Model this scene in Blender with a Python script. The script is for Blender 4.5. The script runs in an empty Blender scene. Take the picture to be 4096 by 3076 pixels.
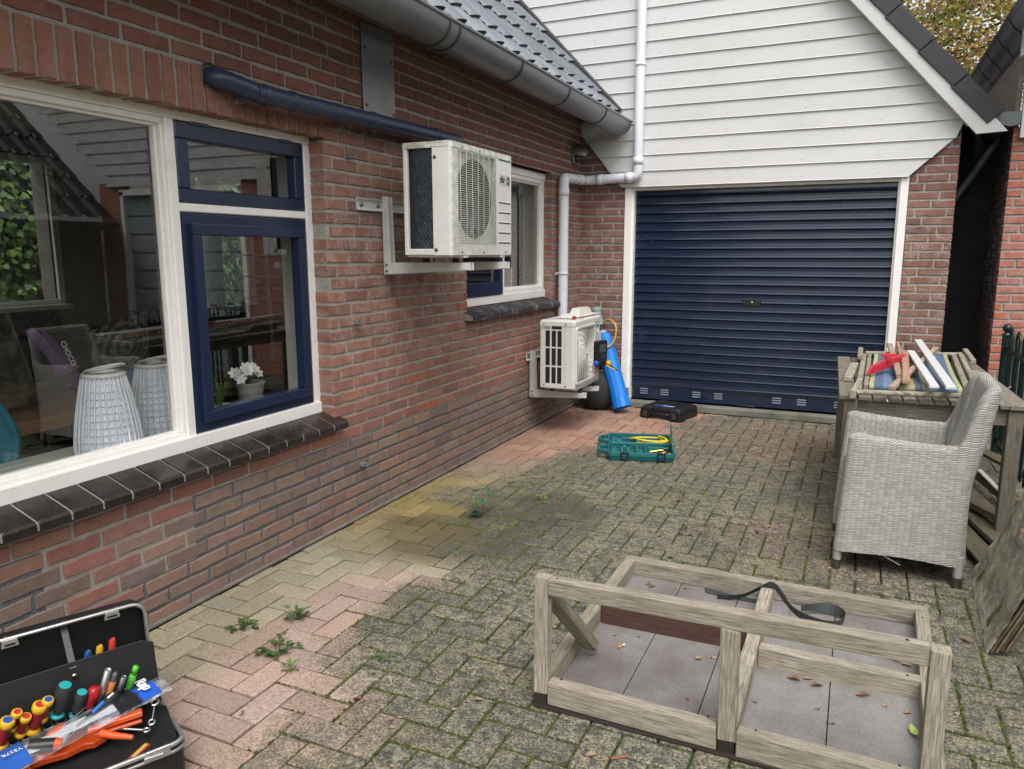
import bpy, math, random
from mathutils import Vector, Matrix, noise as mn
R = math.radians
rnd = random.Random(7)
S = bpy.context.scene
COL = S.collection
# ------------------------------------------------------------------ camera
cam = bpy.data.cameras.new('camera'); cam.lens = 26.55; cam.sensor_width = 36; cam.clip_start = 0.05; cam.clip_end = 400
camo = bpy.data.objects.new('camera', cam); COL.objects.link(camo); S.camera = camo
def set_cam(pitch, roll, yaw, loc):
    cy, sy, cp, sp = math.cos(yaw), math.sin(yaw), math.cos(pitch), math.sin(pitch)
    f = Vector((sy*cp, cy*cp, sp)); r = Vector((cy, -sy, 0)); u = r.cross(f)
    c, s = math.cos(roll), math.sin(roll)
    r2 = c*r + s*u; u2 = -s*r + c*u
    m = Matrix((r2, u2, -f)).transposed().to_4x4(); m.translation = loc
    camo.matrix_world = m
set_cam(-0.172157, -0.001605, -0.42735, (0, 0, 1.365))
# ------------------------------------------------------------------ sky and sun
SUN_EL, SUN_AZ = R(58), R(150)      # azimuth measured clockwise from +y
W = bpy.data.worlds.new('World'); S.world = W; W.use_nodes = True
nt = W.node_tree; nt.nodes.clear()
sky = nt.nodes.new('ShaderNodeTexSky'); sky.sky_type = 'NISHITA'; sky.sun_disc = False
sky.sun_elevation = SUN_EL; sky.sun_rotation = SUN_AZ; sky.dust_density = 4; sky.ozone_density = 1; sky.air_density = 1.4
hs = nt.nodes.new('ShaderNodeHueSaturation'); hs.inputs['Saturation'].default_value = 0.12
bg = nt.nodes.new('ShaderNodeBackground'); bg.inputs[1].default_value = 0.15
wo = nt.nodes.new('ShaderNodeOutputWorld')
nt.links.new(sky.outputs[0], hs.inputs['Color']); nt.links.new(hs.outputs[0], bg.inputs[0]); nt.links.new(bg.outputs[0], wo.inputs[0])
sl = bpy.data.lights.new('sun', 'SUN'); sl.energy = 1.0; sl.angle = R(35); sl.color = (1, .97, .93)
so = bpy.data.objects.new('sun', sl); COL.objects.link(so)
sd = Vector((math.sin(SUN_AZ)*math.cos(SUN_EL), math.cos(SUN_AZ)*math.cos(SUN_EL), math.sin(SUN_EL)))
so.rotation_euler = sd.to_track_quat('Z', 'Y').to_euler(); so.location = (3, -4, 8)
S.view_settings.view_transform = 'Standard'; S.view_settings.look = 'None'
S.view_settings.exposure = 0.66; S.view_settings.gamma = 1
S.cycles.max_bounces = 8; S.cycles.transparent_max_bounces = 16
# ------------------------------------------------------------------ material helper
class NT:
    def __init__(s, name):
        s.m = bpy.data.materials.new(name); s.m.use_nodes = True; s.t = s.m.node_tree; s.t.nodes.clear()
        s.out = s.n('ShaderNodeOutputMaterial'); s.b = s.n('ShaderNodeBsdfPrincipled'); s.l(s.b.outputs[0], s.out.inputs[0])
    def n(s, k, **kw):
        x = s.t.nodes.new(k)
        for a, v in kw.items(): setattr(x, a, v)
        return x
    def l(s, a, b): s.t.links.new(a, b)
    def put(s, inp, v):
        if isinstance(v, bpy.types.NodeSocket): s.l(v, inp)
        elif isinstance(v, tuple) and len(v) == 3 and inp.type == 'RGBA': inp.default_value = (*v, 1)
        else: inp.default_value = v
    def set(s, **kw):
        names = dict(col='Base Color', rough='Roughness', metal='Metallic', normal='Normal', ior='IOR', alpha='Alpha', coat='Coat Weight', coatr='Coat Roughness', sub='Subsurface Weight', trans='Transmission Weight', spec='Specular IOR Level', sheen='Sheen Weight')
        for k, v in kw.items(): s.put(s.b.inputs[names[k]], v)
        return s
    def obj(s, scale=(1, 1, 1), uv=False, loc=(0, 0, 0)):
        c = s.n('ShaderNodeTexCoord'); m = s.n('ShaderNodeMapping'); m.inputs['Scale'].default_value = scale; m.inputs['Location'].default_value = loc
        s.l(c.outputs['UV' if uv else 'Object'], m.inputs[0]); return m.outputs[0]
    def noise(s, sc=5, det=4, rough=.5, co=None, dist=0, fac=True):
        x = s.n('ShaderNodeTexNoise'); x.inputs['Scale'].default_value = sc; x.inputs['Detail'].default_value = det; x.inputs['Roughness'].default_value = rough; x.inputs['Distortion'].default_value = dist
        s.l(co if co else s.obj(), x.inputs['Vector']); return x.outputs[0 if fac else 1]
    def vor(s, sc=5, co=None, feat='F1', out=0, rand=1):
        x = s.n('ShaderNodeTexVoronoi', feature=feat); x.inputs['Scale'].default_value = sc; x.inputs['Randomness'].default_value = rand
        s.l(co if co else s.obj(), x.inputs['Vector']); return x.outputs[out]
    def ramp(s, f, pts, interp='LINEAR'):
        x = s.n('ShaderNodeValToRGB'); e = x.color_ramp.elements; x.color_ramp.interpolation = interp
        while len(e) < len(pts): e.new(0.5)
        for i, (p, c) in enumerate(pts):
            e[i].position = p; e[i].color = (c, c, c, 1) if isinstance(c, (int, float)) else (*c, 1)
        s.l(f, x.inputs[0]); return x.outputs[0]
    def mix(s, f, a, b, mode='MIX'):
        x = s.n('ShaderNodeMix', data_type='RGBA', blend_type=mode); x.clamp_result = False
        s.put(x.inputs[0], f); s.put(x.inputs[6], a); s.put(x.inputs[7], b); return x.outputs[2]
    def mth(s, op, a, b=0.0, clamp=False):
        x = s.n('ShaderNodeMath', operation=op, use_clamp=clamp); s.put(x.inputs[0], a); s.put(x.inputs[1], b); return x.outputs[0]
    def bump(s, h, st=.3, d=.01, nrm=None):
        x = s.n('ShaderNodeBump'); x.inputs['Strength'].default_value = st; x.inputs['Distance'].default_value = d; s.put(x.inputs['Height'], h)
        if nrm: s.l(nrm, x.inputs['Normal'])
        return x.outputs[0]
    def attr(s): 
        x = s.n('ShaderNodeAttribute', attribute_name='Col'); return x.outputs[0]
    def sep(s, v):
        x = s.n('ShaderNodeSeparateXYZ'); s.l(v, x.inputs[0]); return x.outputs
def hexc(r, g, b): # 0-255 sRGB to linear
    f = lambda c: (c/255/12.92) if c <= 10 else ((c/255+.055)/1.055)**2.4
    return (f(r), f(g), f(b))
M = {}
def simple(name, col, rough=.5, metal=0, var=.12, sc=6, bump=.0, bsc=60, **kw):
    n = NT(name); v = n.noise(sc, 6, .6)
    c = n.mix(n.ramp(v, [(.3, 0.0), (.7, 1.0)]), tuple(x*(1-var) for x in col), tuple(min(1, x*(1+var)) for x in col))
    c = n.mix(1.0, c, n.attr(), 'MULTIPLY')
    n.set(col=c, rough=n.ramp(n.noise(sc*3, 5, .6), [(.2, max(.02, rough-.1)), (.8, min(1, rough+.1))]), metal=metal, **kw)
    if bump: n.set(normal=n.bump(n.noise(bsc, 4, .6), bump, .004))
    M[name] = n.m; return n
def dirty(name, col, rough, dirt, dcol, sc=3, metal=0, thr=(.5, .75), bump=.05, streak=1.0, **kw):
    n = NT(name); co = n.obj((1, 1, streak))
    f = n.ramp(n.mth('ADD', n.mth('MULTIPLY', n.noise(sc, 8, .65, co), .7), n.mth('MULTIPLY', n.noise(sc*9, 4, .7, co), .3)), [(thr[0], 0.0), (thr[1], dirt)])
    c = n.mix(1.0, n.mix(f, col, dcol), n.attr(), 'MULTIPLY')
    n.set(col=c, rough=n.mth('ADD', n.mth('MULTIPLY', f, .3), rough, True), metal=metal, normal=n.bump(n.noise(40, 5, .6), bump, .003), **kw)
    M[name] = n.m; return n
# bricks: colour of each brick in the attribute, mottling and bloom on top
n = NT('brick'); a = n.attr()
c = n.mix(n.ramp(n.noise(22, 6, .65), [(.3, 0.0), (.75, 1.0)]), n.mix(.35, a, (.08, .05, .04)), n.mix(.12, a, (.5, .4, .36)))
c = n.mix(n.ramp(n.noise(130, 3, .7), [(.35, .0), (.75, .35)]), c, n.mix(1.0, a, (1.7, 1.6, 1.5), 'MULTIPLY'))
bl = n.mth('MULTIPLY', n.ramp(n.noise(9, 6, .7), [(.44, 0.0), (.6, 1.0)]), n.ramp(n.noise(75, 5, .75), [(.40, 0.0), (.6, .85)]))
z = n.sep(n.obj())
up = n.ramp(z[2], [(.42, 0.0), (.7, .9), (.84, 1.0)]) if False else n.ramp(n.mth('DIVIDE', z[2], 2.6), [(.2, .0), (.33, .55), (.55, .8), (.72, .25), (.85, .05)])
c = n.mix(n.mth('MULTIPLY', bl, up), c, (.56, .46, .44))
n.set(col=c, rough=.88, normal=n.bump(n.mth('ADD', n.noise(70, 6, .7), n.mth('MULTIPLY', n.noise(15, 3, .5), .8)), .55, .006)); M['brick'] = n.m
n = NT('mortar'); z = n.sep(n.obj()); zz = n.mth('ADD', z[2], n.mth('MULTIPLY', n.noise(3, 3, .5), .06))
c = n.mix(n.ramp(n.noise(14, 6, .7), [(.3, 0.0), (.7, 1.0)]), (.29, .28, .245), (.44, .42, .37))
c = n.mix(n.ramp(n.noise(220, 2, .7), [(.5, 0.0), (.7, .6)]), c, (.5, .48, .43))
c = n.mix(n.mth('MULTIPLY', n.attr(), 1.0), c, n.mix(n.ramp(n.noise(300, 2, .7), [(.4, 0.0), (.75, 1.0)]), (.07, .078, .09), (.30, .32, .34)))
n.set(col=c, rough=.95, normal=n.bump(n.noise(180, 5, .8), .8, .006)); M['mortar'] = n.m
# concrete pavers
n = NT('paver'); a = n.attr(); xy = n.sep(n.obj())
at = n.n('ShaderNodeAttribute', attribute_name='Col'); wear = at.outputs['Alpha']
sp = n.noise(120, 3, .75)
c = n.mix(n.ramp(sp, [(.42, 0.0), (.5, .5), (.58, 1.0)]), n.mix(1.0, a, (.42, .405, .385), 'MULTIPLY'), n.mix(1.0, a, (1.75, 1.68, 1.48), 'MULTIPLY'))
c = n.mix(n.mth('SUBTRACT', 1.0, wear), c, n.mix(n.ramp(sp, [(.38, 0.0), (.62, 1.0)]), n.mix(1.0, a, (.78, .78, .78), 'MULTIPLY'), n.mix(1.0, a, (1.2, 1.2, 1.2), 'MULTIPLY')))
dk = n.mth('MULTIPLY', n.ramp(n.noise(26, 6, .75, dist=.6), [(.46, 0.0), (.56, .9)]), wear)
c = n.mix(dk, c, n.mix(n.ramp(sp, [(.4, 0.0), (.7, 1.0)]), (.036, .035, .031), (.12, .115, .095)))
li = n.mth('MULTIPLY', n.ramp(n.vor(17, n.obj((1, 1, 1), loc=(.3, .2, 0))), [(.10, .8), (.2, 0.0)]), n.ramp(n.noise(60, 4, .7), [(.45, 0.0), (.6, 1.0)]))
c = n.mix(n.mth('MULTIPLY', n.mth('MULTIPLY', li, wear), n.ramp(n.noise(3, 3, .6), [(.45, .0), (.6, 1.0)])), c, (.36, .36, .30))
yl = n.mth('MULTIPLY', n.mth('MULTIPLY', n.ramp(n.noise(5, 5, .65, n.obj(loc=(4, 1, 0))), [(.5, 0.0), (.7, .75)]), n.ramp(sp, [(.4, 0.0), (.6, 1.0)])), wear)
c = n.mix(yl, c, (.27, .245, .13))
n.set(col=c, rough=.9, normal=n.bump(n.mth('ADD', n.noise(160, 4, .75), n.noise(30, 4, .6)), .6, .005)); M['paver'] = n.m
n = NT('joint_soil'); c = n.mix(n.ramp(n.noise(2.6, 5, .6), [(.40, 0.0), (.56, 1.0)]), n.mix(n.noise(90, 3, .7), (.03, .027, .02), (.11, .09, .06)), n.mix(n.noise(120, 4, .8), (.025, .05, .008), (.11, .17, .02)))
n.set(col=c, rough=1, normal=n.bump(n.noise(150, 5, .8), 1, .008)); M['joint_soil'] = n.m
n = NT('moss'); c = n.mix(n.ramp(n.noise(160, 3, .8), [(.3, 0.0), (.7, 1.0)]), (.025, .045, .008), (.14, .18, .035)); c = n.mix(1.0, c, n.attr(), 'MULTIPLY')
n.set(col=c, rough=1, normal=n.bump(n.noise(300, 3, .8), 1, .006)); M['moss'] = n.m
# painted timber boards
n = NT('white_boards'); co = n.obj((3, 3, 60)); g = n.noise(3, 5, .6, n.obj((1.2, 1.2, 30)))
d = n.ramp(n.noise(1.7, 8, .7, n.obj((1, 1, 2.2))), [(.5, 0.0), (.8, .35)])
ng = n.mth('MULTIPLY', n.ramp(n.vor(6.5, n.obj((1, 1, .9))), [(.02, 1.0), (.035, 0.0)]), .7)
c = n.mix(d, (.60, .595, .59), (.40, .395, .375)); c = n.mix(ng, c, (.25, .22, .18)); c = n.mix(n.ramp(g, [(.3, .1), (.5, 0.0)]), c, (.5, .49, .46)); c = n.mix(1.0, c, n.attr(), 'MULTIPLY')
n.set(col=c, rough=.5, normal=n.bump(g, .35, .004)); M['white_boards'] = n.m
dirty('cream_paint', hexc(244, 241, 236), .35, .28, hexc(165, 156, 140), 5, thr=(.52, .75), bump=.12)
dirty('navy_paint', (.013, .024, .062), .22, .12, (.05, .06, .09), 6, thr=(.5, .8), bump=.25, spec=.5)
dirty('navy_door', (.0095, .019, .047), .2, .35, (.045, .06, .09), 2.0, thr=(.45, .8), bump=.05, spec=.8)
dirty('navy_plastic', (.028, .042, .085), .34, .3, (.08, .10, .13), 3, thr=(.5, .8), bump=.03)
dirty('zinc', (.22, .235, .25), .42, .6, (.38, .39, .385), 2.2, metal=.75, thr=(.42, .7), bump=.03)
dirty('perforated', (.42, .41, .41), .4, .5, (.27, .27, .27), 3, metal=.6)
dirty('steel', (.42, .41, .38), .35, .3, (.2, .19, .17), 12, metal=.9)
n = NT('roof_tile'); c = n.mix(n.ramp(n.noise(4, 6, .65), [(.35, 0.0), (.75, 1.0)]), (.11, .12, .14), (.18, .19, .215)); c = n.mix(1.0, c, n.attr(), 'MULTIPLY'); c = n.mix(n.ramp(n.noise(30, 6, .7), [(.62, 0.0), (.72, .3)]), c, (.25, .26, .22))
n.set(col=c, rough=.5, normal=n.bump(n.noise(18, 3, .5), .05, .01)); M['roof_tile'] = n.m
dirty('dark_tile', (.028, .027, .031), .55, .5, (.07, .07, .07), 9, thr=(.5, .75), bump=.25)
n = NT('sill_tile'); c = n.mix(n.ramp(n.noise(10, 6, .7), [(.4, 0.0), (.75, 1.0)]), (.020, .014, .013), (.045, .033, .03)); c = n.mix(1.0, c, n.attr(), 'MULTIPLY'); c = n.mix(n.ramp(n.noise(45, 6, .8), [(.6, 0.0), (.74, .5)]), c, (.2, .19, .18))
n.set(col=c, rough=n.ramp(n.noise(14, 5, .7), [(.35, .13), (.7, .45)]), normal=n.bump(n.noise(9, 4, .6), .12, .006)); M['sill_tile'] = n.m
n = NT('sill_brick'); c = n.mix(n.ramp(n.noise(9, 7, .75), [(.5, 0.0), (.68, .6)]), (.028, .026, .027), (.30, .30, .31)); n.set(col=c, rough=.6, normal=n.bump(n.noise(60, 4, .7), .4, .005)); M['sill_brick'] = n.m
dirty('concrete', (.20, .195, .16), .9, .8, (.08, .085, .055), 7, thr=(.4, .65), bump=.8)
simple('plinth', (.24, .22, .2), .95, 0, .3, 14, 1.0, 90)
# glass of windows: clear, mirror-like at grazing angles
def glassm(name, ior, tint=(.98, .99, .985)):
    n = NT(name); fr = n.n('ShaderNodeFresnel'); ge = n.n('ShaderNodeNewGeometry'); n.l(n.mth('ADD', ior, n.mth('MULTIPLY', ge.outputs['Backfacing'], 1/ior-ior)), fr.inputs[0])
    tr = n.n('ShaderNodeBsdfTransparent'); tr.inputs[0].default_value = (*tint, 1); gl = n.n('ShaderNodeBsdfGlossy'); gl.inputs['Roughness'].default_value = 0.0
    bp = n.bump(n.noise(1.6, 1, .4), .06, .01); n.l(bp, gl.inputs['Normal'])
    mx = n.n('ShaderNodeMixShader'); n.l(fr.outputs[0], mx.inputs[0]); n.l(tr.outputs[0], mx.inputs[1]); n.l(gl.outputs[0], mx.inputs[2]); n.l(mx.outputs[0], n.out.inputs[0]); n.t.nodes.remove(n.b); M[name] = n.m
glassm('window_glass', 2.15)
glassm('thin_glass', 1.45)
# weathered timber: UV runs along the grain
def wood(name, c0, c1, c2, green=.0, rough=.85, fine=1.0):
    n = NT(name); co = n.obj((2.2, 40*fine, 1), True); co2 = n.obj((.8, 6, 1), True)
    g = n.noise(5, 8, .7, co, .4); g2 = n.noise(4, 4, .6, co2)
    c = n.mix(n.ramp(g, [(.38, 0.0), (.60, 1.0)]), c0, c1); c = n.mix(n.ramp(g2, [(.35, .0), (.75, .7)]), c, c2)
    ck = n.ramp(n.noise(7, 5, .6, n.obj((1, 60, 1), True), .5), [(.30, .8), (.38, 0.0)]); c = n.mix(ck, c, (.04, .034, .026))
    kn = n.ramp(n.vor(1, n.obj((3.4, 17, 1), True)), [(.10, .85), (.20, 0.0)]); c = n.mix(kn, c, tuple(x*.35 for x in c1))
    if green: c = n.mix(n.ramp(n.noise(5, 6, .7), [(.46, 0.0), (.68, green)]), c, (.10, .105, .045))
    c = n.mix(1.0, c, n.attr(), 'MULTIPLY')
    n.set(col=c, rough=rough, normal=n.bump(n.mth('SUBTRACT', g, n.mth('MULTIPLY', ck, .6)), .6, .004)); M[name] = n.m
wood('grey_wood', (.135, .112, .08), (.45, .405, .335), (.31, .26, .185), .35)
wood('teak', (.09, .075, .055), (.27, .245, .20), (.19, .16, .12), .35)
wood('brown_wood', (.045, .018, .014), (.12, .055, .042), (.08, .035, .028))
wood('oak', (.13, .06, .022), (.24, .125, .05), (.19, .095, .04), rough=.45, fine=.5)
wood('broken_wood', (.24, .15, .10), (.52, .40, .29), (.36, .25, .17))
wood('pile_wood', (.07, .058, .04), (.20, .165, .11), (.13, .11, .07), .4)
n = NT('composite'); c = n.mix(n.ramp(n.noise(260, 2, .8), [(.3, 0.0), (.72, 1.0)]), (.145, .135, .125), (.335, .32, .305)); c = n.mix(n.ramp(n.noise(3.2, 6, .65), [(.36, .7), (.6, 0.0)]), c, (.11, .085, .08)); c = n.mix(1.0, c, n.attr(), 'MULTIPLY')
n.set(col=c, rough=.6, normal=n.bump(n.noise(260, 2, .7), .25, .003)); M['composite'] = n.m
# woven resin strands: UV in metres
n = NT('wicker'); u = n.n('ShaderNodeUVMap'); sx = n.sep(u.outputs[0])
wob = n.mth('MULTIPLY', n.noise(9, 3, .5), .004)
rib = n.mth('DIVIDE', n.mth('ADD', sx[0], wob), .024); fl = n.mth('FLOOR', rib); fr = n.mth('FRACT', rib)
ph = n.mth('MULTIPLY', n.mth('MODULO', fl, 2.0), .5)
zz = n.mth('ADD', n.mth('DIVIDE', n.mth('ADD', sx[1], wob), .0072), ph); fz = n.mth('FRACT', zz)
st = n.mth('SINE', n.mth('MULTIPLY', fz, math.pi)); rb = n.mth('SINE', n.mth('MULTIPLY', fr, math.pi))
h = n.mth('ADD', n.mth('MULTIPLY', st, n.mth('ADD', n.mth('MULTIPLY', rb, .4), .6)), 0.0)
wv = n.n('ShaderNodeTexWhiteNoise', noise_dimensions='2D'); cb = n.n('ShaderNodeCombineXYZ'); n.l(fl, cb.inputs[0]); n.l(n.mth('FLOOR', zz), cb.inputs[1]); n.l(cb.outputs[0], wv.inputs['Vector'])
c = n.mix(n.ramp(wv.outputs[0], [(0, 0.0), (1, 1.0)]), (.41, .405, .36), (.59, .58, .53)); c = n.mix(n.ramp(n.noise(4, 5, .7), [(.5, 0.0), (.75, .3)]), c, (.33, .34, .26))
c = n.mix(n.ramp(h, [(.08, 1.0), (.42, 0.0)]), c, (.12, .12, .11)); c = n.mix(1.0, c, n.attr(), 'MULTIPLY')
n.set(col=c, rough=.6, normal=n.bump(h, .9, .005)); M['wicker'] = n.m
# appliances and small things
n = NT('old_white'); z = n.sep(n.obj()); al = n.ramp(n.mth('ADD', n.noise(7, 8, .72), n.mth('MULTIPLY', n.attr(), -.35)), [(.14, .0), (.17, .0)])
c = n.mix(n.ramp(n.noise(5, 8, .75), [(.5, 0.0), (.8, .45)]), (.70, .69, .66), (.40, .40, .33)); at = n.n('ShaderNodeAttribute', attribute_name='Col')
alg = n.mth('MULTIPLY', n.mth('SUBTRACT', 1.0, at.outputs['Alpha']), n.ramp(n.noise(24, 7, .8), [(.38, 0.0), (.58, 1.0)])); c = n.mix(alg, c, n.mix(n.noise(60, 4, .7), (.07, .11, .02), (.26, .28, .14))); c = n.mix(1.0, c, n.attr(), 'MULTIPLY')
n.set(col=c, rough=.42, normal=n.bump(n.noise(50, 5, .7), .08, .003)); M['old_white'] = n.m
simple('new_white', (.66, .64, .585), .32, 0, .03)
simple('bracket_white', (.55, .55, .53), .38, 0, .1, 9)
simple('pvc_white', (.76, .78, .83), .28, 0, .03)
simple('black_plastic', (.013, .013, .014), .45, 0, .2, 20, .1, 200)
simple('dark_void', (.004, .004, .005), .9, 0, .1)
simple('rubber', (.012, .012, .013), .7, 0, .2)
n = NT('coil_fin'); sx = n.sep(n.obj()); c = n.mix(n.ramp(n.noise(30, 5, .7), [(.4, 0.0), (.7, 1.0)]), (.10, .13, .17), (.26, .31, .37)); n.set(col=c, rough=.5, metal=.5, normal=n.bump(n.mth('SINE', n.mth('MULTIPLY', sx[2], 700)), .4, .002)); M['coil_fin'] = n.m
simple('chrome', (.7, .7, .7), .18, 1, .05)
simple('aluminium', (.62, .62, .61), .33, .9, .12, 20)
simple('brass', (.55, .34, .09), .28, 1, .15, 30)
simple('plastic', (.8, .8, .8), .35, 0, .06)        # colour from the attribute
simple('matt_plastic', (.8, .8, .8), .6, 0, .1)
simple('hose_rubber', (.8, .8, .8), .4, 0, .05)
dirty('case_black', (.008, .008, .0085), .5, .25, (.035, .035, .035), 8, thr=(.5, .8), bump=.25)
dirty('teal_plastic', (.008, .115, .115), .42, .2, (.03, .17, .165), 10, bump=.1)
dirty('pot_black', (.022, .022, .022), .75, .6, (.055, .055, .053), 4, thr=(.4, .75), bump=.3)
dirty('blue_paint', (.008, .20, .68), .36, .5, (.04, .32, .8), 5, thr=(.5, .78), bump=.08)
simple('cylinder_grey', (.28, .33, .34), .5, 0, .15)
simple('paper', (.75, .75, .74), .7, 0, .06)
simple('plaster', (.55, .55, .5), .9, 0, .05)
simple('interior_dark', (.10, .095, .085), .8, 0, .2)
simple('interior_sill', (.52, .55, .48), .4, 0, .05)
simple('floor_wood', (.10, .06, .035), .5, 0, .2)
simple('fabric_dark', (.035, .035, .037), .9, 0, .3, 30, .4, 200)
simple('fence_green', (.006, .022, .02), .3, 0, .3)
simple('dark_sheet', (.006, .006, .0065), .75, 0, .3, 3)
simple('leaf_dry', (1, 1, 1), .7, 0, .3, 60)
n = NT('leaf_green'); c = n.mix(n.noise(30, 3, .6), (.7, .7, .7), (1.2, 1.2, 1.1)); c = n.mix(1.0, c, n.attr(), 'MULTIPLY'); n.set(col=c, rough=.5, sub=0.0); M['leaf_green'] = n.m
n = NT('tree_leaf'); n.set(col=n.attr(), rough=.6)
tl = n.n('ShaderNodeBsdfTranslucent'); n.l(n.attr(), tl.inputs[0]); mx = n.n('ShaderNodeMixShader'); mx.inputs[0].default_value = .45; n.l(n.b.outputs[0], mx.inputs[1]); n.l(tl.outputs[0], mx.inputs[2]); n.l(mx.outputs[0], n.out.inputs[0]); M['tree_leaf'] = n.m
simple('bark', (.05, .04, .03), .95, 0, .3, 20, .8, 60)
n = NT('slab_mat'); c = n.mix(n.ramp(n.noise(9, 7, .7), [(.35, 0.0), (.7, 1.0)]), (.17, .155, .125), (.38, .36, .30)); c = n.mix(n.ramp(n.noise(2.6, 5, .7, n.obj(loc=(1, 0, .3))), [(.5, 0.0), (.7, .7)]), c, n.mix(n.noise(60, 4, .7), (.08, .09, .02), (.2, .21, .07))); c = n.mix(1.0, c, n.attr(), 'MULTIPLY')
n.set(col=c, rough=.95, normal=n.bump(n.mth('ADD', n.noise(14, 8, .75), n.noise(90, 4, .7)), .9, .012)); M['slab_mat'] = n.m
n = NT('stripe_cloth'); u = n.n('ShaderNodeUVMap'); sx = n.sep(u.outputs[0])
c = n.ramp(n.mth('FRACT', sx[0]), [(0, (.42, .42, .18)), (.05, (.035, .09, .2)), (.15, (.09, .19, .33)), (.25, (.035, .09, .2)), (.33, (.30, .33, .17)), (.42, (.36, .3, .13)), (.50, (.03, .05, .10)), (.58, (.30, .33, .17)), (.66, (.12, .22, .25)), (.74, (.09, .19, .33)), (.84, (.035, .09, .22)), (.95, (.42, .42, .18))], 'CONSTANT'); c = n.mix(.3, c, (.16, .17, .15))
c = n.mix(n.ramp(n.noise(8, 5, .7), [(.5, 0.0), (.8, .4)]), c, (.12, .11, .08)); n.set(col=c, rough=.85, normal=n.bump(n.noise(300, 2, .5), .3, .002)); M['stripe_cloth'] = n.m
n = NT('bag_plastic'); tr = n.n('ShaderNodeBsdfTransparent'); n.set(col=(.55, .58, .63), rough=.12); mx = n.n('ShaderNodeMixShader'); n.l(n.mth('ADD', n.mth('MULTIPLY', n.ramp(n.noise(14, 4, .6, n.obj((1, 1, 1)), 1.5), [(.45, 0.0), (.65, 1.0)]), .42), .14), mx.inputs[0]); n.l(tr.outputs[0], mx.inputs[1]); n.l(n.b.outputs[0], mx.inputs[2]); n.l(mx.outputs[0], n.out.inputs[0]); M['bag_plastic'] = n.m
n = NT('kraft'); n.set(col=n.mix(n.noise(3, 5, .6), (.09, .075, .04), (.16, .13, .07)), rough=.8, normal=n.bump(n.noise(6, 4, .5), .6, .02)); M['kraft'] = n.m
n = NT('bag_print'); n.set(col=n.mix(n.noise(9, 3, .5), (.09, .045, .13), (.22, .14, .27)), rough=.25, normal=n.bump(n.noise(20, 3, .5), .8, .01)); M['bag_print'] = n.m
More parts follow.
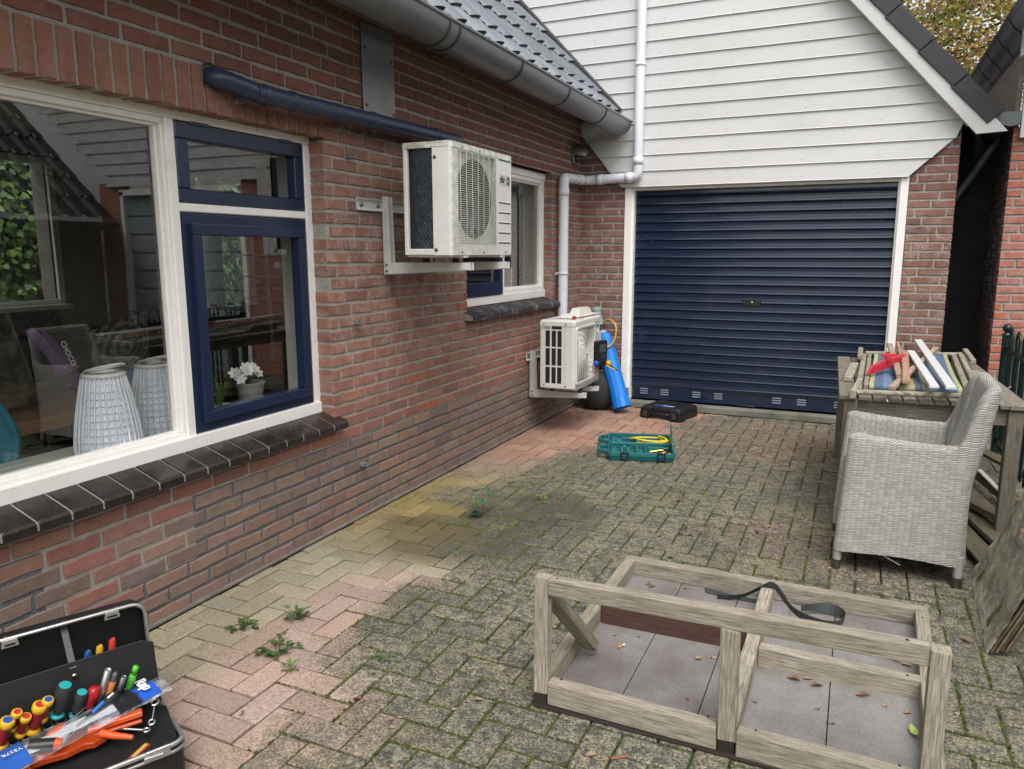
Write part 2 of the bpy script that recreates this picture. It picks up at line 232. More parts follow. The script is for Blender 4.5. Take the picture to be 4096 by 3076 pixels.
# ------------------------------------------------------------------ mesh helper
def V(*a): return Vector(a)
class MB:
    def __init__(s): s.v = []; s.f = []; s.uv = []; s.c = []; s.mi = []; s.sm = []
    def add(s, vs, fs, uvs=None, col=(1, 1, 1), mi=0, sm=False, vcol=None):
        o = len(s.v); s.v += [tuple(p) for p in vs]
        for k, f in enumerate(fs):
            s.f.append([i+o for i in f]); s.mi.append(mi); s.sm.append(sm)
            if uvs: s.uv += uvs[k]
            else: s.uv += [(vs[i][0], vs[i][1]) for i in f]
            for i in f:
                cc = vcol[i] if vcol else col
                s.c.append((*cc, 1) if len(cc) == 3 else cc)
    def beam(s, p0, p1, w, h, up=(0, 0, 1), col=None, mi=0, jit=0.0, ends=1.0):
        """box from p0 to p1; w across, h along up"""
        p0 = Vector(p0); p1 = Vector(p1); d = (p1-p0); L = d.length; d.normalize(); up = Vector(up)
        sd = d.cross(up)
        if sd.length < 1e-4: sd = d.cross(Vector((0, 1, 0)))
        sd.normalize(); up = sd.cross(d).normalized()
        if col is None: k = rnd.uniform(.85, 1.12); col = (k, k, k)
        vs = []
        for e, p in ((0, p0), (1, p1)):
            for a, b in ((-1, -1), (1, -1), (1, 1), (-1, 1)):
                q = p + sd*(a*w/2) + up*(b*h/2)
                if jit: q += Vector((rnd.uniform(-jit, jit), rnd.uniform(-jit, jit), rnd.uniform(-jit, jit)))
                vs.append(q)
        fs = [(0, 4, 5, 1), (1, 5, 6, 2), (2, 6, 7, 3), (3, 7, 4, 0), (0, 1, 2, 3), (7, 6, 5, 4)]
        ou, ov = rnd.uniform(0, 20), rnd.uniform(0, 20); uvs = []
        for k in range(4):
            ww = (w, h, w, h)[k]; a = ov + k*.37
            uvs.append([(ou, a), (ou+L, a), (ou+L, a+ww), (ou, a+ww)])
        ce = (ou, ov), (ou+.3*w*30, ov), (ou+.3*w*30, ov+h), (ou, ov+h)
        uvs.append(list(ce)); uvs.append(list(ce))
        s.add(vs, fs, uvs, col, mi)
    def box(s, x0, x1, y0, y1, z0, z1, col=(1, 1, 1), mi=0):
        dx, dy, dz = x1-x0, y1-y0, z1-z0
        if dx >= dy and dx >= dz: s.beam((x0, (y0+y1)/2, (z0+z1)/2), (x1, (y0+y1)/2, (z0+z1)/2), dy, dz, (0, 0, 1), col, mi)
        elif dy >= dz: s.beam(((x0+x1)/2, y0, (z0+z1)/2), ((x0+x1)/2, y1, (z0+z1)/2), dx, dz, (0, 0, 1), col, mi)
        else: s.beam(((x0+x1)/2, (y0+y1)/2, z0), ((x0+x1)/2, (y0+y1)/2, z1), dy, dx, (1, 0, 0), col, mi)
    def tube(s, pts, r, n=10, col=(1, 1, 1), mi=0, closed=False, caps=True, flat=None, up=None):
        pts = [Vector(p) for p in pts]; N = len(pts); rs = r if isinstance(r, (list, tuple)) else [r]*N
        vs = []; prev = None
        for i, p in enumerate(pts):
            a = pts[(i-1) % N] if (closed or i > 0) else p; b = pts[(i+1) % N] if (closed or i < N-1) else p
            t = (b-a).normalized()
            if prev is None:
                ref = Vector(up) if up else (Vector((0, 0, 1)) if abs(t.z) < .9 else Vector((1, 0, 0)))
                nn = (ref - t*ref.dot(t)).normalized()
            else: nn = (prev - t*prev.dot(t)).normalized()
            prev = nn; bb = t.cross(nn)
            for k in range(n):
                an = 2*math.pi*k/n; q = nn*math.cos(an)*(flat if flat else 1) + bb*math.sin(an)
                vs.append(p + q*rs[i])
        fs = []
        for i in range(N if closed else N-1):
            for k in range(n):
                a = i*n+k; b = i*n+(k+1) % n; c = ((i+1) % N)*n+(k+1) % n; d = ((i+1) % N)*n+k
                fs.append((a, b, c, d))
        s.add(vs, fs, None, col, mi, True)
        if caps and not closed:
            s.add(vs[:n], [tuple(range(n))[::-1]], None, col, mi); s.add(vs[-n:], [tuple(range(n))], None, col, mi)
    def lathe(s, prof, c=(0, 0, 0), n=24, axis=None, col=(1, 1, 1), mi=0, sm=True, cols=None):
        """prof: (r, z) list"""
        mt = Matrix.Identity(3) if axis is None else Vector(axis).to_track_quat('Z', 'Y').to_matrix()
        c = Vector(c); vs = []; fs = []; m = len(prof)
        for k in range(n):
            a = 2*math.pi*k/n
            for r, z in prof: vs.append(c + mt @ Vector((r*math.cos(a), r*math.sin(a), z)))
        for k in range(n):
            for j in range(m-1):
                fs.append((k*m+j, ((k+1) % n)*m+j, ((k+1) % n)*m+j+1, k*m+j+1))
        s.add(vs, fs, None, col, mi, sm)
    def prism(s, poly, o, ex, ey, t, col=(1, 1, 1), mi=0, uvs=1.0):
        """polygon in plane o+ex*u+ey*v extruded by vector t"""
        o, ex, ey, t = map(Vector, (o, ex, ey, t)); A = [o+ex*u+ey*v for u, v in poly]; B = [p+t for p in A]; n = len(A)
        nrm = ex.cross(ey); fl = nrm.dot(t) > 0
        area = sum(poly[i][0]*poly[(i+1) % n][1]-poly[(i+1) % n][0]*poly[i][1] for i in range(n))
        if area < 0: fl = not fl
        f1 = list(range(n)); f2 = [i+n for i in range(n)]
        fs = [tuple(f1[::-1] if fl else f1), tuple(f2 if fl else f2[::-1])]
        for i in range(n):
            j = (i+1) % n; q = (i, j, j+n, i+n); fs.append(q if fl else q[::-1])
        ou = rnd.uniform(0, 9); tl = t.length
        P = [(u*uvs+ou, v*uvs+ou) for u, v in poly]; P2 = P + [(a, b+tl) for a, b in P]
        s.add(A+B, fs, [[P2[i] for i in f] for f in fs], col, mi)
    def grid(s, fn, nu, nv, col=(1, 1, 1), mi=0, sm=True, uvf=None, wu=False, vcf=None, flip=False):
        vs = []; uv = []; vc = []
        for i in range(nu+(0 if wu else 1)):
            for j in range(nv+1):
                p = fn(i/nu, j/nv); vs.append(Vector(p)); uv.append(uvf(i/nu, j/nv) if uvf else (i/nu, j/nv)); vc.append(vcf(i/nu, j/nv, vs[-1]) if vcf else col)
        fs = []; us = []
        for i in range(nu):
            for j in range(nv):
                a = i*(nv+1)+j; b = ((i+1) % nu if wu else i+1)*(nv+1)+j
                q = (a, b, b+1, a+1); uq = [uv[k] for k in q]
                if wu and i == nu-1 and uvf: uq = [uv[a], uvf(1, j/nv), uvf(1, (j+1)/nv), uv[a+1]]
                if flip: q = q[::-1]; uq = uq[::-1]
                fs.append(q); us.append(uq)
        s.add(vs, fs, us, col, mi, sm, vc)
    def build(s, name, mats, parent=None, bevel=0, seg=1, loc=None, thick=0):
        me = bpy.data.meshes.new(name)
        off = Vector(loc) if loc else Vector((0, 0, 0)); q = parent; top = None
        if parent is not None:
            while q is not None: top = q; q = q.parent
            off = top.location.copy()
        me.from_pydata([tuple(Vector(p)-off) for p in s.v], [], s.f); me.update()
        if not isinstance(mats, (list, tuple)): mats = [mats]
        for m in mats: me.materials.append(M[m] if isinstance(m, str) else m)
        ul = me.uv_layers.new(name='UVMap'); ul.data.foreach_set('uv', [x for p in s.uv for x in p])
        ca = me.color_attributes.new('Col', 'FLOAT_COLOR', 'CORNER'); ca.data.foreach_set('color', [x for p in s.c for x in p])
        me.polygons.foreach_set('material_index', s.mi); me.polygons.foreach_set('use_smooth', s.sm)
        o = bpy.data.objects.new(name, me); COL.objects.link(o)
        if parent is not None: o.parent = parent
        elif loc: o.location = off
        if thick:
            md = o.modifiers.new('thick', 'SOLIDIFY'); md.thickness = thick; md.offset = 0
        if bevel:
            md = o.modifiers.new('bevel', 'BEVEL'); md.width = bevel; md.segments = seg; md.limit_method = 'ANGLE'; md.angle_limit = R(35)
        return o
def tag(o, label=None, cat=None, group=None, kind=None):
    if label: o['label'] = label
    if cat: o['category'] = cat
    if group: o['group'] = group
    if kind: o['kind'] = kind
    return o
def thing(name, label, cat, loc=(0, 0, 0), group=None):
    o = bpy.data.objects.new(name, None); o.empty_display_size = .1; COL.objects.link(o); o.location = loc
    return tag(o, label, cat, group)
def one(name, mb, mats, label, cat, group=None, **kw):
    return tag(mb.build(name, mats, None, **kw), label, cat, group)
def text(txt, size, o, ex, ey, mat, name='lettering', parent=None, depth=.0006, bold=0.0, sx=1.0):
    """lettering as a mesh laid in the plane (ex, ey) at o"""
    cu = bpy.data.curves.new(name, 'FONT'); cu.body = txt; cu.size = size; cu.extrude = depth; cu.offset = bold; cu.resolution_u = 3
    t = bpy.data.objects.new('tmp', cu); COL.objects.link(t); bpy.context.view_layer.update()
    me = bpy.data.meshes.new_from_object(t.evaluated_get(bpy.context.evaluated_depsgraph_get()))
    bpy.data.objects.remove(t); ex = Vector(ex).normalized(); ey = Vector(ey).normalized(); nz = ex.cross(ey); o = Vector(o)
    off = Vector((0, 0, 0)); q = parent; top = None
    while q is not None: top = q; q = q.parent
    if top: off = top.location
    mb = MB(); vs = [o + ex*(v.co.x*sx) + ey*v.co.y + nz*v.co.z for v in me.vertices]
    col = mat[1] if isinstance(mat, tuple) else (1, 1, 1); mm = mat[0] if isinstance(mat, tuple) else mat
    mb.add(vs, [tuple(p.vertices) for p in me.polygons], None, col); bpy.data.meshes.remove(me)
    return mb.build(name, mm, parent)
def arc(c, r, a0, a1, n, ex, ey):
    c, ex, ey = Vector(c), Vector(ex), Vector(ey)
    return [c + ex*(r*math.cos(a0+(a1-a0)*i/n)) + ey*(r*math.sin(a0+(a1-a0)*i/n)) for i in range(n+1)]
def rpath(pts, rad, n=5):
    """polyline with rounded corners"""
    pts = [Vector(p) for p in pts]; out = [pts[0]]
    for i in range(1, len(pts)-1):
        a, b, c = pts[i-1], pts[i], pts[i+1]; d1 = (a-b); d2 = (c-b); r1 = min(rad, d1.length*.49); r2 = min(rad, d2.length*.49)
        A = b+d1.normalized()*r1; C = b+d2.normalized()*r2
        for k in range(n+1):
            t = k/n; out.append(A*(1-t)**2 + b*2*t*(1-t) + C*t*t)
    out.append(pts[-1]); return out
# ------------------------------------------------------------------ bricks
WX = -2.29          # face of the house wall
GY = 6.53           # face of the garage wall
P = .0625
def cut(iv, a, b):
    out = []
    for x0, x1 in iv:
        if b <= x0 or a >= x1: out.append((x0, x1)); continue
        if a > x0: out.append((x0, a))
        if b < x1: out.append((b, x1))
    return out
def brick(mb, fr, u0, u1, z0, z1, col, deep=.11, j=.0022):
    """one brick with slightly uneven arrises; fr maps (u, z, n) to the world"""
    nu = max(2, int((u1-u0)/.045)); nz = 2 if (z1-z0) < .1 else 6
    ring = [(u0+(u1-u0)*i/nu, z0) for i in range(nu)] + [(u1, z0+(z1-z0)*i/nz) for i in range(nz)] + [(u1-(u1-u0)*i/nu, z1) for i in range(nu)] + [(u0, z1-(z1-z0)*i/nz) for i in range(nz)]
    uc, zc = (u0+u1)/2, (z0+z1)/2; N = len(ring); vs = []; pr = rnd.uniform(-.0015, .002)
    ring = [(u+rnd.uniform(-j, j), z+rnd.uniform(-j, j)) for u, z in ring]
    for u, z in ring: vs.append(fr(u, z, -deep))
    for u, z in ring: vs.append(fr(u, z, -.0035+pr))
    e = .0035
    for u, z in ring: vs.append(fr(u+(e if u < uc else -e)*rnd.uniform(.5, 1.3) if abs(u-uc) > (u1-u0)/2-.004 else u, z+(e if z < zc else -e)*rnd.uniform(.5, 1.3) if abs(z-zc) > (z1-z0)/2-.004 else z, pr))
    fs = []
    for a in (0, N):
        for i in range(N):
            k = (i+1) % N; fs.append((a+i, a+k, a+N+k, a+N+i))
    fs.append(tuple(range(2*N, 3*N)))
    mb.add(vs, fs, None, col)
def brick_field(bm, mm, fr, u0, u1, z0, z1, holes, colf, off=0.0, bl=.2, mcol=None, j=.0022, step=P, mo=.006, zoff=0):
    k = int(math.floor((z0-zoff)/step)); g = .0068
    while k*step+zoff < z1-.01:
        a, b = k*step+zoff, (k+1)*step+zoff; mid = (a+b)/2; iv = [(u0, u1)]
        for h in holes:
            hu0, hu1, hz0, hz1 = h(mid) if callable(h) else h
            if hz0 < mid < hz1: iv = cut(iv, hu0, hu1)
        ph = off + (bl*.5 if k % 2 else 0) + bl*.25*((k//2) % 2)*(rnd.random() < .5)
        for s0, s1 in iv:
            x = math.floor((s0-ph)/bl)*bl+ph; 
            while x < s1-1e-4:
                p, q = max(x, s0), min(x+bl, s1)
                if q-p > .03:
                    dz = rnd.uniform(-.0012, .0012)
                    brick(bm, fr, p+(g if p > s0 else .001), q-(g if q < s1 else .001), a+g+.001+dz, min(b-g+dz, z1), colf((p+q)/2, mid), j=j)
                x += bl
            # mortar behind the course
            nm = max(1, int((s1-s0)/.3)); e0, e1 = s0+.004, s1-.004
            for q in range(nm):
                ua, ub = e0+(e1-e0)*q/nm, e0+(e1-e0)*(q+1)/nm
                mm.add([fr(ua, a, -mo), fr(ub, a, -mo), fr(ub, min(b, z1), -mo), fr(ua, min(b, z1), -mo)], [(0, 1, 2, 3)], None, mcol(mid, (ua+ub)/2) if mcol else (0, 0, 0))
            for e, sg in ((s0+.004, 0), (s1-.004, 1)):
                vs = [fr(e, a, -mo), fr(e, min(b, z1), -mo), fr(e, min(b, z1), -.12), fr(e, a, -.12)]
                mm.add(vs, [(0, 1, 2, 3)], None, mcol(mid, e) if mcol else (0, 0, 0))
        k += 1
def jitcol(c, v=.16, h=.06):
    k = rnd.uniform(1-v, 1+v); return tuple(max(.002, x*k*rnd.uniform(1-h, 1+h)) for x in c)
# ================================================================== HOUSE ON THE LEFT
house = thing('brick_house', 'red brick house on the left with navy and white windows under a grey tiled roof', 'house', (WX, 3, 0))
frL = lambda u, z, n: Vector((WX+n, u, z))
def colL(u, z):
    t = z + .04*math.sin(u*1.7)
    if z < .055+.39*(1 if u > 1.95 else .9) and not (1.45 < u < 1.95 and rnd.random() < .6):
        return jitcol(rnd.choice([(.225, .142, .11), (.205, .145, .112), (.24, .145, .105), (.185, .132, .108), (.22, .155, .118)]), .16)
    r = rnd.random()
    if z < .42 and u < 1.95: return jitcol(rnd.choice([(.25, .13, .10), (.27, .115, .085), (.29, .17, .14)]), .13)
    if z > 1.95: return jitcol((.195, .073, .048), .14)  # upper courses coloured darker for the shade under the eaves
    if u > 2.9 and r < .07: return jitcol((.30, .10, .045), .1)
    return jitcol(rnd.choice([(.285, .130, .088), (.26, .118, .082), (.31, .138, .09), (.23, .11, .085), (.27, .115, .078)]), .13)
W1 = (-1.2, 2.915, .53, 2.10); W2 = (4.335, 5.815, .955, 1.985)
bm, mm = MB(), MB()
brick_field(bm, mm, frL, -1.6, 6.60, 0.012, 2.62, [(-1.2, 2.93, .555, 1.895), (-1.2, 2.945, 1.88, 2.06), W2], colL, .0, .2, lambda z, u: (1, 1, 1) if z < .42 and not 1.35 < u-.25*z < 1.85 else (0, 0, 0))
# soldier course over the large window
u = -1.2
while u < 2.90:
    brick(bm, frL, u+.0055, u+.0595, 1.893, 2.0565, jitcol((.25, .10, .065), .12)); u += .065
mm.add([frL(-1.2, 1.892, -.007), frL(2.945, 1.892, -.007), frL(2.945, 2.063, -.007), frL(-1.2, 2.063, -.007)], [(0, 1, 2, 3)], None, (0, 0, 0))
mm.add([frL(-1.2, 1.894, -.007), frL(2.93, 1.894, -.007), frL(2.93, 1.894, -.1), frL(-1.2, 1.894, -.1)], [(0, 1, 2, 3)], None, (0, 0, 0))
wl = bm.build('wall', 'brick', house); mm.build('mortar', 'mortar', wl)
b = MB(); b.box(WX-.02, WX+.010, -1.6, 6.5, 0, .016, (.7, .7, .7)); b.build('plinth', 'plinth', house, .004)
# inner leaf and reveals of the wall
b = MB()
for y0, y1, z0, z1 in ((-1.6, 2.96, 1.96, 2.6), (-1.6, 2.96, 0, .55), (2.96, 4.30, 0, 2.6), (4.30, 5.86, 0, .93), (4.30, 5.86, 2.02, 2.6), (5.86, 6.5, 0, 2.6)):
    b.box(WX-.28, WX-.125, y0, y1, z0, z1)
b.build('inner_wall', 'plaster', house)
# ---- large window
def rect_frame(mb, x, t, y0, y1, z0, z1, w, wb=None, wt=None, wl=None, wr=None):
    wb = w if wb is None else wb; wt = w if wt is None else wt; wl = w if wl is None else wl; wr = w if wr is None else wr
    mb.box(x-t, x, y0, y1, z0, z0+wb); mb.box(x-t, x, y0, y1, z1-wt, z1)
    mb.box(x-t, x, y0, y0+wl, z0+wb, z1-wt); mb.box(x-t, x, y1-wr, y1, z0+wb, z1-wt)
FX = WX-.082
win = MB(); rect_frame(win, FX, .09, -1.2, 2.94, .585, 1.905, .052, .062, .042, .06, .047)
win.box(FX-.09, FX, 2.119, 2.161, .647, 1.863)                 # mullion
win.box(FX-.088, FX-.002, 2.161, 2.893, 1.524, 1.557)           # transom
w1 = win.build('window', 'cream_paint', house, .004)
b = MB(); rect_frame(b, FX-.012, .05, -1.14, 2.119, .647, 1.863, .018, .02, .022, .028, .013)
b.box(FX-.03, FX+.012, -1.15, 2.93, .595, .650)
b.build('frame', 'cream_paint', w1, .003)
b = MB(); rect_frame(b, FX-.03, .03, -1.115, 2.106, .665, 1.842, .012); b.build('glazing_bead', 'cream_paint', w1, .003)
def sheet(mb, x, y0, y1, z0, z1): mb.add([(x, y0, z0), (x, y1, z0), (x, y1, z1), (x, y0, z1)], [(0, 1, 2, 3)])
b = MB(); sheet(b, FX-.05, -1.13, 2.118, .655, 1.86); b.build('pane', 'window_glass', w1)
b = MB(); rect_frame(b, FX-.002, .05, 2.165, 2.889, 1.561, 1.860, .055, .052, .062, .06, .06)
b.beam((FX-.001, 2.24, 1.858), (FX-.001, 2.33, 1.858), .012, .014); b.beam((FX-.001, 2.73, 1.858), (FX-.001, 2.81, 1.858), .012, .014)
b.build('top_sash', 'navy_paint', w1, .004)
b = MB(); rect_frame(b, FX-.004, .05, 2.165, 2.889, .651, 1.520, .045, .05, .05, .045, .05)
rect_frame(b, FX+.018, .05, 2.198, 2.856, .69, 1.482, .046); b.build('lower_sash', 'navy_paint', w1, .004, 2)
b = MB(); sheet(b, FX-.032, 2.20, 2.86, 1.60, 1.81); b.build('pane', 'window_glass', w1)
b = MB(); sheet(b, FX-.022, 2.22, 2.84, .72, 1.46); b.build('pane', 'window_glass', w1)
# sill tiles (dark glazed) under the large window
b = MB(); mo = MB(); y = 2.975-.112*38; 
for i in range(38):
    k = rnd.uniform(.8, 1.25); yy = y+i*.112; dz = rnd.uniform(-.001, .001)
    prof = [(-.11, .612+dz), (.046, .558+dz), (.054, .549+dz), (.054, .522+dz), (.04, .516), (-.11, .55)]
    b.prism(prof, (WX, yy+.0045, 0), (1, 0, 0), (0, 0, 1), (0, .104, 0), (k, k, k))
mo.prism([(-.11, .607), (.044, .553), (.050, .545), (.050, .525), (.034, .519), (-.11, .55)], (WX, y, 0), (1, 0, 0), (0, 0, 1), (0, 38*.112, 0), (0, 0, 0))
sl_ = b.build('windowsill', 'sill_tile', house, .003, 2); mo.build('joint', 'mortar', sl_)
# ---- second window
w2f = MB(); F2 = WX-.06; rect_frame(w2f, F2, .09, 4.34, 5.87, 1.01, 1.99, .05, .06, .05, .045, .05); w2f.box(F2-.09, F2, 4.99, 5.03, 1.07, 1.94)
w2 = w2f.build('window', 'cream_paint', house, .004)
b = MB(); rect_frame(b, F2-.012, .05, 5.03, 5.82, 1.07, 1.94, .03); rect_frame(b, F2-.03, .03, 5.055, 5.795, 1.095, 1.915, .02); b.build('frame', 'cream_paint', w2, .003)
b = MB(); sheet(b, F2-.052, 5.05, 5.80, 1.09, 1.92); b.build('pane', 'window_glass', w2)
b = MB(); rect_frame(b, F2+.01, .05, 4.39, 4.985, 1.075, 1.60, .055, .09, .05, .05, .05); rect_frame(b, F2+.01, .05, 4.39, 4.985, 1.61, 1.935, .05); b.build('sash', 'navy_paint', w2, .004, 2)
b = MB(); sheet(b, F2-.032, 4.43, 4.95, 1.15, 1.57); b.build('pane', 'window_glass', w2); b = MB(); sheet(b, F2-.032, 4.43, 4.95, 1.65, 1.90); b.build('pane', 'window_glass', w2)
b = MB(); mo = MB()
for i in range(27):
    yy = 4.30+i*.0615
    b.prism([(-.055, 1.008), (.052, .974), (.060, .962), (.060, .932), (-.05, .935)], (WX, yy+.003, 0), (1, 0, 0), (0, 0, 1), (0, .054, 0), (1, 1, 1))
mo.prism([(-.055, 1.0), (.05, .967), (.054, .958), (.054, .936), (-.05, .94)], (WX, 4.30, 0), (1, 0, 0), (0, 0, 1), (0, 27*.0615, 0), (0, 0, 0))
s2 = b.build('windowsill', 'sill_brick', house, .002); mo.build('joint', 'mortar', s2)
# ---- roof: double-curved interlocking tiles
U = Vector((-.686, 0, .7275)); NR = Vector((.7275, 0, .686)); RO = Vector((-1.985, 0, 2.52))
def tile_h(t):      # cross profile of one tile, t 0..1 over .225 m
    if t < .46: return .040*math.sin(math.pi*t/.46)**.8
    if t < .56: return 0.004
    return .012*math.sin(math.pi*(t-.56)/.44)
b = MB(); cw = .225; y0 = -1.6
for r_ in range(14):
    s0 = r_*.365-.17 if r_ else -.02; s1 = (r_+1)*.365-.17+.05
    for cI in range(36):
        ya = y0+cI*cw; k = rnd.uniform(.9, 1.1)+(.18 if r_ == 0 else 0)
        if ya > 6.42: continue
        def fn(a, v, ya=ya, s0=s0, s1=s1):
            t = a; hh = tile_h(min(t, .999)); s_ = s0+(s1-s0)*v
            lift = .030*(1-v)
            nose = 0
            if t < .46: nose = -.03*math.sin(math.pi*t/.46)*(1-v)**8
            return RO + U*(s_+nose) + NR*(hh+lift) + Vector((0, ya+t*cw, 0))
        b.grid(fn, 14, 4, (k, k, k), flip=False)
        vs = []   # thickness at the nose
        for q in range(15):
            p = fn(q/14, 0); vs += [p, p-NR*.034+U*.006]
        b.add(vs, [(2*q, 2*q+1, 2*q+3, 2*q+2) for q in range(14)], None, (.3, .3, .28))
b.build('roof', 'roof_tile', house)
b = MB(); b.beam(RO-NR*.05-U*.1+Vector((0, -1.6, 0)), RO-NR*.05-U*.1+Vector((0, 6.5, 0)), .02, .1)
b.prism([(0, -.03), (4.6, -.03), (4.6, -.06), (0, -.06)], RO+Vector((0, -1.6, 0)), U, NR, (0, 8.1, 0), (.3, .3, .3)); b.build('roof_deck', 'interior_dark', house)
b = MB(); b.prism([(-.01, -.02), (4.6, -.02), (4.6, .075), (-.01, .075)], RO+Vector((0, 6.40, 0)), U, NR, (0, .09, 0)); b.build('flashing', 'dark_tile', house, .006)
# gutter: half round zinc trough with beaded lip and bracket bands
GC = Vector((-1.932, 0, 2.447)); gr = .103
b = MB()
def gut(a, v): an = math.pi*(1+a); return GC + Vector((math.cos(an)*gr, -1.6+v*8.05, math.sin(an)*gr))
b.grid(lambda a, v: gut(a, v), 20, 2)
b.grid(lambda a, v: GC+(gut(a, v)-Vector((GC.x, gut(a, v).y, GC.z)))*.96+Vector((0, gut(a, v).y, 0))-Vector((0, (gut(a, v).y)*0, 0)) if False else Vector((GC.x+math.cos(math.pi*(1+a))*gr*.97, -1.6+v*8.05, GC.z+math.sin(math.pi*(1+a))*gr*.97)), 20, 2, flip=True)
b.tube([(GC.x+gr, -1.6, GC.z+.004), (GC.x+gr, 6.45, GC.z+.004)], .010, 10)
b.tube([(GC.x-gr, -1.6, GC.z+.03), (GC.x-gr, 6.45, GC.z+.03)], .006, 8)
b.prism([(gr*math.cos(math.pi*(1+i/12)), gr*math.sin(math.pi*(1+i/12))) for i in range(13)], (GC.x, 6.445, GC.z), (1, 0, 0), (0, 0, 1), (0, .006, 0))
g_ = b.build('gutter', 'zinc', house)
for yy in (-.9, -.2, .7, 1.65, 2.52, 3.32, 3.42, 4.17, 4.95, 5.75):
    b = MB(); b.grid(lambda a, v: Vector((GC.x+math.cos(math.pi*(1+a))*(gr+.003), yy+v*.016, GC.z+math.sin(math.pi*(1+a))*(gr+.003))), 20, 1, (.35, .35, .36)); b.build('bracket', 'zinc', g_, thick=.004)
b = MB(); b.box(WX-.05, -2.05, -1.6, 6.5, 2.60, 2.63); b.build('soffit', 'interior_dark', house)
# ---- room behind the windows
RX = -6.6
b = MB(); b.box(RX, WX-.29, -2, 8.3, -.05, .0); b.build('floor', 'floor_wood', house)
b = MB(); b.box(RX, WX-.29, -2, 8.3, 2.42, 2.47); b.build('ceiling', 'plaster', house)
b = MB()
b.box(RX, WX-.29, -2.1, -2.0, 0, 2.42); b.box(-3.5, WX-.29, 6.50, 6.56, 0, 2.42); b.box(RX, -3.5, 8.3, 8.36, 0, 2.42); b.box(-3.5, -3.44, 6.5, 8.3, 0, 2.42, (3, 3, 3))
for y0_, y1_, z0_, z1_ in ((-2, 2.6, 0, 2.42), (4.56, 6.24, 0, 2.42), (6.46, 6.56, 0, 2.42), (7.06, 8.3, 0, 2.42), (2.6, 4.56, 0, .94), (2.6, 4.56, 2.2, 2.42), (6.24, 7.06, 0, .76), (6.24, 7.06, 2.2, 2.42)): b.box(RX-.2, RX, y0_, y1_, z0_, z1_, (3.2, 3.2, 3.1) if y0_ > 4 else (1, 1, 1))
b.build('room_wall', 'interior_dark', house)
b = MB(); rect_frame(b, RX+.03, .06, 2.56, 4.62, .90, 2.2, .06); b.box(RX, RX+.14, 2.5, 4.6, .88, .92); b.build('rear_window', 'cream_paint', house, .003)
b = MB(); b.box(WX-.50, WX-.14, -1.2, 2.95, .585, .615); b.box(WX-.28, WX-.14, 2.93, 2.96, .6, 1.95); b.box(WX-.45, WX-.1, 4.3, 5.86, .99, 1.02); b.build('inner_sill', 'interior_sill', house, .004)
# pale curtains hanging at the window sides
for ya, yb, zb in ((2.27, 2.36, .63), (2.93, 3.02, .63), (6.0, 6.12, 1.04)):
    b = MB(); b.grid(lambda a, v: Vector((WX-.26-.02*math.sin(a*16), ya+(yb-ya)*a, zb+(1.98-zb)*v)), 24, 2); b.build('curtain', 'interior_sill', house)
# ================================================================== GARAGE
gar = thing('garage', 'garage with white overlapping boards above and red brick piers beside its blue shutter', 'garage', (-.8, GY, 0))
frG = lambda u, z, n: Vector((u, GY-n, z))
colG = lambda u, z: jitcol(rnd.choice([(.20, .09, .074), (.18, .088, .074), (.215, .098, .076)]), .14) if u < -1 else jitcol(rnd.choice([(.215, .09, .062), (.19, .092, .062), (.235, .10, .068), (.175, .085, .06)] if z < 1.8 else [(.19, .07, .06), (.20, .078, .066)]), .13)
bm, mm = MB(), MB()
diagL = lambda z: (-1.91-(z-1.93)*.80 if z < 2.42 else -2.5, -1.0, 1.93, 9)
brick_field(bm, mm, frG, -2.36, -1.893, 0, 2.45, [diagL], colG, -1.893, .2)
wl = bm.build('pier', 'brick', gar); mm.build('mortar', 'mortar', wl); bm, mm = MB(), MB()
diagR = lambda z: (-.5, .296+(z-1.945)*1.09, 1.945, 9)
brick_field(bm, mm, frG, .294, .606, 0, 2.25, [diagR], colG, .294+.208, .208, j=.0026)
fs = lambda u, z, n: Vector((.606+n, GY+u, z))
wl = bm.build('pier', 'brick', gar); mm.build('mortar', 'mortar', wl); bm, mm = MB(), MB()
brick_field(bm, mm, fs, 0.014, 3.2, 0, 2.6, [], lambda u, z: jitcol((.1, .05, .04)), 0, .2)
wl = bm.build('side_wall', 'brick', gar); mm.build('mortar', 'mortar', wl)
b = MB(); b.prism([(-2.4, 1.95), (.35, 1.95), (.55, 2.2), (-1.2, 4.2), (-2.4, 4.2)], (0, GY+.16, 0), (1, 0, 0), (0, 0, 1), (0, .04, 0)); b.box(-2.3, -1.9, GY+.09, GY+.15, 0, 2.5); b.box(.30, .60, GY+.09, GY+.15, 0, 2.25); b.build('inner_wall', 'interior_dark', gar)
